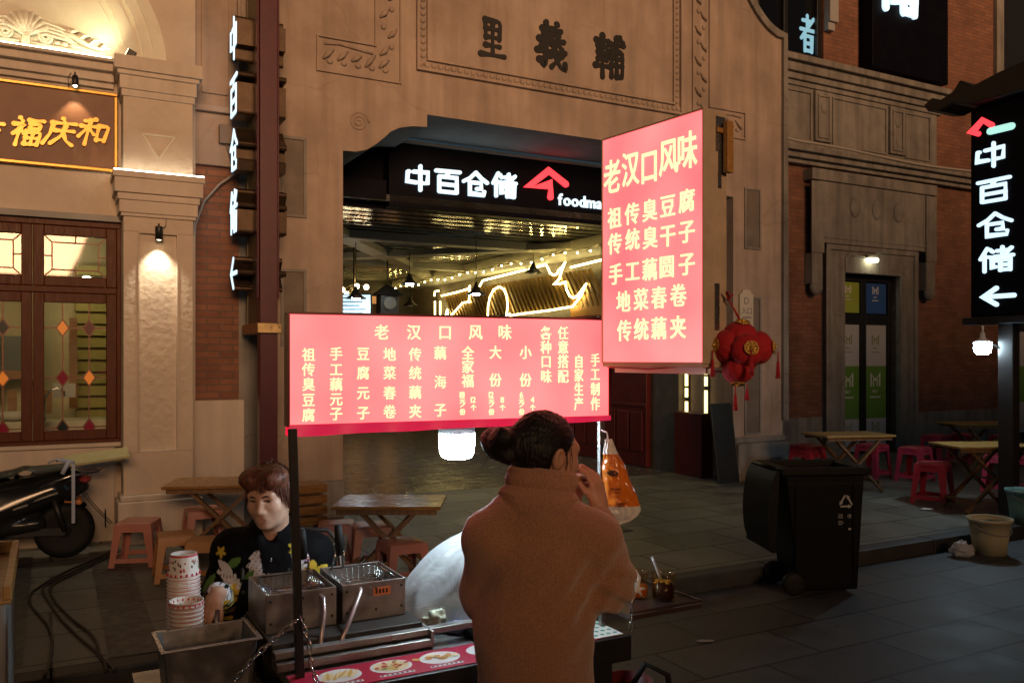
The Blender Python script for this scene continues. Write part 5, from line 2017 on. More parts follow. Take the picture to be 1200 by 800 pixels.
for i in range(4):
    j = (i + 1) % 4
    fs += [(i, j, 8 + j, 8 + i), (8 + i, 8 + j, 12 + j, 12 + i), (12 + i, 12 + j, 4 + j, 4 + i), (4 + i, 4 + j, j, i)]
mb.add(vs, fs)
part('rim', mb, M['blackplastic'], bn, bev=0.012)
mb = MB()
mb.M = Matrix.Translation((-0.01, 0.0, BH - 0.02)) @ Matrix.Rotation(math.radians(3), 4, 'Y')
mb.grid(lambda u, v: (-0.05 - 0.05 * math.sin(PI * min(1, u * 1.0)) ** 0.6, -0.03 + 0.52 * v, -0.58 * u), 10, 6)
mb.grid(lambda u, v: (-0.03, -0.03 + 0.52 * v, -0.58 * u), 4, 4)
for v in (0, 1):
    mb.grid(lambda u, w, v=v: (-0.03 - w * (0.02 + 0.05 * math.sin(PI * u) ** 0.6), -0.03 + 0.52 * v, -0.58 * u), 10, 1)
mb.box(-0.055, -0.028, -0.035, 0.495, -0.60, -0.575)
part('lid', mb, M['blackplastic'], bn)
mb = MB()
mb.tube([(-0.06, 0.02, BH - 0.01), (-0.06, 0.44, BH - 0.01)], 0.016, 8)
part('hinge', mb, M['blackplastic'], bn)
mb = MB()
for x in (0.10, 0.54):
    mb.bar((x + 0.03, 0.052, 0.10), (x, -0.004, BH - 0.10), 0.025, 0.012, up=(0, 1, 0))
mb.box(0.03, 0.61, -0.008, 0.0, BH - 0.13, BH - 0.11)
part('moulded_rib', mb, M['blackplastic'], bn)
for y in (0.02, 0.40):
    mb = MB()
    mb.M = Matrix.Translation((0.10, y + 0.03, 0.085)) @ Matrix.Rotation(PI / 2, 4, 'X')
    mb.lathe([(0.03, -0.025), (0.07, -0.025), (0.085, -0.015), (0.085, 0.015), (0.07, 0.025), (0.03, 0.025)], (0, 0, 0), 20)
    part('wheel', mb, M['rubber'], bn)
mb = MB()
def face_y(z):
    return 0.06 * (1 - (z - 0.03) / 0.86) - 0.0022


TV = [Vector((0.48 + 0.062 * math.cos(PI / 2 + k * 2 * PI / 3), 0.69 + 0.062 * math.sin(PI / 2 + k * 2 * PI / 3))) for k in range(3)]
fy = face_y(0.69) - 0.006
for k in range(3):                               # recycling triangle of three arrows
    p_, q_ = TV[k], TV[(k + 1) % 3]
    d_ = (q_ - p_).normalized()
    n_ = Vector((-d_.y, d_.x))
    a_, b_, c_ = p_.lerp(q_, 0.16), p_.lerp(q_, 0.66), p_.lerp(q_, 0.92)
    ribbon(mb, [tuple(a_), tuple(b_)], [0.0065, 0.0065], fy - 0.002, fy)
    mb.prism([tuple(b_ + n_ * 0.015), tuple(b_ - n_ * 0.015), tuple(c_)], fy - 0.0024, fy - 0.0004)
for x, z in ((0.445, 0.585), (0.515, 0.585)):
    put_char(mb, '回' if x < 0.47 else '收', x, z, 0.035, 0.035, face_y(z) - 0.001, 0.0, 0.002)
for k in range(3):
    mb.box(0.43, 0.46 + 0.01 * (k % 2), face_y(0.54) - 0.002, face_y(0.54) - 0.0005, 0.545 - k * 0.012, 0.549 - k * 0.012)
mb.box(0.51, 0.53, face_y(0.48) - 0.002, face_y(0.48) - 0.0005, 0.48, 0.495)
part('marking', mb, mat('worn_grey_print', (0.30, 0.30, 0.30), 0.6), bn)


def bucket(label, m, loc, r1, r0, h):
    b = thing('bucket', label, 'bucket', loc, 0.3)
    mb = MB()
    mb.lathe([(r0, 0.0), (r0 + (r1 - r0) * 0.5, h * 0.5), (r1, h - 0.03), (r1 + 0.012, h - 0.03), (r1 + 0.016, h), (r1 + 0.004, h), (r1 - 0.008, h - 0.04), (r0 - 0.006, 0.02), (0, 0.02)], (0, 0, 0), 32)
    part('body', mb, m, b)
    mb = MB()
    mb.tube([(r1 * 1.06 * math.cos(a), -r1 * 1.06 * math.sin(a) * 0.9, h - 0.05 - 0.42 * r1 * 2 * math.sin(a) * 0.5 * 1.2) for a in [PI * i / 20 for i in range(21)]], 0.005, 6)
    part('handle', mb, M['soffit'], b)
    mb = MB()
    mb.lathe([(0, 0), (r1 * 0.92, 0)], (0, 0, h * 0.86), 24)
    part('water', mb, mat('murky_water', (0.06, 0.045, 0.035), 0.1), b)
    return b


bucket('yellowish plastic bucket of dirty water standing on the road below the kerb', mat('yellowed_plastic', (0.60, 0.54, 0.34), 0.4, var=0.2), (4.30, 7.68, 0), 0.172, 0.135, 0.32)
bucket('pale teal bucket standing on the pavement by the totem post', mat('teal_plastic', (0.22, 0.42, 0.40), 0.4, var=0.2), (5.13, 8.52, P0), 0.172, 0.135, 0.32)


def scrap(name, label, cat, loc, r, m, seed):
    rr = random.Random(seed)
    mb = MB()
    off = Vector((rr.random() * 9, rr.random() * 9, 0))

    def f(u, v):
        a = 2 * PI * u
        p = PI * v - PI / 2
        d = Vector((math.cos(a) * math.cos(p), math.sin(a) * math.cos(p), math.sin(p)))
        k = 1 + 0.40 * noise.noise(d * 2.2 + off) + 0.35 * abs(noise.noise(d * 5.0 + off)) - 0.12 * abs(noise.noise(d * 11 + off))
        return (d.x * r[0] * k, d.y * r[1] * k, max(0.002, r[2] * 0.8 + d.z * r[2] * k))
    mb.grid(f, 36, 22, smooth=True)
    o = part(name, mb, m, None, loc=loc)
    return tag(o, label, cat)


scrap('plastic_scrap', 'crumpled clear plastic scrap at the kerb next to the bucket', 'litter', (3.98, 7.55, 0), (0.09, 0.07, 0.07), mat('clear_scrap', (0.5, 0.52, 0.55), 0.2), 3)
scrap('paper_scrap', 'small flat white paper scrap on the pavement under the stools', 'litter', (4.47, 9.20, P0), (0.07, 0.04, 0.008), M['paper'], 5)
scrap('road_scrap', 'thin pale wrapper lying on the dark road beside the cart', 'litter', GP(826, 751, 0.004), (0.05, 0.012, 0.006), M['soffit'], 8)

# cables on the pavement
cabm = mat('black_cable', (0.01, 0.01, 0.01), 0.5)
for lab, pts in (('black cable looping farthest out across the pavement slabs', [(138, 641), (110, 655), (80, 668), (60, 678), (45, 688), (35, 696), (36, 708), (48, 722), (58, 735), (61, 752), (58, 775), (50, 797)]),
                 ('middle black cable of the three on the pavement slabs', [(136, 643), (112, 657), (82, 671), (62, 680), (50, 690), (58, 705), (72, 725), (95, 748), (112, 762), (122, 775), (124, 790)]),
                 ('inner black cable ending at the kerb beside the cups', [(138, 645), (112, 660), (84, 673), (66, 682), (58, 690), (66, 706), (85, 725), (104, 740), (113, 752), (118, 770), (130, 780), (135, 788)])):
    P = [GP(x, y, 0.132) for x, y in pts]
    P2 = []
    for i in range(len(P) - 1):                  # smooth with Catmull-Rom
        p0, p1, p2, p3 = P[max(i - 1, 0)], P[i], P[i + 1], P[min(i + 2, len(P) - 1)]
        for k in range(4):
            t = k / 4
            P2.append(0.5 * ((2 * p1) + (p2 - p0) * t + (2 * p0 - 5 * p1 + 4 * p2 - p3) * t * t + (3 * p1 - p0 - 3 * p2 + p3) * t ** 3))
    mb = MB()
    mb.tube(P2, 0.008, 6)
    tag(part('power_cable', mb, cabm), lab, 'cable', 'cables on the pavement')

# ---- scooter
SCO = thing('scooter', 'black electric scooter parked along the cream wall, tail with a plank tied on', 'scooter', W(0.10, 7.90, P0), TH)
WR = 0.225


def wheel(x):
    w = MB()
    w.M = Matrix.Translation((x, 0, WR)) @ Matrix.Rotation(PI / 2, 4, 'X')
    w.lathe([(0.13, -0.06), (0.17, -0.07), (0.205, -0.062), (0.225, -0.03), (0.225, 0.03), (0.205, 0.062), (0.17, 0.07), (0.13, 0.06)], (0, 0, 0), 32)
    o = part('wheel', w, M['rubber'], SCO)
    w = MB()
    w.M = Matrix.Translation((x, 0, WR)) @ Matrix.Rotation(PI / 2, 4, 'X')
    w.lathe([(0.0, -0.055), (0.05, -0.055), (0.06, -0.035), (0.125, -0.035), (0.135, -0.055), (0.135, 0.055), (0.125, 0.035), (0.06, 0.035), (0.05, 0.065), (0, 0.065)], (0, 0, 0), 28)
    part('rim', w, M['blackmetal'], o)
    w = MB()
    w.M = Matrix.Translation((x, 0, WR)) @ Matrix.Rotation(PI / 2, 4, 'X')
    for k in range(5):
        a = k * 2 * PI / 5
        w.bar((0.05 * math.cos(a), 0.05 * math.sin(a), 0.03), (0.13 * math.cos(a), 0.13 * math.sin(a), 0.03), 0.03, 0.02)
    part('spoke', w, M['blackmetal'], o)


wheel(0)
wheel(-1.25)
sdf_mesh('bodywork', [limb((-0.05, 0, 0.60), (-0.62, 0, 0.50), 0.10, 0.12, 0.05, sc=(1, 1.1, 1)), limb((0.08, 0, 0.66), (-0.15, 0, 0.60), 0.05, 0.09, 0.04), limb((-0.62, 0, 0.50), (-0.60, 0, 0.27), 0.12, 0.10, 0.05, sc=(1, 1.2, 1)), limb((-0.08, 0, 0.56), (-0.50, 0, 0.40), 0.12, 0.13, 0.05, sc=(1, 1.25, 1)), limb((-0.20, 0, 0.30), (-0.48, 0, 0.28), 0.09, 0.10, 0.04, sc=(1, 1.3, 1)), limb((0.02, 0, 0.53), (0.14, 0, 0.57), 0.07, 0.045, 0.04, sc=(1, 1.5, 1)),
                      limb((-0.55, 0, 0.24), (-0.95, 0, 0.24), 0.05, 0.05, 0.05, sc=(1, 2.6, 1)), limb((-1.0, 0, 0.26), (-1.12, 0, 0.85), 0.06, 0.08, 0.05, sc=(0.6, 2.2, 1)), limb((-1.12, 0, 0.85), (-1.10, 0, 0.98), 0.09, 0.05, 0.05, sc=(1, 1.3, 1)),
                      limb((-1.12, 0, 0.5), (-1.32, 0, 0.44), 0.05, 0.05, 0.04, sc=(1, 1.4, 1))], 0.014, M['glossblack'], SCO)
sdf_mesh('seat', [limb((0.02, 0, 0.735), (-0.28, 0, 0.70), 0.035, 0.055, 0.04, sc=(1, 2.6, 1)), limb((-0.28, 0, 0.70), (-0.58, 0, 0.645), 0.055, 0.06, 0.04, sc=(1, 2.4, 1)), limb((-0.58, 0, 0.645), (-0.68, 0, 0.65), 0.06, 0.04, 0.03, sc=(1, 2, 1))], 0.01, M['vinyl'], SCO)
mb = MB()
mb.tube([(0.30, 0.0, 0.70), (0.24, -0.1, 0.695), (0.05, -0.13, 0.68), (-0.18, -0.14, 0.60)], 0.011, 8)
mb.tube([(0.24, 0.1, 0.695), (0.05, 0.13, 0.68), (-0.18, 0.14, 0.60)], 0.011, 8)
mb.tube([(0.30, 0.0, 0.70), (0.24, 0.1, 0.695)], 0.011, 8)
part('grab_rail', mb, M['chrome'], SCO)
mb = MB()
mb.grid(lambda u, v: (0.12 + 0.24 * u - 0.06 * math.sin(PI * u), -0.06 + 0.12 * v, 0.60 - 0.36 * u + 0.05 * math.sin(PI * u)), 8, 4)
mb.grid(lambda u, v: (0.10 + 0.24 * u - 0.06 * math.sin(PI * u), -0.06 + 0.12 * v, 0.60 - 0.36 * u + 0.05 * math.sin(PI * u)), 8, 4)
mb.box(0.30, 0.305, -0.07, 0.07, 0.22, 0.36)
part('mudguard', mb, M['blackplastic'], SCO)
mb = MB()
mb.sphere((0.15, 0, 0.63), (0.05, 0.10, 0.035), 12, 8)
part('tail_light', mb, mat('dark_red_lens', (0.25, 0.03, 0.03), 0.2), SCO)
for y in (-0.12, 0.12):
    mb = MB()
    mb.sphere((0.10, y, 0.46), (0.03, 0.02, 0.025), 10, 6)
    mb.bar((0.10, y, 0.46), (0.0, y * 0.5, 0.46), 0.012)
    part('reflector', mb, mat('orange_lens', (0.5, 0.2, 0.08), 0.25), SCO)
mb = MB()
mb.tube([(0.0, 0.08, WR), (-0.08, 0.10, 0.50)], 0.025, 10)
mb.tube([(0.0, -0.08, WR), (-0.08, -0.10, 0.50)], 0.025, 10)
mb.bar((0.0, -0.07, WR), (-0.60, -0.07, 0.26), 0.05, 0.06)
part('swing_arm', mb, M['blackmetal'], SCO)
mb = MB()
mb.tube([(-1.25, 0.06, WR), (-1.14, 0.06, 0.5)], 0.022, 8)
mb.tube([(-1.25, -0.06, WR), (-1.14, -0.06, 0.5)], 0.022, 8)
mb.tube([(-1.08, -0.33, 1.06), (-1.12, -0.1, 1.0), (-1.12, 0.1, 1.0), (-1.08, 0.33, 1.06)], 0.016, 8)
part('handlebar', mb, M['blackmetal'], SCO)
mb = MB()
mb.bar((-0.05, -0.155, 0.55), (-0.24, -0.15, 0.49), 0.004, 0.012)
mb.bar((-0.26, -0.16, 0.47), (-0.36, -0.16, 0.44), 0.004, 0.012)
part('trim_strip', mb, M['chrome'], SCO)
sdf_mesh('rear_fender', [limb((0.23 * math.cos(a), 0, WR + 0.245 * math.sin(a)), (0.23 * math.cos(a + 0.35), 0, WR + 0.245 * math.sin(a + 0.35)), 0.02, 0.02, 0.02, sc=(1, 3.6, 1)) for a in (0.9, 1.25, 1.6, 1.95, 2.3)], 0.009, M['blackplastic'], SCO, 1)
mb = MB()
mb.M = Matrix.Translation((0.02, 0, 0.775)) @ Matrix.Rotation(math.radians(-6), 4, 'Y') @ Matrix.Rotation(math.radians(10), 4, 'X')
mb.box(-0.02, 0.46, -0.14, 0.14, 0.0, 0.018)
o = part('plank', mb, woodmat('raw_plywood', (0.46, 0.42, 0.22), (0.36, 0.33, 0.16), 0.6), None, loc=W(0.10, 7.90, P0), rotz=TH)
tag(o, 'pale plywood plank tied to the tail of the black scooter', 'plank')
mb = MB()
mb.tube([(0.03, -0.155, 0.80), (0.0, -0.165, 0.74), (-0.02, -0.17, 0.70)], 0.018, 8)
mb.bar((0.06, -0.165, 0.78), (0.06, -0.17, 0.30), 0.025, 0.006)
mb.tube([(-0.06, -0.1, 0.80), (-0.02, -0.12, 0.815), (0.03, -0.155, 0.80), (0.07, -0.15, 0.785)], 0.012, 6)
mb.tube([(-0.12, -0.13, 0.79), (-0.06, -0.14, 0.82), (0.0, -0.155, 0.79)], 0.010, 6)
o = part('tie_strap', mb, mat('blue_white_strap', (0.35, 0.42, 0.55), 0.6), None, loc=W(0.10, 7.90, P0), rotz=TH)
tag(o, 'pale blue strap knotted round the scooter tail and the plank', 'strap')

# ---- the neighbour's stall at the frame edge
NB = thing('neighbour_stall', 'grey box counter with a wooden tray edge just inside the frame', 'stall', (-1.612, 2.72, 0), TH)
mb = MB()
mb.box(-0.6, 0.0, 0.0, 0.75, 0.05, 0.97)
part('cabinet', mb, mat('grey_cabinet', (0.28, 0.29, 0.29), 0.5, var=0.3), NB, bev=0.01)
mb = MB()
mb.box(-0.6, 0.015, -0.02, 0.77, 0.972, 0.985)
mb.box(-0.01, 0.015, -0.02, 0.77, 0.986, 1.03)
mb.box(-0.6, -0.012, 0.745, 0.77, 0.986, 1.03)
part('tray', mb, M['paintwood'], NB, bev=0.004)
mb = MB()
mb.box(-0.4, -0.05, 0.3, 0.6, 0.987, 1.14)
part('box', mb, mat('pale_box', (0.55, 0.55, 0.55), 0.5), NB, bev=0.01)
scrap('green_bag', 'crumpled dark green bag hanging at the side of the grey stall box', 'bag', (-1.925, 3.22, 0.48), (0.022, 0.045, 0.11), mat('green_bag_plastic', (0.05, 0.16, 0.03), 0.35), 12)

# ================================================================== FOOD CART
C0 = Vector((-0.585, 2.36, 0))


def CW(u, n, z=0.0):
    return Vector((C0.x + u * CT - n * ST, C0.y + u * ST + n * CT, z))


CA = thing('food_cart', 'steel street food cart with red picture strip along its front edge', 'food cart', C0, TH)
mb = MB()
mb.box(0.0, 1.10, 0.002, 0.66, 0.785, 0.815)
part('countertop', mb, M['steel'], CA, bev=0.003)
mb = MB()
mb.box(0.03, 1.07, 0.03, 0.63, 0.22, 0.784)
part('cabinet', mb, M['blackmetal'], CA, bev=0.006)
mb = MB()
mb.box(-0.005, 1.115, -0.016, 0.0, 0.735, 0.818)
part('front_edge', mb, M['blackmetal'], CA, bev=0.003)
mb = MB()
mb.box(-0.37, -0.003, 0.22, 0.76, 0.68, 0.70)
part('wing_shelf', mb, M['darksteel'], CA, bev=0.003)
mb = MB()
mb.box(1.12, 1.43, 0.0, 0.36, 0.862, 0.878)
mb.tube([(1.12, 0.0, 0.888), (1.43, 0.0, 0.888), (1.43, 0.36, 0.888), (1.12, 0.36, 0.888)], 0.006, 6)
part('wing_shelf', mb, mat('dark_tray', (0.05, 0.03, 0.025), 0.35, var=0.4), CA, bev=0.003)
mb = MB()
mb.box(-0.02, 0.47, 0.26, 0.655, 0.817, 0.884)
part('burner_base', mb, mat('sooty_steel', (0.06, 0.055, 0.05), 0.5, metal=0.6, var=0.5), CA, bev=0.003)
mb = MB()
mb.box(-0.02, 0.78, 0.215, 0.24, 0.852, 0.872)
mb.box(-0.02, 0.48, 0.19, 0.213, 0.822, 0.846)
mb.box(0.472, 0.482, 0.19, 0.40, 0.818, 0.872)
mb.box(-0.02, 0.78, 0.241, 0.255, 0.865, 0.870)
part('guard_rail', mb, M['darksteel'], CA, bev=0.002)
for (u, n, top, lean, wd, m_, nm) in ((0.035, 0.14, 1.545, -0.02, 0.024, M['blackmetal'], 'post'), (1.085, 0.115, 1.90, 0.0, 0.022, M['steel'], 'post'), (1.085, 0.62, 1.88, 0, 0.02, M['steel'], 'post')):
    mb = MB()
    mb.bar((u, n, 0.80), (u + lean, n + 0.01, top), wd, wd * 0.8, up=(0, 1, 0))
    part(nm, mb, m_, CA, bev=0.002)
for u in (0.08, 1.02):
    for n in (0.08, 0.58):
        mb = MB()
        mb.box(u - 0.02, u + 0.02, n - 0.02, n + 0.02, 0.16, 0.23)
        part('leg', mb, M['steel'], CA)
        mb = MB()
        mb.M = Matrix.Translation((u, n, 0.085)) @ Matrix.Rotation(PI / 2, 4, 'X')
        mb.lathe([(0.02, -0.02), (0.075, -0.022), (0.085, -0.012), (0.085, 0.012), (0.075, 0.022), (0.02, 0.02)], (0, 0, 0), 20)
        part('wheel', mb, M['rubber'], CA)
# printed food strip
mb = MB()
mb.box(0.0, 1.0, 0.004, 0.165, 0.8165, 0.8185)
strip = part('picture_strip', mb, mat('red_printed_strip', (0.42, 0.012, 0.05), 0.3), CA)
dishes = [('white_print', (0.70, 0.70, 0.68)), ('gold_print', (0.62, 0.40, 0.10)), ('green_print', (0.25, 0.33, 0.10)), ('orange_print', (0.62, 0.27, 0.08)), ('red_print', (0.5, 0.06, 0.04)), ('black_print', (0.03, 0.03, 0.03)), ('cream_print', (0.75, 0.62, 0.35))]
pm = {k: MB() for k, _ in dishes}
rr = random.Random(5)


def disc(b, x, y, z, rx, ry, n=20, rot=0.0):
    b.add([(x + rx * math.cos(2 * PI * i / n) * math.cos(rot) - ry * math.sin(2 * PI * i / n) * math.sin(rot), y + rx * math.cos(2 * PI * i / n) * math.sin(rot) + ry * math.sin(2 * PI * i / n) * math.cos(rot), z) for i in range(n)], [tuple(range(n))])


for k, u in enumerate((0.14, 0.30, 0.46, 0.62, 0.78, 0.93)):
    n0 = 0.095
    z = 0.8190
    disc(pm['white_print'], u, n0, z, 0.066, 0.052)
    if k == 0:
        for i in range(9):
            disc(pm['gold_print' if i % 2 else 'cream_print'], u - 0.045 + i * 0.011, n0 + rr.uniform(-0.006, 0.006), z + 0.0004 + 0.0002 * i, 0.032, 0.0065, 10, 1.1 + rr.uniform(-0.25, 0.25))
    elif k == 1:
        disc(pm['cream_print'], u, n0, z + 0.0003, 0.056, 0.042)
        for i in range(26):
            disc(pm[rr.choice(['gold_print', 'green_print', 'red_print', 'cream_print'])], u + rr.gauss(0, 0.022), n0 + rr.gauss(0, 0.015), z + 0.0005 + 0.0001 * i, 0.010, 0.006, 8, rr.random() * 3)
    else:
        disc(pm['white_print'], u, n0, z + 0.0003, 0.054, 0.040)
        for i in range(14):
            disc(pm[rr.choice(['orange_print', 'gold_print', 'orange_print', 'cream_print'])], u + rr.gauss(0, 0.02), n0 + rr.gauss(0, 0.013), z + 0.0005 + 0.0002 * i, 0.014, 0.010, 10, rr.random() * 3)
        for i in range(4):
            disc(pm['green_print'], u + rr.gauss(0, 0.02), n0 + rr.gauss(0, 0.012), z + 0.0036 + 0.0001 * i, 0.007, 0.003, 8, rr.random() * 3)
    for i in range(7):
        x = u - 0.05 + i * 0.0155
        pm['white_print'].add([(x - 0.008, 0.022, z), (x + 0.0075, 0.022, z), (x + 0.0075, 0.036, z), (x - 0.008, 0.036, z)], [(0, 1, 2, 3)])
        pm['black_print'].add([(x - 0.005, 0.025, z + 0.0004), (x + 0.004, 0.026, z + 0.0004), (x + 0.003, 0.034, z + 0.0004), (x - 0.004, 0.033, z + 0.0004)], [(0, 1, 2, 3)])
for nm, col in dishes:
    part('dish_print', pm[nm], mat(nm, col, 0.35), strip, fix=False)
mb = MB()
mb.box(0.985, 1.095, 0.006, 0.165, 0.8195, 0.8215)
o = part('green_dot_sheet', mb, M['paper'], None, loc=C0, rotz=TH)
tag(o, 'white sheet printed with rows of green dots at the cart corner', 'sheet')
mb = MB()
for i in range(4):
    for j in range(4):
        disc(mb, 1.0 + 0.026 * i, 0.03 + 0.035 * j, 0.8220, 0.009, 0.008, 10)
part('dot_print', mb, mat('green_dot_ink', (0.05, 0.35, 0.20), 0.5), o, fix=False)

# chains that hold the wings
def chain(label, pts, pitch=0.022, r=0.0022):
    P = [Vector(p) for p in pts]
    mb = MB()
    seg = []
    for i in range(len(P) - 1):
        n = max(1, int((P[i + 1] - P[i]).length / pitch))
        for k in range(n):
            seg.append((P[i].lerp(P[i + 1], k / n), P[i].lerp(P[i + 1], (k + 1) / n)))
    for i, (a, b) in enumerate(seg):
        d = (b - a)
        L = d.length * 0.5 + r * 2.2
        d.normalize()
        x = d.cross(Vector((0, 1, 0)) if i % 2 else Vector((1, 0.3, 0.2)))
        x.normalize()
        c = (a + b) / 2
        mb.tube([c + d * math.cos(t) * L + x * math.sin(t) * 0.0062 for t in [2 * PI * k / 10 for k in range(10)]], r, 5, closed=True)
    return tag(part('chain', mb, M['chrome']), label, 'chain')


pz = 1.03
chain('steel chain slanting from the dark post down across the steel pan', [CW(0.02, 0.125, 0.99), CW(-0.08, 0.16, 0.90), CW(-0.20, 0.20, 0.76), CW(-0.26, 0.215, 0.69)])
chain('steel chain hanging straight down the dark post', [CW(0.03, 0.115, 1.0), CW(0.05, 0.10, 0.93), CW(0.055, 0.09, 0.86), CW(0.06, 0.05, 0.83), CW(0.06, -0.02, 0.78)])
chain('steel chain hanging beside the sauce jars at the cart end', [CW(1.15, 0.02, 1.02), CW(1.125, 0.0, 0.93), CW(1.12, -0.005, 0.83)])

# steel pan
PN = thing('steel_pan', 'deep rectangular empty steel pan at the end of the cart', 'pan', CW(-0.185, 0.41, 0.702), TH + 0.02)
mb = MB()
for (w0, d0, z0), (w1, d1, z1) in (((0.115, 0.08, 0.004), (0.132, 0.097, 0.196)), ((0.118, 0.083, 0.0), (0.136, 0.101, 0.192))):
    q0 = [(-w0, -d0, z0), (w0, -d0, z0), (w0, d0, z0), (-w0, d0, z0)]
    q1 = [(-w1, -d1, z1), (w1, -d1, z1), (w1, d1, z1), (-w1, d1, z1)]
    mb.add(q0 + q1, [(0, 1, 2, 3), (0, 1, 5, 4), (1, 2, 6, 5), (2, 3, 7, 6), (3, 0, 4, 7)])
part('body', mb, M['darksteel'], PN, bev=0.018, fix=False)
mb = MB()
q = [(-0.132, -0.097), (0.132, -0.097), (0.132, 0.097), (-0.132, 0.097)]
p = [(-0.146, -0.111), (0.146, -0.111), (0.146, 0.111), (-0.146, 0.111)]
vs = [(x, y, 0.198) for x, y in q] + [(x, y, 0.198) for x, y in p] + [(x, y, 0.190) for x, y in p] + [(x, y, 0.193) for x, y in q]
fs = []
for i in range(4):
    j = (i + 1) % 4
    fs += [(i, j, 4 + j, 4 + i), (4 + i, 4 + j, 8 + j, 8 + i), (8 + i, 8 + j, 12 + j, 12 + i), (12 + i, 12 + j, j, i)]
mb.add(vs, fs)
part('rim', mb, M['steel'], PN, bev=0.004)

# fryers, baskets, gas hoses
FRY = None
for k, (u0, u1, lab) in enumerate(((-0.015, 0.212, 'steel fryer box behind the dark post'), (0.232, 0.452, 'steel fryer box with the small orange price sticker'))):
    f = thing('deep_fryer', lab, 'fryer', CW(u0, 0.365, 0.886), TH, 'two steel fryers on the cart')
    wdt, dp, hh = u1 - u0, 0.27, 0.122
    mb = MB()
    th = 0.006
    mb.box(0, wdt, 0, th, 0, hh)
    mb.box(0, wdt, dp - th, dp, 0, hh)
    mb.box(0, th, th, dp - th, 0, hh)
    mb.box(wdt - th, wdt, th, dp - th, 0, hh)
    mb.box(0, wdt, 0, dp, -0.001, 0.003)
    part('body', mb, M['darksteel'], f, bev=0.002)
    mb = MB()
    for x in (0.015, wdt - 0.015, wdt * 0.52):
        for z in (0.03, 0.10):
            mb.M = Matrix.Translation((x, -0.001, z)) @ Matrix.Rotation(PI / 2, 4, 'X')
            mb.lathe([(0.005, 0), (0.004, 0.003), (0, 0.0035)], (0, 0, 0), 8)
    part('rivet', mb, M['blackmetal'], f)
    mb = MB()
    mb.box(th, wdt - th, th, dp - th, 0.07, 0.072)
    part('oil', mb, mat('dark_oil', (0.05, 0.025, 0.008), 0.05), f)
    mb = MB()
    if k == 0:
        mb.tube([(0.17, -0.004, 0.10), (0.178, -0.02, 0.095), (0.172, -0.05, 0.06), (0.135, -0.13, -0.035)], 0.007, 8)
    else:
        mb.tube([(0.06, -0.004, 0.105), (0.055, -0.02, 0.10), (-0.0, -0.08, 0.03), (-0.055, -0.13, -0.035)], 0.007, 8)
    part('drain_pipe', mb, mat('pinkish_steel_pipe', (0.50, 0.42, 0.40), 0.35, metal=0.7), f)
    if k == 1:
        mb = MB()
        mb.box(0.105, 0.165, -0.0025, -0.0005, 0.075, 0.102)
        lb = part('price_sticker', mb, mat('orange_sticker', (0.60, 0.20, 0.07), 0.5), f)
        mb = MB()
        for i in range(4):
            mb.box(0.112 + i * 0.012, 0.119 + i * 0.012, -0.0035, -0.0024, 0.082, 0.096)
        part('sticker_print', mb, M['ink'], lb)
    # wire basket with black grip
    b = thing('fry_basket', 'wire fry basket standing in the fryer behind the dark post' if k == 0 else 'wire fry basket with upright black handle in the stickered fryer', 'fry basket', CW(u0 + wdt / 2, 0.365 + 0.14, 0.96), TH, 'wire baskets in the fryers')
    b.location.z = 0.932
    mb = MB()
    hw, hd = 0.085, 0.10
    for z, s_ in ((0.075, 1.0), (0.04, 0.96), (0.0, 0.9), (-0.02, 0.86)):
        mb.tube([(-hw * s_, -hd * s_, z), (hw * s_, -hd * s_, z), (hw * s_, hd * s_, z), (-hw * s_, hd * s_, z)], 0.003 if z > 0.07 else 0.0014, 6, closed=True)
    for i in range(9):
        f_ = -1 + 2 * i / 8
        mb.tube([(f_ * hw, -hd, 0.075), (f_ * hw * 0.86, -hd * 0.86, -0.02), (f_ * hw * 0.86, hd * 0.86, -0.02), (f_ * hw, hd, 0.075)], 0.0012, 4)
        mb.tube([(-hw, f_ * hd, 0.075), (-hw * 0.86, f_ * hd * 0.86, -0.02), (hw * 0.86, f_ * hd * 0.86, -0.02), (hw, f_ * hd, 0.075)], 0.0012, 4)
    part('wire_cage', mb, M['chrome'], b)
    mb = MB()
    hx = -0.055 if k else 0.06
    for s_ in (-1, 1):
        mb.tube([(hx + 0.02 * s_, hd, 0.075), (hx + 0.02 * s_, hd - 0.02, 0.10), (hx + 0.014 * s_, hd - 0.03, 0.14)], 0.003, 6)
    part('handle_wire', mb, M['chrome'], b)
    mb = MB()
    mb.tube([(hx, hd - 0.028, 0.13), (hx - 0.004, hd - 0.035, 0.18), (hx - 0.01, hd - 0.04, 0.235)], [0.014, 0.016, 0.013], 10)
    part('grip', mb, M['rubber'], b)

# paper cups: an inverted nested stack, and two upright ones
cupw = mat('white_paper_cup', (0.74, 0.72, 0.68), 0.5)
cupr = mat('red_print_band', (0.55, 0.03, 0.06), 0.5)
cupg = mat('dark_leaf_print', (0.12, 0.11, 0.07), 0.5)
cupo = mat('red_flower_print', (0.45, 0.08, 0.05), 0.5)
CUPG = 'paper cups stacked upside down on the cart'


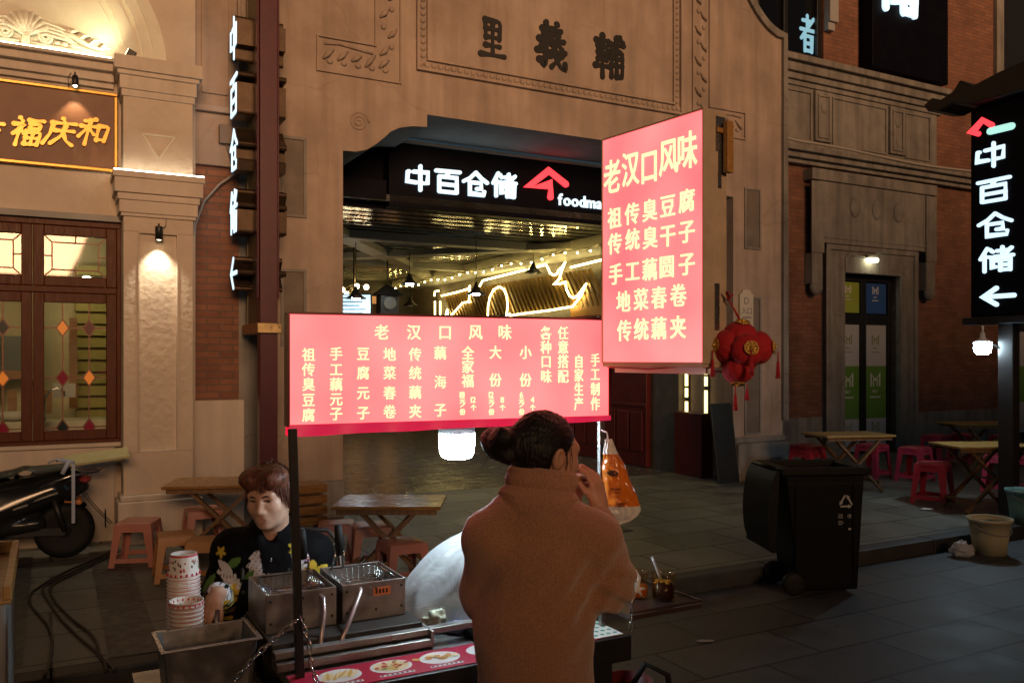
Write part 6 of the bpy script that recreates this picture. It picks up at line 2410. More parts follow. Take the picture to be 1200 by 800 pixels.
def make_cup(label, loc, inverted, prints, group):
    c = thing('paper_cup', label, 'paper cup', loc, 0.4, group)
    H_, rt, rb = 0.078, 0.052, 0.041
    sg = -1 if inverted else 1
    z0 = H_ if inverted else 0
    mb = MB()
    mb.lathe([(0, z0 + sg * 0.006), (rb - 0.002, z0 + sg * 0.006), (rb, z0), (rb + 0.0015, z0 + sg * 0.001), (rt, z0 + sg * (H_ - 0.003)), (rt + 0.0025, z0 + sg * (H_ - 0.001)), (rt, z0 + sg * H_), (rt - 0.002, z0 + sg * (H_ - 0.004)), (rb - 0.001, z0 + sg * 0.008), (0, z0 + sg * 0.008)], (0, 0, 0), 28)
    part('wall', mb, cupw, c)
    mb = MB()
    for f0, f1 in ((0.895, 0.92),) + (((0.02, 0.10),) if prints else ()):
        mb.lathe([(rb + 0.0022 + (rt - rb - 0.0015) * f0, z0 + sg * H_ * f0), (rb + 0.0022 + (rt - rb - 0.0015) * f1, z0 + sg * H_ * f1)], (0, 0, 0), 28)
        mb.f[-2:] = []
        mb.sm[-2:] = []
        mb.mi[-2:] = []
    if prints:
        for i in range(18):
            a = 2 * PI * i / 18
            r = rb + 0.0005 + (rt - rb) * 0.83
            mb.sphere((r * math.cos(a), r * math.sin(a), z0 + sg * H_ * 0.85), (0.0042, 0.0042, 0.0055), 6, 4)
    part('red_band', mb, cupr, c)
    if prints:
        for m_, seed in ((cupg, 3), (cupo, 4)):
            mb = MB()
            r_ = random.Random(seed)
            for i in range(34):
                a = (i // 6) * 1.05 + r_.uniform(-0.28, 0.28) + (0.4 if m_ is cupo else 0)
                f = r_.uniform(0.22, 0.68)
                r = rb - 0.0012 + (rt - rb) * f
                mb.sphere((r * math.cos(a), r * math.sin(a), z0 + sg * H_ * f), (0.004, 0.004, r_.uniform(0.003, 0.009)), 6, 4)
            part('flower_print', mb, m_, c)
    return c


cb = CW(-0.216, 0.685, 0.703)
NCUP = 28
make_cup('topmost upside down paper cup of the tall stack, its flower print showing', (cb.x, cb.y, cb.z + 0.0118 * (NCUP - 1)), True, True, CUPG)
low = make_cup('upside down paper cup nested within the tall stack', (cb.x, cb.y, cb.z), True, False, CUPG)
for i in range(1, NCUP - 1):
    dup(low, (cb.x + rnd.uniform(-0.0012, 0.0012), cb.y + rnd.uniform(-0.0012, 0.0012), cb.z + 0.0118 * i), rnd.random())
fb = CW(-0.222, 0.574, 0.703)
fc = make_cup('upright paper cup with red flower print before the tall cup stack', (fb.x, fb.y, fb.z + 0.190), False, True, 'upright paper cups at the pan')
up = make_cup('upright paper cup nested under the flower printed one', (fb.x, fb.y, fb.z), False, False, 'upright paper cups at the pan')
for i in range(1, 14):
    dup(up, (fb.x, fb.y, fb.z + 0.0137 * i), 0.2 * i)

# plastic sheet dome, bags, tray
pl = bpy.data.materials.new('milky_plastic_sheet')
pl.use_nodes = True
N_, L_ = pl.node_tree.nodes, pl.node_tree.links
N_.remove(N_['Principled BSDF'])
df, tl, gl, tr = N_.new('ShaderNodeBsdfDiffuse'), N_.new('ShaderNodeBsdfTranslucent'), N_.new('ShaderNodeBsdfGlossy'), N_.new('ShaderNodeBsdfTransparent')
for n_ in (df, tl):
    n_.inputs[0].default_value = (0.78, 0.82, 0.85, 1)
gl.inputs['Roughness'].default_value = 0.38
a1, a2, a3 = N_.new('ShaderNodeMixShader'), N_.new('ShaderNodeMixShader'), N_.new('ShaderNodeMixShader')
a1.inputs[0].default_value = 0.5
L_.new(df.outputs[0], a1.inputs[1])
L_.new(tl.outputs[0], a1.inputs[2])
a2.inputs[0].default_value = 0.05
L_.new(a1.outputs[0], a2.inputs[1])
L_.new(gl.outputs[0], a2.inputs[2])
a3.inputs[0].default_value = 0.26
L_.new(a2.outputs[0], a3.inputs[1])
L_.new(tr.outputs[0], a3.inputs[2])
L_.new(a3.outputs[0], N_['Material Output'].inputs[0])
tcx, bmp = N_.new('ShaderNodeTexCoord'), N_.new('ShaderNodeBump')
bmp.inputs['Strength'].default_value = 0.35
bmp.inputs['Distance'].default_value = 0.035
nz2, ab2 = N_.new('ShaderNodeTexNoise'), N_.new('ShaderNodeMath')
nz2.inputs['Scale'].default_value = 6
nz2.inputs['Detail'].default_value = 3
nz2.inputs['Distortion'].default_value = 1.6
ab2.operation = 'PINGPONG'
ab2.inputs[1].default_value = 0.14
L_.new(tcx.outputs['Object'], nz2.inputs['Vector'])
L_.new(nz2.outputs[0], ab2.inputs[0])
L_.new(ab2.outputs[0], bmp.inputs['Height'])
for n_ in (df, tl, gl):
    L_.new(bmp.outputs[0], n_.inputs['Normal'])
mb = MB()


def dome(u, v):
    a = 2 * PI * u
    p = PI / 2 * v
    w = 1 + 0.07 * noise.noise(Vector((math.cos(a) * 2.2, math.sin(a) * 2.2, v * 2))) + 0.035 * abs(noise.noise(Vector((math.cos(a) * 5, math.sin(a) * 5, v * 3 + 7)))) + 0.03 * math.sin(a * 11 + v * 5) * (1 - v) - 0.05 * math.exp(-((a - 4.45 - 0.3 * v) / 0.06) ** 2)
    return (0.92 + (0.45 if math.cos(a) < 0 else 0.28) * math.cos(a) * math.cos(p) * w, 0.45 + 0.20 * math.sin(a) * math.cos(p) * w, 0.818 + 0.31 * math.sin(p) ** 0.9 * w + 0.006 * abs(math.sin(a * 5 + 3 * noise.noise(Vector((math.cos(a), math.sin(a), v * 2)))) ) * math.cos(p))


mb.grid(dome, 160, 50)
rr = random.Random(31)
heap = MB()                                      # the pale food heaped under the sheet
for i in range(40):
    a, r = rr.random() * 6.28, rr.random() ** 0.6
    heap.sphere((0.92 + 0.30 * r * math.cos(a), 0.45 + 0.12 * r * math.sin(a), 0.85 + 0.07 * (1 - r)), (rr.uniform(0.03, 0.05), rr.uniform(0.03, 0.045), rr.uniform(0.025, 0.04)), 10, 7)
o = part('food_heap', heap, mat('pale_dough', (0.50, 0.46, 0.33), 0.6, var=0.3), None, loc=C0, rotz=TH)
tag(o, 'heap of pale food pieces under the white plastic sheet', 'food')
o = part('plastic_sheet', mb, pl, None, loc=C0, rotz=TH)
tag(o, 'big translucent white plastic sheet domed over the food on the cart', 'plastic sheet')
for (nm, lab, u, n, r, m_, sd) in (('food_bag', 'clear bag of pale food next to the stickered fryer', 0.56, 0.36, (0.05, 0.04, 0.04), mat('pale_food', (0.55, 0.58, 0.42), 0.3), 21), ('food_bag', 'crumpled clear packet lying on the steel counter edge', 0.68, 0.33, (0.075, 0.05, 0.03), pl, 22),
                                   ('food_bag', 'clear packet with a blue seal before the white sheet', 0.62, 0.29, (0.05, 0.03, 0.022), mat('blue_seal_packet', (0.30, 0.36, 0.55), 0.25), 23)):
    scrap(nm, lab, 'food bag', CW(u, n, 0.817), r, m_, sd)
mb = MB()
mb.box(0.62, 0.86, 0.19, 0.28, 0.818, 0.838)
o = part('black_tray', mb, M['blackplastic'], None, loc=C0, rotz=TH, bev=0.004)
tag(o, 'shallow black tray on the counter behind the picture strip', 'tray')

# sauce jars with spoon
jarg = glassmat('jar_plastic', (0.92, 0.85, 0.72), 0.08)
for k, (u, n, lab, mm, lvl) in enumerate(((1.278, 0.175, 'clear jar half full of orange chilli sauce on the side shelf', mat('orange_sauce', (0.85, 0.26, 0.03), 0.3, var=0.3), 0.045), (1.345, 0.105, 'clear jar of dark sauce with yellow pickle and a spoon', mat('dark_sauce', (0.06, 0.02, 0.008), 0.2, var=0.4), 0.06))):
    j = thing('sauce_jar', lab, 'jar', CW(u, n, 0.879), 0, 'sauce jars on the side shelf')
    mb = MB()
    mb.lathe([(0.034, 0.0), (0.040, 0.004), (0.043, 0.085), (0.0455, 0.088), (0.0455, 0.096), (0.043, 0.096), (0.041, 0.085), (0.038, 0.006), (0, 0.006)], (0, 0, 0), 24)
    part('wall', mb, jarg, j)
    mb = MB()
    mb.lathe([(0.0, 0.007), (0.037, 0.007), (0.0395, lvl), (0.0, lvl + 0.002)], (0, 0, 0), 20)
    part('sauce', mb, mm, j)
    if k == 1:
        mb = MB()
        for i in range(16):
            a, r = rnd.random() * 6.3, rnd.random() * 0.03
            mb.sphere((r * math.cos(a), r * math.sin(a), lvl + 0.004), (0.008, 0.006, 0.006), 6, 4)
        part('pickle', mb, mat('yellow_pickle', (0.6, 0.38, 0.05), 0.4), j)
        sp = thing('spoon', 'clear plastic spoon standing in the dark sauce jar', 'spoon', CW(u, n, 0.879), 0)
        mb = MB()
        mb.tube([(0.0, 0.0, 0.05), (-0.02, 0.01, 0.10), (-0.038, 0.02, 0.15)], [0.007, 0.005, 0.006], 8)
        part('handle', mb, mat('clear_plastic', (0.6, 0.6, 0.62), 0.1, transm=0.4), sp)
mb = MB()
mb.tube([CW(1.15, 0.01, 1.03), CW(1.165, 0.01, 1.0), CW(1.15, 0.005, 0.965), CW(1.17, 0.0, 0.94)], [0.003, 0.007, 0.010, 0.003], 6)
mb.tube([CW(1.14, 0.01, 0.945), CW(1.16, 0.005, 0.965), CW(1.19, 0.01, 0.96)], [0.003, 0.008, 0.004], 6)
tag(part('plastic_knot', mb, M['white']), 'knotted strip of white plastic at the chain by the jars', 'knot')
st = thing('card_stand', 'small blue card stand with a blank white face behind the customer', 'card stand', CW(0.985, 0.24, 0.819), TH - 0.1)
mb = MB()
mb.M = Matrix.Rotation(math.radians(-12), 4, 'X')
mb.box(-0.06, 0.06, 0, 0.004, 0, 0.115)
part('panel', mb, mat('blue_acrylic', (0.02, 0.08, 0.42), 0.25), st)
mb = MB()
mb.M = Matrix.Rotation(math.radians(-12), 4, 'X')
mb.box(-0.045, 0.02, -0.003, -0.001, 0.035, 0.10)
part('card', mb, mat('pale_lilac_card', (0.55, 0.52, 0.62), 0.5), st)
mb = MB()
mb.box(-0.06, 0.06, -0.03, 0.05, -0.0, 0.006)
part('foot', mb, mat('green_edge', (0.08, 0.3, 0.06), 0.4), st)
gc = thing('gas_cylinder', 'dark red gas cylinder standing on the road beside the cart', 'gas cylinder', CW(1.22, 0.15, 0), 0)
mb = MB()
mb.lathe([(0.10, 0.0), (0.12, 0.02), (0.135, 0.08), (0.135, 0.36), (0.11, 0.44), (0.04, 0.48), (0.03, 0.5), (0, 0.5)], (0, 0, 0), 24)
part('body', mb, mat('dark_red_cylinder', (0.16, 0.015, 0.02), 0.35, var=0.3), gc)
mb = MB()
mb.lathe([(0.07, 0.47), (0.09, 0.48), (0.09, 0.60), (0.08, 0.60), (0.08, 0.48)], (0, 0, 0), 20)
part('collar', mb, mat('dark_red_collar', (0.12, 0.015, 0.02), 0.35), gc)
mb = MB()
mb.tube([(0, 0, 0.55), (0.06, -0.02, 0.66), (0.14, -0.02, 0.62), (0.17, 0, 0.45), (0.12, 0.06, 0.25), (0.0, 0.2, 0.2)], 0.011, 8)
part('hose', mb, M['rubber'], gc)

# ---- main light box menu
MO, MR = (-0.663, 2.55, 0.0), math.atan2(0.424, 0.999)
ML = 1.085
MN = thing('menu_lightbox', 'wide glowing pink menu lightbox with yellow characters over the cart front', 'lightbox sign', MO, MR)
mb = MB()
mb.box(0, ML, 0.0, 0.06, 1.552, 1.882)
part('face', mb, M['pinkbox'], MN)
mb = MB()
mb.box(-0.008, ML + 0.008, -0.004, 0.068, 1.883, 1.890)
mb.box(-0.008, -0.001, -0.004, 0.068, 1.545, 1.882)
mb.box(ML + 0.001, ML + 0.010, -0.004, 0.068, 1.54, 1.882)
mb.box(0, ML, 0.061, 0.07, 1.552, 1.882)
part('frame', mb, mat('dark_red_frame', (0.10, 0.02, 0.02), 0.3, metal=0.3), MN)
mb = MB()


def val(u, v):
    h = 0.036 * (1 - 0.5 * u) + 0.0012 * math.sin(u * 23)
    return (-0.004 + (ML + 0.008) * u, -0.008 - 0.004 * math.sin(u * 47) * v - 0.003, 1.553 - h * v)


mb.grid(val, 60, 3)
mb.grid(lambda u, v: (val(u, v)[0], 0.066, val(u, v)[2]), 60, 3)
mb.grid(lambda u, v: (val(u, 1)[0], -0.011 + 0.077 * v, val(u, 1)[2]), 60, 3)
part('valance', mb, mat('hot_pink_cloth', (0.75, 0.03, 0.14), 0.4, emit=(1.0, 0.02, 0.12), estr=0.35), MN, fix=False)  # emission paints in the light that the lightbox throws on the cloth
mb = MB()


def zc(ch, x, y, w=16.0, h=None, bold=0.009):
    px, py = 320 + x / 3, 360 + y / 3
    lx, lz = PL(px, py, MO, MR, -0.003)
    k = (2.55 + (px - 337) / 376 * 0.42) / 1000
    put_char(mb, ch, lx, lz, w * 1.0 * k, (h or w) * 1.06 * k, -0.003, bold, 0.003)


for ch, x in zip('老汉口风味', (382, 495, 605, 712, 815)):
    zc(ch, x, 87, 17.5)
part('heading_lettering', mb, M['yellowtext'], MN)
for x, s in ((125, '祖166传218臭270豆325腐378'), (222, '手163工218藕270元322子373'), (317, '豆163腐230元300子370'), (410, '地165菜230春300卷366'), (500, '传165统230藕298夹365'), (588, '藕160海262子360'),
             (685, '全160家208福258'), (782, '大158份255'), (888, '小158份255'), (960, '各90种140口190味242'), (1020, '任90意140搭190配242'), (1075, '自190家238生288产338'), (1133, '手185工235制287作338')):
    i = 0
    mb = MB()
    while i < len(s):
        j = i + 1
        while j < len(s) and s[j].isdigit():
            j += 1
        zc(s[i], x, int(s[i + 1:j]), 15.5 if x < 900 else 14.5 if x < 1050 else 12.5, None if x < 900 else 15.5)
        i = j
    part('column_lettering', mb, M['yellowtext'], MN)
for cx, n1, n2 in ((666, '18', '12'), (768, '12', '8'), (874, '6', '4')):
    mb = MB()
    for t_, x, y, h in ((n1, cx, 307, 0.027), (n2, cx + 39, 325, 0.027)):
        lx, lz = PL(320 + x / 3, 360 + y / 3, MO, MR, -0.003)
        put_line(mb, t_, lx, lz - 0.009, h, -0.003, 0.004, 0.003, 'c')
    for ch, x, y in (('元', cx, 328), ('份', cx, 367), ('个', cx + 39, 352)):
        zc(ch, x, y, 7.2, None, 0.012)
    lx, lz = PL(320 + cx / 3, 360 + 345 / 3, MO, MR, -0.003)
    ribbon(mb, [(lx - 0.006, lz - 0.004), (lx + 0.006, lz + 0.004)], [0.0012] * 2, -0.0045, -0.0015)
    part('price_lettering', mb, M['yellowtext'], MN)

# ---- hanging bulb under the menu
HB = thing('hanging_bulb', 'big cold white bulb lamp hanging under the pink menu lightbox', 'lamp', (-0.195, 3.02, 1.488), MR)
mb = MB()
mb.lathe([(0.0, 0.08), (0.025, 0.08), (0.045, 0.055), (0.058, 0.045), (0.064, 0.035), (0.065, 0.0), (0, 0)], (0, 0, 0), 28)
part('cap', mb, mat('grey_bulb_cap', (0.45, 0.50, 0.52), 0.4), HB)
mb = MB()
mb.lathe([(0, -0.092), (0.035, -0.092), (0.053, -0.085), (0.061, -0.068), (0.064, -0.03), (0.0645, -0.001), (0, -0.001)], (0, 0, 0), 28)
part('bulb', mb, M['bulb'], HB)
mb = MB()
mb.tube([(0, 0, 0.08), (0, -0.02, 0.13), (0.0, -0.06, 0.16)], 0.006, 6)
part('cord', mb, M['rubber'], HB)

# ---- tall light box
TO_, TR = (0.307, 2.90, 0.0), math.atan2(-0.816, 0.578)
TL, TZ0, TZ1 = 0.452, 1.735, 2.492
TB = thing('tall_lightbox', 'tall glowing pink lightbox of yellow characters sticking out towards the street', 'lightbox sign', TO_, TR)
mb = MB()
mb.box(0.004, TL - 0.004, 0.0, 0.095, TZ0 + 0.004, TZ1 - 0.004)
part('face', mb, M['pinkbox'], TB)
mb = MB()
mb.box(TL - 0.0035, TL + 0.002, -0.003, 0.10, TZ0, TZ1)
mb.box(-0.002, 0.0035, -0.003, 0.10, TZ0, TZ1)
mb.box(0.0036, TL - 0.0036, -0.003, 0.10, TZ1 - 0.0035, TZ1 + 0.002)
mb.box(0.0036, TL - 0.0036, -0.003, 0.10, TZ0 - 0.012, TZ0 + 0.0035)
mb.box(0.0036, TL - 0.0036, 0.096, 0.10, TZ0 + 0.004, TZ1 - 0.004)
part('casing', mb, mat('tan_lightbox_casing', (0.50, 0.39, 0.28), 0.55, var=0.2, vscale=12), TB, bev=0.0015)
mb = MB()
mb.box(TL + 0.0022, TL + 0.004, 0.05, 0.092, TZ1 - 0.12, TZ1 - 0.015)
mb.box(TL + 0.0022, TL + 0.0035, 0.06, 0.075, TZ1 - 0.23, TZ1 - 0.121)
mb.box(TL + 0.0022, TL + 0.0045, 0.045, 0.065, TZ0 + 0.10, TZ0 + 0.24)
part('hinge_plate', mb, M['steel'], TB)
mb = MB()
mb.box(TL + 0.012, TL + 0.030, 0.072, 0.098, TZ1 - 0.185, TZ1 - 0.03)
mb.box(TL + 0.0042, TL + 0.0118, 0.05, 0.098, TZ1 - 0.065, TZ1 - 0.05)
part('wooden_latch', mb, woodmat('latch_wood', (0.42, 0.22, 0.06), (0.30, 0.15, 0.04), 0.45), TB, bev=0.002)
mb = MB()
mb.box(0.03, TL - 0.02, 0.03, 0.06, TZ0 - 0.032, TZ0 - 0.0125)
mb.tube([(TL - 0.12, 0.06, TZ0 - 0.03), (TL + 0.05, 0.13, TZ0 - 0.022)], 0.006, 6)
part('support_bar', mb, M['white'], TB)
mb = MB()
for ln_, ws_, hs_ in (('老90,235汉142,212口195,205风250,178味303,160', 0.084, 0.120), ('祖97,352传147,340臭197,330豆248,318腐302,303', 0.068, 0.074), ('传98,425统148,413臭198,408干248,402子302,390', 0.068, 0.074), ('手100,512工148,503藕197,498圆245,490子302,482', 0.068, 0.074),
                      ('地122,590菜172,583春223,578卷278,572', 0.068, 0.074), ('传125,672统173,668藕223,665夹277,662', 0.068, 0.074)):
    i = 0
    mb = MB()
    while i < len(ln_):
        j = i + 1
        while j < len(ln_) and (ln_[j].isdigit() or ln_[j] == ','):
            j += 1
        x, y = [int(q) for q in ln_[i + 1:j].split(',')]
        lx, lz = PL(680 + x / 2.424, 110 + y / 2.424, TO_, TR, -0.003)
        put_char(mb, ln_[i], lx, lz, ws_, hs_, -0.003, 0.010, 0.003)
        i = j
    part('line_lettering', mb, M['yellowtext'], TB)
mb = MB()
P = [PL(px, py, TO_, TR, 0.03) for px, py in ((712, 430), (735, 431), (760, 432.5), (790, 430), (815, 426))]
mb.tube([(x, 0.03, z) for x, z in P], 0.0025, 6)
o = part('red_wire', mb, mat('red_wire', (0.4, 0.03, 0.04), 0.5), None, loc=TO_, rotz=TR)
tag(o, 'thin red wire sagging below the tall pink lightbox', 'wire')

# ---- red plush lantern cluster
LA = thing('lantern_cluster', 'cluster of red plush lanterns with gold fittings and tassels at the lightbox', 'lantern', (0.695, 2.56, 1.775), 0)
plush = mat('red_velvet', (0.40, 0.006, 0.016), 0.8, bump=0.2, bscale=220, sheen=0.08)
goldf = mat('gold_filigree', (0.80, 0.50, 0.12), 0.3, metal=0.9, bump=0.5, bscale=200)


def lantern(c, r, axis):
    q = Vector(axis).normalized().to_track_quat('Z', 'Y').to_matrix().to_4x4()
    mb = MB()
    mb.M = Matrix.Translation(c) @ q

    def f(u, v):
        a = 2 * PI * u
        p = PI * v - PI / 2
        k = 0.93 + 0.07 * abs(math.sin(a * 5.0)) ** 0.7
        return (r * k * math.cos(p) * math.cos(a), r * k * math.cos(p) * math.sin(a), r * 0.80 * math.sin(p))
    mb.grid(f, 64, 16)
    o = part('plush_lantern', mb, plush, LA, fix=False)
    mb = MB()
    mb.M = Matrix.Translation(c) @ q
    for sg in (1,):
        for k in range(9):
            a = 2 * PI * k / 9
            mb.tube([(0.010 * math.cos(a + t) + 0.011 * math.cos(a), 0.010 * math.sin(a + t) + 0.011 * math.sin(a), r * 0.80 + 0.003) for t in [2 * PI * i / 8 for i in range(8)]], 0.0018, 5, closed=True)
        mb.sphere((0, 0, r * 0.8 + 0.004), (0.006, 0.006, 0.008), 8, 6)
    part('gold_fitting', mb, goldf, o)
    return o


def tassel(c, L):
    mb = MB()
    mb.tube([Vector(c), Vector(c) + Vector((0, 0, -L * 0.4))], 0.002, 5)
    for i in range(9):
        a = 2 * PI * i / 9
        mb.tube([Vector(c) + Vector((0.002 * math.cos(a), 0.002 * math.sin(a), -L * 0.35)), Vector(c) + Vector((0.006 * math.cos(a), 0.006 * math.sin(a), -L))], 0.0016, 4)
    part('tassel', mb, plush, LA)


lantern((-0.005, 0.02, 0.045), 0.052, (0.1, -0.4, 1))
lantern((-0.052, 0.01, 0.012), 0.050, (-1, -0.5, 0.1))
lantern((0.052, 0.015, 0.008), 0.050, (1, -0.5, 0.05))
lantern((0.0, -0.035, 0.0), 0.050, (0.05, -1, 0.15))
lantern((-0.018, -0.005, -0.062), 0.048, (-0.1, -0.3, -1))
lantern((0.012, 0.05, -0.02), 0.050, (0.2, 1, 0))
for c, L in (((-0.098, -0.02, 0.0), 0.08), ((0.0, -0.083, 0.0), 0.075), ((0.10, -0.01, -0.005), 0.08), ((-0.03, -0.02, -0.105), 0.075), ((0.01, 0.0, -0.10), 0.05)):
    tassel(c, L)
mb = MB()
mb.tube([(-0.005, 0.02, 0.085), (-0.03, 0.01, 0.13), (-0.055, -0.005, 0.17)], 0.002, 5)
mb.tube([(0.0, 0.02, 0.085), (-0.02, 0.02, 0.12), (-0.05, 0.0, 0.16)], 0.002, 5)
mb.tube([(-0.05, 0.0, 0.15), (-0.035, -0.012, 0.165), (-0.055, -0.01, 0.175), (-0.04, 0.005, 0.155)], 0.003, 5)
part('hanging_cord', mb, plush, LA)

# ---- orange printed bag on the right post
OB = thing('orange_bag', 'orange and white printed plastic bag hanging on the bright cart post', 'bag', (0.362, 2.90, 1.345), 0)
mb = MB()
prof = [(0.0, 709, 717), (0.06, 707.5, 719), (0.13, 706.5, 722), (0.28, 706, 731), (0.45, 706, 738), (0.62, 707.5, 744), (0.78, 709, 749), (0.84, 710, 749.5), (0.90, 711, 746), (0.96, 713, 738), (1.0, 716, 728)]


def bagpt(f, s, back):
    for i in range(len(prof) - 1):
        if prof[i][0] <= f <= prof[i + 1][0]:
            k = (f - prof[i][0]) / (prof[i + 1][0] - prof[i][0])
            l = prof[i][1] + (prof[i + 1][1] - prof[i][1]) * k
            r = prof[i][2] + (prof[i + 1][2] - prof[i][2]) * k
            break
    x = l + (r - l) * s
    Y = 0.035 * math.sin(PI * s) ** 0.6 * math.sin(PI * min(1, f * 1.05)) ** 0.5
    Y += 0.016 * abs(noise.noise(Vector((s * 4 + 2 * f, f * 7 - 2 * s, 1.5 if back else 0)))) + 0.004 * noise.noise(Vector((s * 14, f * 22, 3)))
    x += 2.2 * noise.noise(Vector((f * 7, s * 1.5, 5)))
    return ((x - 600) / 1000 * 2.9 - 0.362, Y if back else -Y, 1.75 - (514 + 100 * f - 420) / 1000 * 2.9 - 1.345)


for back in (0, 1):
    for (f0, f1, mi, nv) in ((0, 0.17, 0, 8), (0.17, 0.78, 1, 30), (0.78, 1.0, 0, 12)):
        mb.mat = mi
        mb.grid(lambda u, v: bagpt(f0 + (f1 - f0) * v, u, back), 26, nv)
part('film', mb, [mat('white_bag_film', (0.70, 0.70, 0.68), 0.2, spec=0.7), mat('orange_bag_film', (0.75, 0.20, 0.02), 0.18, var=0.15, vscale=14, spec=0.7)], OB, fix=False)
mb = MB()
n = 20
vs = []
for i in range(n):
    a = 2 * PI * i / n
    p = bagpt(0.385 + 0.035 * math.sin(a), 0.34 + 0.20 * math.cos(a), 0)
    vs.append((p[0], p[1] - 0.006, p[2]))
mb.add(vs, [tuple(range(n))])
for (f, s0, s1) in ((0.56, 0.22, 0.55), (0.60, 0.30, 0.5), (0.73, 0.30, 0.6), (0.755, 0.34, 0.52)):
    for k in range(7):
        a, b = s0 + (s1 - s0) * k / 7, s0 + (s1 - s0) * (k + 0.65) / 7
        q = [bagpt(f, a, 0), bagpt(f, b, 0), bagpt(f + 0.016, b, 0), bagpt(f + 0.016, a, 0)]
        mb.add([(p[0], p[1] - 0.005, p[2]) for p in q], [(0, 1, 2, 3)])
part('dark_print', mb, mat('brown_black_print', (0.05, 0.02, 0.01), 0.3), OB, fix=False)
mb = MB()
mb.tube([(-0.035, 0.0, 0.13), (-0.04, 0.0, 0.155), (-0.055, 0.03, 0.16)], 0.003, 5)
part('loop', mb, M['white'], OB)

# ================================================================== PEOPLE
def head_prims(M4, s=1.0, jaw=1.0):               # local: x right, y forward, z up; about 0.225 m from chin to crown
    e = lambda c, r, k=0.03, op='+', rot=None: ell([q * s for q in c], [q * s for q in r] if not isinstance(r, (int, float)) else r * s, k * s, op, rot)
    l = lambda a, b, ra, rb, k=0.02, op='+': limb([q * s for q in a], [q * s for q in b], ra * s, rb * s, k * s, op)
    P = [e((0, -0.014, 0.030), (0.074, 0.092, 0.084)), e((0, 0.022, -0.025), (0.062 * jaw, 0.066, 0.082), 0.04), e((0, 0.030, -0.072), (0.047 * jaw, 0.050, 0.040), 0.04), e((0, 0.064, -0.098), (0.020, 0.018, 0.016), 0.03),
         e((0.040, 0.050, -0.028), (0.026, 0.024, 0.024), 0.03), e((-0.040, 0.050, -0.028), (0.026, 0.024, 0.024), 0.03), l((-0.042, 0.066, 0.024), (0.042, 0.066, 0.024), 0.013, 0.013, 0.02),
         e((0.031, 0.088, 0.004), (0.018, 0.013, 0.010), 0.014, '-'), e((-0.031, 0.088, 0.004), (0.018, 0.013, 0.010), 0.014, '-'),
         l((0, 0.080, 0.006), (0, 0.098, -0.034), 0.0095, 0.0125, 0.014), e((0.013, 0.090, -0.038), (0.010, 0.011, 0.008), 0.01), e((-0.013, 0.090, -0.038), (0.010, 0.011, 0.008), 0.01),
         e((0, 0.080, -0.058), (0.024, 0.012, 0.018), 0.02), e((0, 0.0885, -0.0635), (0.022, 0.008, 0.0060), 0.006), e((0, 0.0865, -0.0755), (0.018, 0.009, 0.0068), 0.006), e((0, 0.097, -0.0695), (0.021, 0.012, 0.0016), 0.003, '-')]
    for sx in (-1, 1):
        P += [e((sx * 0.0785, -0.012, -0.008), (0.011, 0.020, 0.033), 0.012, rot=(0, sx * 0.25, 0)), e((sx * 0.088, -0.008, -0.006), (0.006, 0.010, 0.018), 0.008, '-'),
              l((sx * 0.019, 0.079, 0.0125), (sx * 0.043, 0.072, 0.0115), 0.0055, 0.005, 0.006), l((sx * 0.021, 0.079, -0.006), (sx * 0.041, 0.072, -0.005), 0.005, 0.0045, 0.008)]
    return xf(P, M4)


def face_bits(root, M4, s, hairm, lipm, lip=True):
    for sx in (-1, 1):
        mb = MB()
        mb.M = M4
        mb.sphere((sx * 0.031 * s, 0.0665 * s, 0.0035 * s), 0.0125 * s, 14, 10)
        o = part('eye', mb, mat('eye_white', (0.55, 0.50, 0.46), 0.25), root)
        mb = MB()
        mb.M = M4
        mb.sphere((sx * 0.031 * s - 0.002, 0.0745 * s, 0.002 * s), (0.0062 * s, 0.0052 * s, 0.0062 * s), 12, 8)
        part('iris', mb, mat('dark_iris', (0.015, 0.008, 0.006), 0.15), o)
        mb = MB()
        mb.M = M4
        mb.tube([(sx * 0.013 * s, 0.0865 * s, 0.0215 * s), (sx * 0.030 * s, 0.0855 * s, 0.0265 * s), (sx * 0.049 * s, 0.0745 * s, 0.0215 * s)], [0.0026 * s, 0.0036 * s, 0.0014 * s], 6)
        part('eyebrow', mb, hairm, root)
        mb = MB()
        mb.M = M4
        mb.tube([(sx * 0.018 * s, 0.0815 * s, 0.0065 * s), (sx * 0.031 * s, 0.0805 * s, 0.0085 * s), (sx * 0.044 * s, 0.0735 * s, 0.0055 * s)], 0.0024 * s, 6)
        part('eyelash', mb, hairm, root)
    if lip:
        mb = MB()
        mb.M = M4
        mb.sphere((0, 0.0895 * s, -0.0640 * s), (0.025 * s, 0.0068 * s, 0.0042 * s), 16, 8)
        mb.sphere((0, 0.0878 * s, -0.0752 * s), (0.022 * s, 0.0076 * s, 0.0050 * s), 16, 8)
        part('lips', mb, lipm, root)


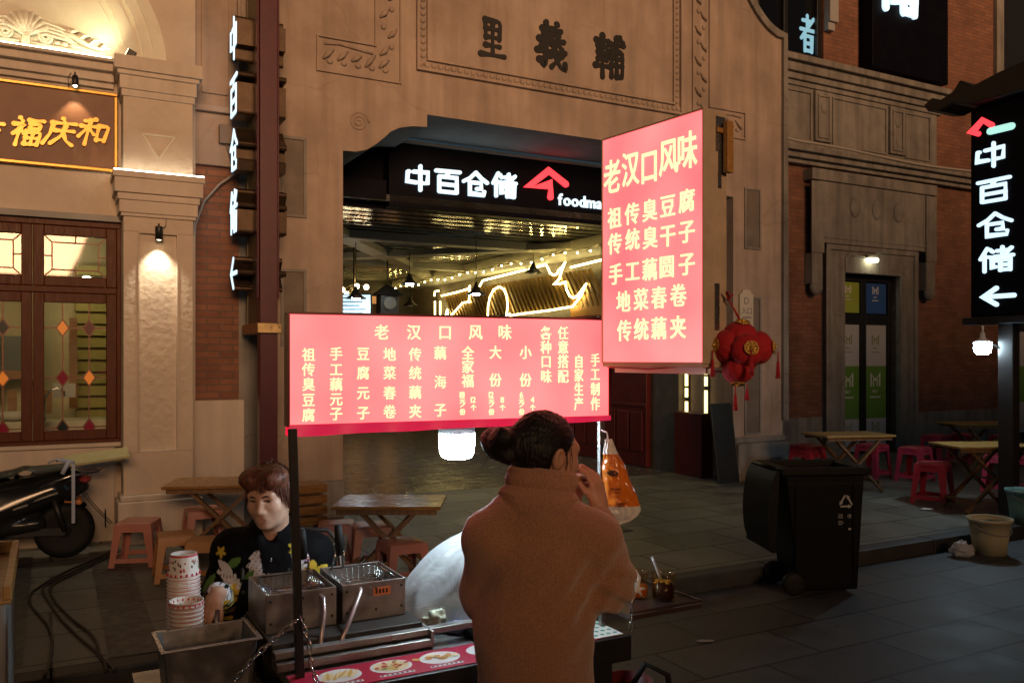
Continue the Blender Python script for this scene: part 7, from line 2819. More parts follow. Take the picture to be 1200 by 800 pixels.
def hand_prims(wrist, palm_dir, palm_n, side, L=0.175, curl=(0.5, 0.5, 0.55, 0.6), thumb=0.5, thumb_out=0.6):
    """a palm, four fingers of three bones each and a thumb that leaves the side of the palm; side=+1 puts the thumb along +x of the hand"""
    d = Vector(palm_dir).normalized()
    n = Vector(palm_n)
    n = (n - d * n.dot(d)).normalized()            # n: out of the back of the hand; fingers curl towards -n
    x = d.cross(n) * side
    w = Vector(wrist)
    s = L / 0.175
    P = [limb(w, w + d * 0.03 * s, 0.025 * s, 0.027 * s, 0.02)]
    for i in range(4):
        o_ = (0.027 - 0.018 * i) * s
        P.append(limb(w + d * 0.025 * s + x * o_ * 0.7, w + d * (0.082 - 0.004 * abs(i - 1)) * s + x * o_, 0.0135 * s, 0.0105 * s, 0.014))
    lens = ((0.040, 0.025, 0.021), (0.045, 0.028, 0.022), (0.041, 0.026, 0.021), (0.032, 0.020, 0.018))
    for i in range(4):
        o_ = (0.027 - 0.018 * i) * s
        p = w + d * (0.082 - 0.004 * abs(i - 1)) * s + x * o_
        a = 0.0
        for j in range(3):
            a += curl[i] * (0.8 if j == 0 else 1.0)
            spread = x * (0.05 * (1.5 - i))
            v = (d * math.cos(a) - n * math.sin(a) + spread).normalized()
            q = p + v * lens[i][j] * s
            P.append(limb(p, q, (0.0092, 0.0082, 0.0074)[j] * s, (0.0082, 0.0074, 0.0062)[j] * s, 0.0035))
            p = q
    p = w + d * 0.022 * s + x * 0.022 * s
    v = (d * 0.75 + x * thumb_out - n * thumb * 0.5).normalized()
    q = p + v * 0.045 * s
    P.append(limb(p, q, 0.0125 * s, 0.0105 * s, 0.012))
    v = (d * 0.9 + x * thumb_out * 0.3 - n * thumb).normalized()
    r = q + v * 0.032 * s
    P.append(limb(q, r, 0.0100 * s, 0.0088 * s, 0.004))
    v = (d * 0.9 + x * thumb_out * 0.0 - n * thumb * 1.3).normalized()
    P.append(limb(r, r + v * 0.025 * s, 0.0088 * s, 0.0068 * s, 0.004))
    return P


# ------------------------------------------------------------------ the customer, back to the camera
WO = Vector((0.092, 2.42, 0))
CU = thing('person', 'customer with dark hair bun and brown turtleneck sweater, eating from a skewer before the cart', 'person', WO, 0)
hM = Matrix.Translation((0.010, 0.015, 1.478)) @ Matrix.Rotation(math.radians(-60), 4, 'Z') @ Matrix.Rotation(math.radians(-6), 4, 'X')
neck = Vector((-0.028, -0.012, 1.36))
shL, shR = Vector((-0.154, -0.01, 1.248)), Vector((0.142, 0.0, 1.236))
elL, elR = Vector((-0.160, 0.08, 1.065)), Vector((0.168, 0.035, 1.122))
mouth = hM @ Vector((0, 0.095, -0.07))
wrR = Vector((0.172, 0.165, 1.300))
wrL = Vector((0.085, 0.20, 1.285))
body = head_prims(hM, 0.97)
body += [limb(neck + Vector((0, 0.0, -0.06)), hM @ Vector((0, -0.02, -0.06)), 0.058, 0.052, 0.03), limb((-0.09, 0, 1.24), (0.09, 0, 1.235), 0.05, 0.05, 0.04), limb((-0.01, 0, 1.16), (-0.02, 0.0, 0.95), 0.095, 0.105, 0.05), limb((-0.07, 0, 0.86), (0.03, 0, 0.86), 0.088, 0.088, 0.05),
         limb(shL, elL, 0.042, 0.034), limb(elL, wrL, 0.036, 0.024), limb(shR, elR, 0.042, 0.034), limb(elR, wrR, 0.036, 0.024)]
for sx in (-1, 1):
    body += [limb((sx * 0.065 - 0.02, 0.0, 0.80), (sx * 0.10, 0.01, 0.46), 0.070, 0.052, 0.05), limb((sx * 0.10, 0.01, 0.46), (sx * 0.105, -0.01, 0.09), 0.052, 0.034, 0.03), limb((sx * 0.105, -0.03, 0.035), (sx * 0.115, 0.14, 0.03), 0.033, 0.026, 0.03)]
body += hand_prims(wrR, (-0.10, 0.02, 1.0), (0.75, -0.65, 0.1), -1, 0.160, (0.50, 0.55, 0.62, 0.70), 0.7, 0.35)
body += hand_prims(wrL, (0.25, 0.05, 0.9), (-0.5, 0.8, -0.1), 1, 0.155, (0.55, 0.6, 0.65, 0.7), 0.6, 0.4)
body_o = sdf_mesh('body', body, 0.004, M['skin'], CU, 1)
face_bits(CU, hM, 0.97, M['hairblack'], mat('lips', (0.40, 0.13, 0.11), 0.4), lip=False)

# hair: cap pulled back, bun, loose strands
hp = [ell((0, -0.022, 0.036), (0.0815, 0.096, 0.088), 0.02), ell((0, -0.050, -0.005), (0.070, 0.060, 0.075), 0.03), ell((0, 0.07, -0.055), (0.085, 0.085, 0.10), 0.03, '-'), ell((0.085, 0.0, -0.035), (0.030, 0.030, 0.050), 0.015, '-'), ell((-0.085, 0.0, -0.035), (0.030, 0.030, 0.050), 0.015, '-'),
      limb((0, -0.09, 0.03), (-0.008, -0.125, 0.028), 0.042, 0.036, 0.025), ell((-0.012, -0.152, 0.020), (0.050, 0.046, 0.048), 0.012), limb((-0.05, -0.14, 0.01), (0.03, -0.17, 0.04), 0.028, 0.028, 0.02), limb((0.02, -0.14, -0.012), (-0.04, -0.17, 0.03), 0.024, 0.026, 0.02)]
hair_o = sdf_mesh('hair', xf(hp, hM), 0.0045, M['hairblack'], CU, 2, disp=lambda p: 0.0022 * noise.noise(Vector((p.x * 60, p.y * 60, p.z * 25))) + 0.0012 * math.sin(p.z * 500 + 14 * noise.noise(p * 20)))
mb = MB()
mb.M = hM
r_ = random.Random(2)
for i in range(170):                             # strands combed over the cap towards the bun
    a = r_.uniform(-1.15, 1.15)
    z0 = r_.uniform(-0.045, 0.115)
    p = []
    y0 = r_.uniform(-0.02, 0.07)
    for k in range(7):
        f = k / 6
        y = y0 * (1 - f) - 0.10 * f
        zz = z0 * (1 - f) + (0.02 + r_.uniform(-0.004, 0.004)) * f
        rx = max(0.0, 1 - ((y + 0.022) / 0.098) ** 2 - ((zz - 0.036) / 0.090) ** 2)
        p.append((math.copysign(0.0828 * math.sqrt(rx) + 0.0008, a), y, zz))
    mb.tube(p, [0.0004, 0.0012, 0.0014, 0.0014, 0.0013, 0.0011, 0.0006], 4)
for i in range(46):                              # flyaways at bun and nape
    b = Vector((r_.uniform(-0.045, 0.035), -0.155 + r_.uniform(-0.03, 0.02), 0.02 + r_.uniform(-0.045, 0.04)))
    d = Vector((r_.uniform(-1, 1), r_.uniform(-1.0, 0.1), r_.uniform(-1.2, 0.9))).normalized()
    L = r_.uniform(0.015, 0.045)
    mb.tube([b, b + d * L * 0.6, b + d * L + Vector((0, 0, -0.012)) * r_.random()], [0.0007, 0.0005, 0.0003], 4)
for i in range(40):
    x = r_.uniform(-0.055, 0.045)
    b = Vector((x, -0.085 + abs(x) * 0.4, -0.045 + r_.uniform(-0.01, 0.02)))
    L = r_.uniform(0.03, 0.065)
    mb.tube([b, b + Vector((r_.uniform(-0.012, 0.012), -0.012, -L * 0.5)), b + Vector((r_.uniform(-0.02, 0.02), -0.006, -L))], [0.0009, 0.0007, 0.0003], 4)
for sx in (-1, 1):
    for i in range(5):
        b = Vector((sx * 0.074, 0.018 + r_.uniform(-0.01, 0.014), 0.01 + r_.uniform(-0.01, 0.03)))
        mb.tube([b, b + Vector((sx * 0.003, 0.004, -0.025)), b + Vector((-sx * 0.002, 0.003, -0.05 - r_.random() * 0.02))], [0.0008, 0.0007, 0.0003], 4)
part('strand', mb, M['hairblack'], hair_o)


def knitmat(name, c1, c2, cell=(0.0052, 0.0044), bump=0.7, sheen=0.5):
    m = mat(name, c1, 0.9, var=1, col2=c2, vscale=170, sheen=sheen)
    N, L = m.node_tree.nodes, m.node_tree.links
    b = N['Principled BSDF']
    tc = N.new('ShaderNodeTexCoord')
    w1, w2 = N.new('ShaderNodeTexWave'), N.new('ShaderNodeTexWave')
    w1.wave_type = w2.wave_type = 'BANDS'
    w1.bands_direction = 'Z'
    w2.bands_direction = 'X'
    w1.inputs['Scale'].default_value = 1 / cell[0] / 3.2
    w2.inputs['Scale'].default_value = 1 / cell[1] / 3.2
    for w in (w1, w2):
        w.inputs['Distortion'].default_value = 2.5
        w.inputs['Detail'].default_value = 2
        w.inputs['Detail Scale'].default_value = 3
        L.new(tc.outputs['Object'], w.inputs['Vector'])
    nz = N.new('ShaderNodeTexNoise')
    nz.inputs['Scale'].default_value = 260
    nz.inputs['Detail'].default_value = 4
    L.new(tc.outputs['Object'], nz.inputs['Vector'])
    ad = N.new('ShaderNodeMath')
    ad.operation = 'ADD'
    L.new(w1.outputs[1], ad.inputs[0])
    L.new(w2.outputs[1], ad.inputs[1])
    a2_ = N.new('ShaderNodeMath')
    a2_.operation = 'MULTIPLY_ADD'
    a2_.inputs[1].default_value = 2.2
    L.new(nz.outputs[0], a2_.inputs[0])
    L.new(ad.outputs[0], a2_.inputs[2])
    bp = N.new('ShaderNodeBump')
    bp.inputs['Strength'].default_value = bump
    bp.inputs['Distance'].default_value = 0.0022
    L.new(a2_.outputs[0], bp.inputs['Height'])
    L.new(bp.outputs[0], b.inputs['Normal'])
    return m


M['knit'] = knitmat('brown_knit', (0.47, 0.235, 0.13), (0.31, 0.148, 0.078), bump=0.6)
M['ribknit'] = knitmat('brown_rib_knit', (0.47, 0.24, 0.14), (0.32, 0.155, 0.09), cell=(0.02, 0.004), bump=0.5)

sw = [limb((-0.060, -0.005, 1.345), shL, 0.058, 0.080, 0.05, sc=(1, 1.1, 1)), limb((0.005, -0.005, 1.340), shR, 0.060, 0.080, 0.05, sc=(1, 1.1, 1)), limb((-0.01, -0.01, 1.15), (-0.03, -0.005, 1.0), 0.145, 0.153, 0.05, sc=(1, 0.84, 1)), limb((-0.03, -0.005, 1.0), (-0.020, 0.0, 0.78), 0.150, 0.168, 0.06, sc=(1, 0.86, 1)),
      limb(neck + Vector((0, 0, -0.03)), neck + Vector((0.0, 0.005, 0.0)), 0.085, 0.072, 0.05),
      limb(shL, elL, 0.076, 0.074, 0.022), limb(elL, wrL + Vector((-0.03, -0.02, -0.03)), 0.078, 0.055, 0.05),
      limb(shR, elR, 0.078, 0.078, 0.022), limb(elR + Vector((0.005, 0, -0.01)), elR.lerp(wrR, 0.62), 0.082, 0.060, 0.05), limb(elR.lerp(wrR, 0.62), elR.lerp(wrR, 0.80), 0.060, 0.044, 0.02), limb(elR, elR + Vector((-0.02, -0.01, -0.03)), 0.074, 0.060, 0.03), limb((0.092, -0.136, 1.22), (0.126, -0.112, 1.03), 0.009, 0.017, 0.035, '-')]


def sw_fold(p):
    v = 0.008 * noise.noise(Vector((p.x * 8, p.y * 5, p.z * 2.6))) + 0.004 * noise.noise(p * 15) + 0.004 * max(0, 1.25 - p.z) * math.sin(p.x * 34 + 5 * noise.noise(Vector((p.x * 3, 0, p.z * 3))))
    v += 0.009 * math.exp(-((p - Vector((0.12, -0.09, 1.12))).length / 0.10) ** 2) * math.sin((p.x * 0.8 - p.z * 0.6) * 95)     # creases at the armpit
    v += 0.008 * math.exp(-((p - Vector((0.215, 0.0, 1.09))).length / 0.11) ** 2) * math.sin((p.z * 0.9 + p.x * 0.5) * 105)
    v += 0.004 * math.exp(-((p.z - 0.84) / 0.09) ** 2) * math.sin(p.x * 42 + 1.0)
    return v


swo = sdf_mesh('sweater', sw, 0.0065, M['knit'], CU, 3, disp=sw_fold)
# turtleneck: two soft rolls of ribbed knit
mb = MB()
cpath = [(0.000, 0.088, 1.300), (0.004, 0.101, 1.322), (0.006, 0.107, 1.345), (0.006, 0.105, 1.366), (0.006, 0.094, 1.380), (0.008, 0.091, 1.386), (0.010, 0.096, 1.396), (0.012, 0.096, 1.412), (0.012, 0.091, 1.430), (0.012, 0.080, 1.441), (0.012, 0.070, 1.436), (0.01, 0.064, 1.40)]
NR = 520


def collar(u, v):
    f = v * (len(cpath) - 1)
    i = min(int(f), len(cpath) - 2)
    k = f - i
    y0, r, z = [cpath[i][q] + (cpath[i + 1][q] - cpath[i][q]) * k for q in range(3)]
    a = 2 * PI * u
    rib = 0.0013 * math.cos(104 * a + 3 * math.sin(z * 30))
    sl = 0.012 * math.sin(a) + 0.018 * math.cos(a)
    rr_ = r + rib + 0.003 * noise.noise(Vector((math.cos(a) * 2, math.sin(a) * 2, z * 30)))
    return (-0.030 + 0.028 * (z - 1.3) / 0.14 + rr_ * 1.06 * math.cos(a), -0.008 + y0 + rr_ * math.sin(a) * 1.02, z - sl * 0.6)


mb.grid(collar, NR, 40)
part('turtleneck', mb, M['ribknit'], swo, fix=False)
tr_ = []
for sx in (-1, 1):
    tr_ += [limb((sx * 0.065 - 0.02, 0.0, 0.84), (sx * 0.10, 0.01, 0.46), 0.088, 0.075, 0.06), limb((sx * 0.10, 0.01, 0.46), (sx * 0.105, 0.0, 0.10), 0.075, 0.062, 0.03)]
sdf_mesh('trousers', tr_, 0.010, mat('dark_trousers', (0.02, 0.02, 0.025), 0.8), CU, 2)
for sx in (-1, 1):
    sdf_mesh('shoe', [limb((sx * 0.105, -0.03, 0.045), (sx * 0.118, 0.15, 0.038), 0.045, 0.036, 0.03), limb((sx * 0.105, -0.03, 0.012), (sx * 0.118, 0.16, 0.012), 0.012, 0.012, 0.01, sc=(3.4, 1, 1))], 0.007, M['rubber'], CU, 2)
tip = WO + wrR + Vector((-0.055, 0.02, 0.10))
mW = WO + mouth
mb = MB()
mb.tube([mW, mW.lerp(tip, 0.5) + Vector((0, 0, -0.003)), tip + Vector((0.01, 0, -0.01))], 0.003, 6)
mb.tube([mW + Vector((0, 0, -0.006)), mW.lerp(tip, 0.5) + Vector((0, -0.004, -0.012)), tip + Vector((0.01, 0, -0.018))], 0.0025, 6)
o = part('skewer', mb, M['paintwood'], None)
tag(o, 'thin bamboo skewers of food held to the mouth of the customer', 'skewer')
mb = MB()
mb.sphere(mW.lerp(tip, 0.12), (0.014, 0.010, 0.009), 10, 8)
mb.sphere(mW.lerp(tip, 0.4) + Vector((0, 0, -0.006)), (0.012, 0.010, 0.008), 10, 8)
part('food_bite', mb, mat('fried_food', (0.42, 0.20, 0.05), 0.5, bump=0.4, bscale=90), o)

# ------------------------------------------------------------------ the vendor, seated behind the cart and facing us
VO = Vector((-0.90, 3.27, 0))
VE = thing('person', 'seated vendor with short reddish brown hair in a black jacket printed with cranes and leaves', 'person', VO, 0)
vM = Matrix.Translation((0.010, -0.145, 1.246)) @ Matrix.Rotation(math.radians(180 - 9), 4, 'Z') @ Matrix.Rotation(math.radians(-9), 4, 'X') @ Matrix.Rotation(math.radians(3), 4, 'Y')
vs_ = 0.91
nb = Vector((0, -0.075, 1.08))
vshR, vshL = Vector((-0.150, -0.06, 1.035)), Vector((0.150, -0.06, 1.025))      # vendor's own right is on the picture's left
velR, velL = Vector((-0.200, -0.08, 0.83)), Vector((0.205, -0.07, 0.83))
vwrR, vwrL = Vector((-0.118, -0.315, 0.935)), Vector((0.205, -0.285, 0.948))
vb = head_prims(vM, vs_, 0.98)
vb += [limb(nb + Vector((0, 0.03, -0.03)), vM @ Vector((0, -0.02, -0.06)), 0.060, 0.054, 0.03), limb((-0.10, -0.05, 1.01), (0.10, -0.05, 1.005), 0.055, 0.055, 0.05), limb((0, -0.05, 0.96), (0, 0.02, 0.66), 0.12, 0.13, 0.06), limb((-0.07, 0.03, 0.60), (0.07, 0.03, 0.60), 0.12, 0.12, 0.06),
       limb(vshR, velR, 0.044, 0.036), limb(velR, vwrR, 0.036, 0.025), limb(vshL, velL, 0.044, 0.036), limb(velL, vwrL, 0.036, 0.025)]
for sx in (-1, 1):
    vb += [limb((sx * 0.09, 0.02, 0.57), (sx * 0.11, -0.34, 0.56), 0.080, 0.058, 0.05), limb((sx * 0.11, -0.34, 0.56), (sx * 0.11, -0.30, 0.10), 0.056, 0.036, 0.03), limb((sx * 0.11, -0.28, 0.035), (sx * 0.115, -0.42, 0.03), 0.034, 0.027, 0.03)]
vb += hand_prims(vwrR, (-0.42, -0.35, -0.85), (-0.25, -0.75, 0.45), -1, 0.165, (0.18, 0.22, 0.26, 0.32), 0.5, 0.55)
vb += hand_prims(vwrL, (-0.35, -0.55, -0.45), (0.1, -0.5, 0.85), 1, 0.160, (0.5, 0.55, 0.6, 0.65), 0.5, 0.4)
sdf_mesh('body', vb, 0.0036, M['skin2'], VE, 1)
face_bits(VE, vM, vs_, mat('dark_brow', (0.02, 0.012, 0.01), 0.6), mat('pale_lips', (0.30, 0.09, 0.08), 0.45))
mb = MB()
mb.M = vM @ Matrix.Scale(vs_, 4)
for sx in (-1, 1):                                # lines of age beside nose and mouth, and lower lids
    mb.tube([(sx * 0.021, 0.0925, -0.034), (sx * 0.030, 0.0845, -0.050), (sx * 0.034, 0.0765, -0.066)], 0.0011, 5)
    mb.tube([(sx * 0.019, 0.0835, -0.0095), (sx * 0.030, 0.0815, -0.0125), (sx * 0.041, 0.0735, -0.0095)], 0.0010, 5)
part('face_line', mb, mat('skin_crease', (0.26, 0.13, 0.09), 0.6), VE)
vh = [ell((0, -0.020, 0.038), (0.084, 0.099, 0.090), 0.02), ell((0, -0.050, -0.01), (0.086, 0.075, 0.08), 0.03), ell((0, 0.105, -0.035), (0.070, 0.075, 0.108), 0.02, '-'), ell((0, -0.02, -0.125), (0.12, 0.13, 0.06), 0.02, '-'),
      ell((0.095, 0.01, -0.03), (0.03, 0.022, 0.04), 0.012, '-'), ell((-0.095, 0.01, -0.03), (0.03, 0.022, 0.04), 0.012, '-'), ell((0.045, 0.03, 0.085), (0.05, 0.06, 0.04), 0.03), ell((-0.045, 0.03, 0.085), (0.05, 0.06, 0.04), 0.03)]
vh = [(p[0], p[1] * 0.93, p[2] * 0.93) + p[3:] if p[0] == 'E' else p for p in vh]
vho = sdf_mesh('hair', xf(vh, vM), 0.0045, M['hairbrown'], VE, 2, disp=lambda p: 0.003 * noise.noise(Vector((p.x * 70, p.y * 70, p.z * 16))))
mb = MB()
mb.M = vM @ Matrix.Scale(0.93, 4)
r_ = random.Random(9)
for i in range(320):                              # fringe and layered side hair
    a = r_.uniform(-2.2, 2.2)
    ca, sa = math.cos(a), math.sin(a)
    top = 0.085 + r_.uniform(0, 0.03)
    end = (0.046 + 0.010 * math.sin(a * 4 + 1) + 0.012 * math.sin(a * 9) + r_.uniform(-0.022, 0.016)) if abs(a) < 0.85 else (-0.005 - 0.045 * min(1, (abs(a) - 0.85) / 0.6) + r_.uniform(-0.015, 0.01))
    p = []
    for k in range(6):
        f = k / 5
        z = top * (1 - f) + end * f
        kk = math.sqrt(max(0.06, 1 - ((z - 0.040) / 0.098) ** 2)) if z > 0.04 else 1.0
        p.append((sa * (0.0865 * kk) + 0.006 * f * math.sin(i), -0.020 + ca * (0.1015 * kk), z))
    w = r_.uniform(0.0010, 0.0032)
    j_ = r_.uniform(0.99, 1.045)
    p = [(q_[0] * j_, q_[1] * j_, q_[2]) for q_ in p]
    mb.tube(p, [w * 0.5, w, w, w, w * 0.8, 0.0003], 4)
for i in range(110):                              # fine flyaways along the outline
    a, b = r_.uniform(0, 2 * PI), r_.uniform(-0.1, 1.4)
    d = Vector((math.cos(a) * math.cos(b), math.sin(a) * math.cos(b), math.sin(b)))
    q = Vector((d.x * 0.086, d.y * 0.100 - 0.02, d.z * 0.092 + 0.038))
    e_ = (d + Vector((r_.uniform(-0.7, 0.7), r_.uniform(-0.7, 0.7), r_.uniform(-1.3, 0.1)))).normalized()
    L_q = r_.uniform(0.012, 0.03)
    mb.tube([q, q + e_ * L_q * 0.6, q + e_ * L_q + Vector((0, 0, -0.006))], [0.0011, 0.0008, 0.0003], 4)
for i in range(160):                              # crown tufts
    a, b = r_.uniform(0, 2 * PI), r_.uniform(0.25, 1.45)
    d = Vector((math.cos(a) * math.cos(b), math.sin(a) * math.cos(b), math.sin(b)))
    q = Vector((d.x * 0.084, d.y * 0.099 - 0.02, d.z * 0.090 + 0.038))
    t_ = Vector((d.x, d.y + 0.5, -0.8 * math.cos(b)))
    t_ = (t_ - d * t_.dot(d)).normalized()
    mb.tube([q - t_ * 0.02 + d * 0.001, q + d * 0.004, q + t_ * 0.025 + d * 0.001], [0.001, 0.0024, 0.0004], 4)
part('strand', mb, M['hairbrown'], vho)

# printed jacket
LEAF, WING = 1, 2
motifs = [  # x, z, size, angle, kind, colour   (cloth coordinates on the front of the jacket, metres)
    (-0.115, 1.005, 0.030, 0.6, 'leaf', 'green'), (-0.150, 0.985, 0.034, 2.4, 'leaf', 'white'), (-0.130, 0.940, 0.050, -0.6, 'wing', 'white'), (-0.150, 0.885, 0.042, 0.4, 'maple', 'yellow'), (-0.115, 0.90, 0.030, 1.4, 'maple', 'yellow'), (-0.185, 0.86, 0.030, 0.2, 'leaf', 'white'), (-0.165, 0.815, 0.040, 0.9, 'maple', 'yellow'),
    (-0.070, 0.90, 0.038, -1.1, 'wing', 'white'), (-0.075, 0.825, 0.045, 0.3, 'maple', 'brown'), (-0.020, 0.975, 0.060, 1.9, 'wing', 'white'), (0.005, 0.945, 0.040, 0.2, 'wing', 'white'), (0.045, 0.950, 0.016, 0.5, 'leaf', 'red'), (-0.055, 0.955, 0.03, 1.0, 'leaf', 'green'),
    (0.120, 0.99, 0.045, -1.2, 'wing', 'white'), (0.140, 1.03, 0.026, 2.2, 'leaf', 'violet'), (0.175, 0.965, 0.042, 0.5, 'maple', 'yellow'), (0.105, 1.06, 0.024, 0.3, 'maple', 'yellow'), (0.190, 0.865, 0.048, 0.2, 'maple', 'yellow'), (0.150, 0.885, 0.026, 1.0, 'leaf', 'violet'), (0.165, 0.80, 0.030, 1.2, 'leaf', 'white'),
    (-0.21, 0.93, 0.03, 1.0, 'leaf', 'green'), (-0.17, 1.04, 0.02, 1.0, 'maple', 'yellow')]
mcol = {'green': (0.10, 0.22, 0.06), 'white': (0.62, 0.62, 0.66), 'yellow': (0.55, 0.40, 0.05), 'brown': (0.16, 0.09, 0.04), 'red': (0.4, 0.04, 0.04), 'violet': (0.45, 0.30, 0.5)}


def jacket_paint(V, nrm):
    col = np.tile(np.array([0.0045, 0.0045, 0.0055, 1.0]), (len(V), 1))
    for (mx, mz, sz, an, kind, c) in motifs:
        sz *= 1.22
        dx, dz = V[:, 0] - mx, V[:, 2] - mz
        u = (dx * math.cos(an) + dz * math.sin(an)) / sz
        w = (-dx * math.sin(an) + dz * math.cos(an)) / sz
        r = np.hypot(u, w)
        th = np.arctan2(w, u)
        if kind == 'leaf':
            ins = np.abs(w) < 0.42 * (1 - u * u)
        elif kind == 'maple':
            ins = r < 0.42 + 0.50 * np.abs(np.cos(2.5 * th)) ** 1.5
        else:
            ins = (u > -1) & (u < 1) & (w > -0.25 - 0.1 * u) & (w < 0.50 * (1 - u * u) + 0.10 * np.sin(u * 17))
            vein = ins & (np.abs(np.sin((u * 1.2 + w) * 10)) < 0.16)
            ins = ins & ~vein
        ins &= V[:, 1] < 0.06
        col[ins, :3] = mcol[c]
    return col


jm = bpy.data.materials.new('printed_jacket_cloth')
jm.use_nodes = True
N_, L_ = jm.node_tree.nodes, jm.node_tree.links
at_ = N_.new('ShaderNodeAttribute')
at_.attribute_name = 'print'
L_.new(at_.outputs['Color'], N_['Principled BSDF'].inputs['Base Color'])
N_['Principled BSDF'].inputs['Roughness'].default_value = 0.75
N_['Principled BSDF'].inputs['Specular IOR Level'].default_value = 0.08
jk = [limb((-0.04, -0.05, 1.05), vshR, 0.066, 0.070, 0.04), limb((0.04, -0.05, 1.05), vshL, 0.066, 0.070, 0.04), limb((0, -0.055, 0.95), (0, 0.0, 0.66), 0.160, 0.170, 0.08, sc=(1, 0.82, 1)), limb(vshR, velR, 0.068, 0.070, 0.03), limb(velR, velR.lerp(vwrR, 0.84), 0.070, 0.050, 0.05), limb(vshL, velL, 0.068, 0.070, 0.03),
      limb(velL, velL.lerp(vwrL, 0.84), 0.070, 0.050, 0.05), limb(nb + Vector((0, 0.02, -0.03)), nb + Vector((0, 0.015, 0.02)), 0.085, 0.078, 0.04), ell(nb + Vector((0.01, -0.085, 0.045)), (0.032, 0.05, 0.050), 0.02, '-')]
jko = sdf_mesh('jacket', jk, 0.0042, jm, VE, 3, disp=lambda p: 0.006 * noise.noise(Vector((p.x * 13, p.y * 13, p.z * 9))) + 0.003 * noise.noise(p * 32), paint=jacket_paint)
mb = MB()                                         # stand collar, open at the throat


jm2 = mat('black_collar_cloth', (0.006, 0.006, 0.007), 0.8, spec=0.1)


def vcol(u, v):
    a = -PI / 2 + 0.42 + (2 * PI - 0.84) * u
    r = 0.080 + 0.010 * v
    return (nb.x + 0.006 + r * math.cos(a), nb.y + 0.012 + r * 1.02 * math.sin(a), nb.z - 0.005 + 0.062 * v + 0.028 * math.sin(a) * 0.8)


mb.grid(vcol, 40, 6)
mb.grid(lambda u, v: tuple(Vector(vcol(u, v)) + Vector((0, 0, -0.001)) + (Vector((nb.x, nb.y, vcol(u, v)[2])) - Vector(vcol(u, v))).normalized() * 0.008), 40, 6)
part('collar', mb, jm2, jko, fix=False)
mb = MB()
for k in range(9):
    z = 1.065 - k * 0.006
    mb.sphere((0.022 + 0.0005 * k, -0.138 - k * 0.0045, z), 0.0032, 6, 4)
mb.bar((0.028, -0.150, 1.03), (0.030, -0.166, 0.995), 0.006, 0.003)
part('zip', mb, M['chrome'], jko)
# apron
mb = MB()


def apron(u, v):
    x = -0.12 + 0.25 * u
    z = 0.955 - 0.40 * v
    w = 0.6 + 0.4 * min(1, v * 3)
    x = 0.005 + (x - 0.005) * w
    yb = -0.055 + 0.055 * min(1, v * 1.05)
    y = yb - 0.150 * math.sqrt(max(0.02, 1 - ((x) / 0.185) ** 2)) - 0.006 * math.sin(u * 14) * v
    return (x, y, z)


mb.grid(apron, 24, 20)
mb.grid(lambda u, v: tuple(Vector(apron(u, v)) + Vector((0, 0.004, 0))), 24, 20)
apo = part('apron', mb, mat('navy_apron', (0.004, 0.0045, 0.007), 0.75, spec=0.15, var=0.3, bump=0.2, bscale=50), VE, fix=False)
mb = MB()
r_ = random.Random(4)
for i in range(22):
    u, v = 0.30 + 0.06 * r_.gauss(0, 1), 0.40 + 0.05 * r_.gauss(0, 1)
    p = Vector(apron(u, v)) + Vector((0, -0.003, 0))
    a = r_.random() * 3
    mb.bar(p - Vector((math.cos(a), 0, math.sin(a))) * 0.007, p + Vector((math.cos(a), 0, math.sin(a))) * 0.007, 0.0015, 0.005)
for i in range(7):
    p = Vector(apron(0.62 + 0.035 * (i % 3), 0.33 + 0.05 * (i // 3))) + Vector((0, -0.003, 0))
    mb.bar(p, p + Vector((0.004, 0, 0.014)), 0.0015, 0.004)
part('apron_print', mb, mat('white_apron_print', (0.6, 0.62, 0.66), 0.6), apo)
mb = MB()
p0 = Vector((-0.075, -0.185, 0.955))
mb.tube([Vector(apron(0.0, 0.0)), Vector((-0.085, -0.15, 1.0)), Vector((-0.088, -0.09, 1.07)), Vector((-0.07, -0.02, 1.09))], 0.006, 6)
mb.tube([Vector(apron(1.0, 0.0)), Vector((0.092, -0.15, 1.0)), Vector((0.092, -0.09, 1.07)), Vector((0.07, -0.02, 1.09))], 0.006, 6)
mb.sphere(Vector(apron(0.1, 0.12)) + Vector((0, -0.003, 0)), (0.008, 0.003, 0.008), 10, 6)
part('apron_strap', mb, M['vinyl'], apo)
for nm, w_, e_, col in (('cuff', vwrR, velR, M['vinyl']), ('cuff', vwrL, velL, mat('maroon_cuff', (0.10, 0.01, 0.03), 0.7))):
    mb = MB()
    d = (w_ - e_).normalized()
    c = e_.lerp(w_, 0.86)
    mb.tube([c - d * 0.02, c - d * 0.008, c + d * 0.014, c + d * 0.02], [0.046, 0.050, 0.047, 0.040], 16)
    part(nm, mb, col, VE)
tr_ = []
for sx in (-1, 1):
    tr_ += [limb((sx * 0.09, 0.03, 0.57), (sx * 0.11, -0.34, 0.56), 0.105, 0.082, 0.05), limb((sx * 0.11, -0.34, 0.56), (sx * 0.11, -0.30, 0.12), 0.082, 0.062, 0.03)]
sdf_mesh('trousers', tr_, 0.011, mat('black_trousers', (0.015, 0.015, 0.018), 0.8), VE, 2)
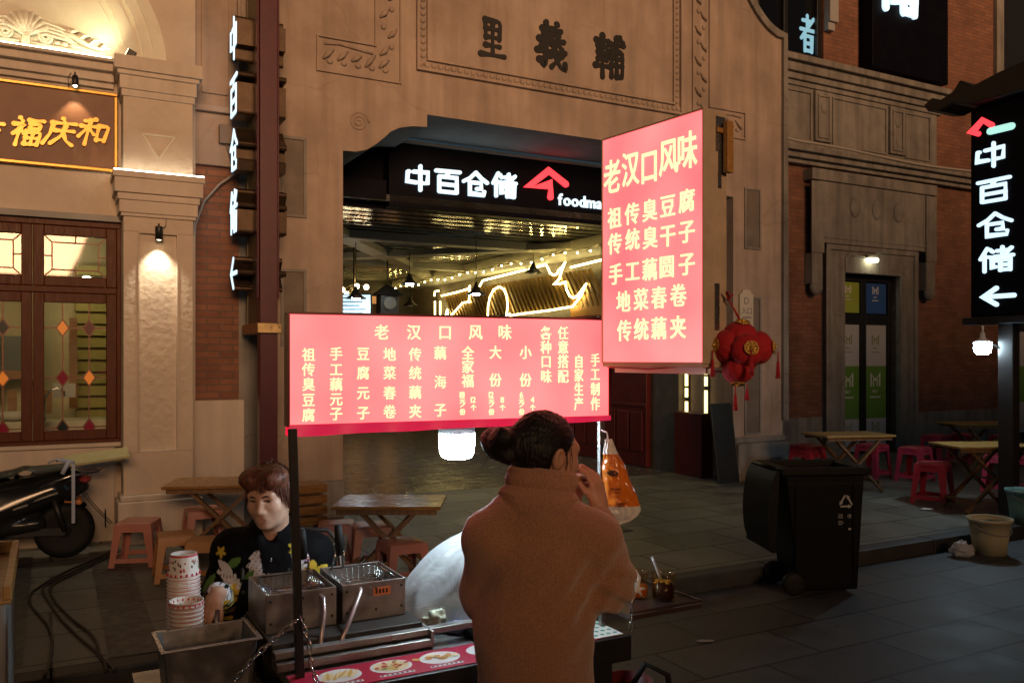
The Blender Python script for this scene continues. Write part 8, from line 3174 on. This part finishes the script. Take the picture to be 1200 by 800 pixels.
for sx in (-1, 1):
    sdf_mesh('shoe', [limb((sx * 0.11, -0.27, 0.045), (sx * 0.118, -0.42, 0.038), 0.044, 0.036, 0.03), limb((sx * 0.11, -0.27, 0.012), (sx * 0.118, -0.43, 0.012), 0.012, 0.012, 0.01, sc=(3.4, 1, 1))], 0.008, M['rubber'], VE, 2)
mb = MB()
hp_ = VO + vwrR + Vector((-0.02, -0.05, -0.07))
mb.tube([hp_ + Vector((0.035, -0.0, 0.03)), hp_ + Vector((0.03, 0.0, -0.06)), hp_ + Vector((0.025, 0.0, -0.13))], 0.009, 8)
o = part('tongs', mb, M['steel'], None)
tag(o, 'steel tongs handle under the vendor hand by the pan', 'tongs')
# the folding chair
FC = thing('folding_chair', 'black metal folding chair under the seated vendor', 'chair', (VO.x, VO.y + 0.04, 0), 0.10)
mb = MB()
mb.box(-0.20, 0.20, -0.18, 0.20, 0.425, 0.45)
part('seat', mb, M['vinyl'], FC, bev=0.01)
mb = MB()
mb.tube([(-0.21, 0.20, 0.44), (-0.215, 0.24, 0.80), (-0.20, 0.26, 0.98), (-0.15, 0.27, 1.03), (0.15, 0.27, 1.03), (0.20, 0.26, 0.98), (0.215, 0.24, 0.80), (0.21, 0.20, 0.44)], 0.011, 8)
part('back_frame', mb, mat('dark_chrome', (0.12, 0.12, 0.13), 0.3, metal=0.8), FC)
mb = MB()
mb.box(-0.19, 0.19, 0.245, 0.265, 0.72, 0.98)
part('backrest', mb, M['vinyl'], FC, bev=0.008)
for sx in (-1, 1):
    for a, b in (((sx * 0.20, -0.20, 0.0), (sx * 0.20, 0.18, 0.44)), ((sx * 0.185, 0.24, 0.0), (sx * 0.185, -0.16, 0.44))):
        mb = MB()
        mb.tube([a, b], 0.011, 8)
        part('leg', mb, M['blackmetal'], FC)

# ================================================================== unseen building added across the street to shade the lower facades
OS = thing('added_shade_building', 'plain dark building across the street behind the photographer', 'building', (0, 0, 0), TH)
mb = MB()
mb.box(-40, -2.6, -13.2, -12.0, 0.0, 5.6)
mb.box(-2.599, 5.0, -13.2, -12.0, 0.0, 4.25)
mb.box(5.001, 40, -13.2, -12.0, 0.0, 8.4)
part('wall', mb, M['greystone'], OS)
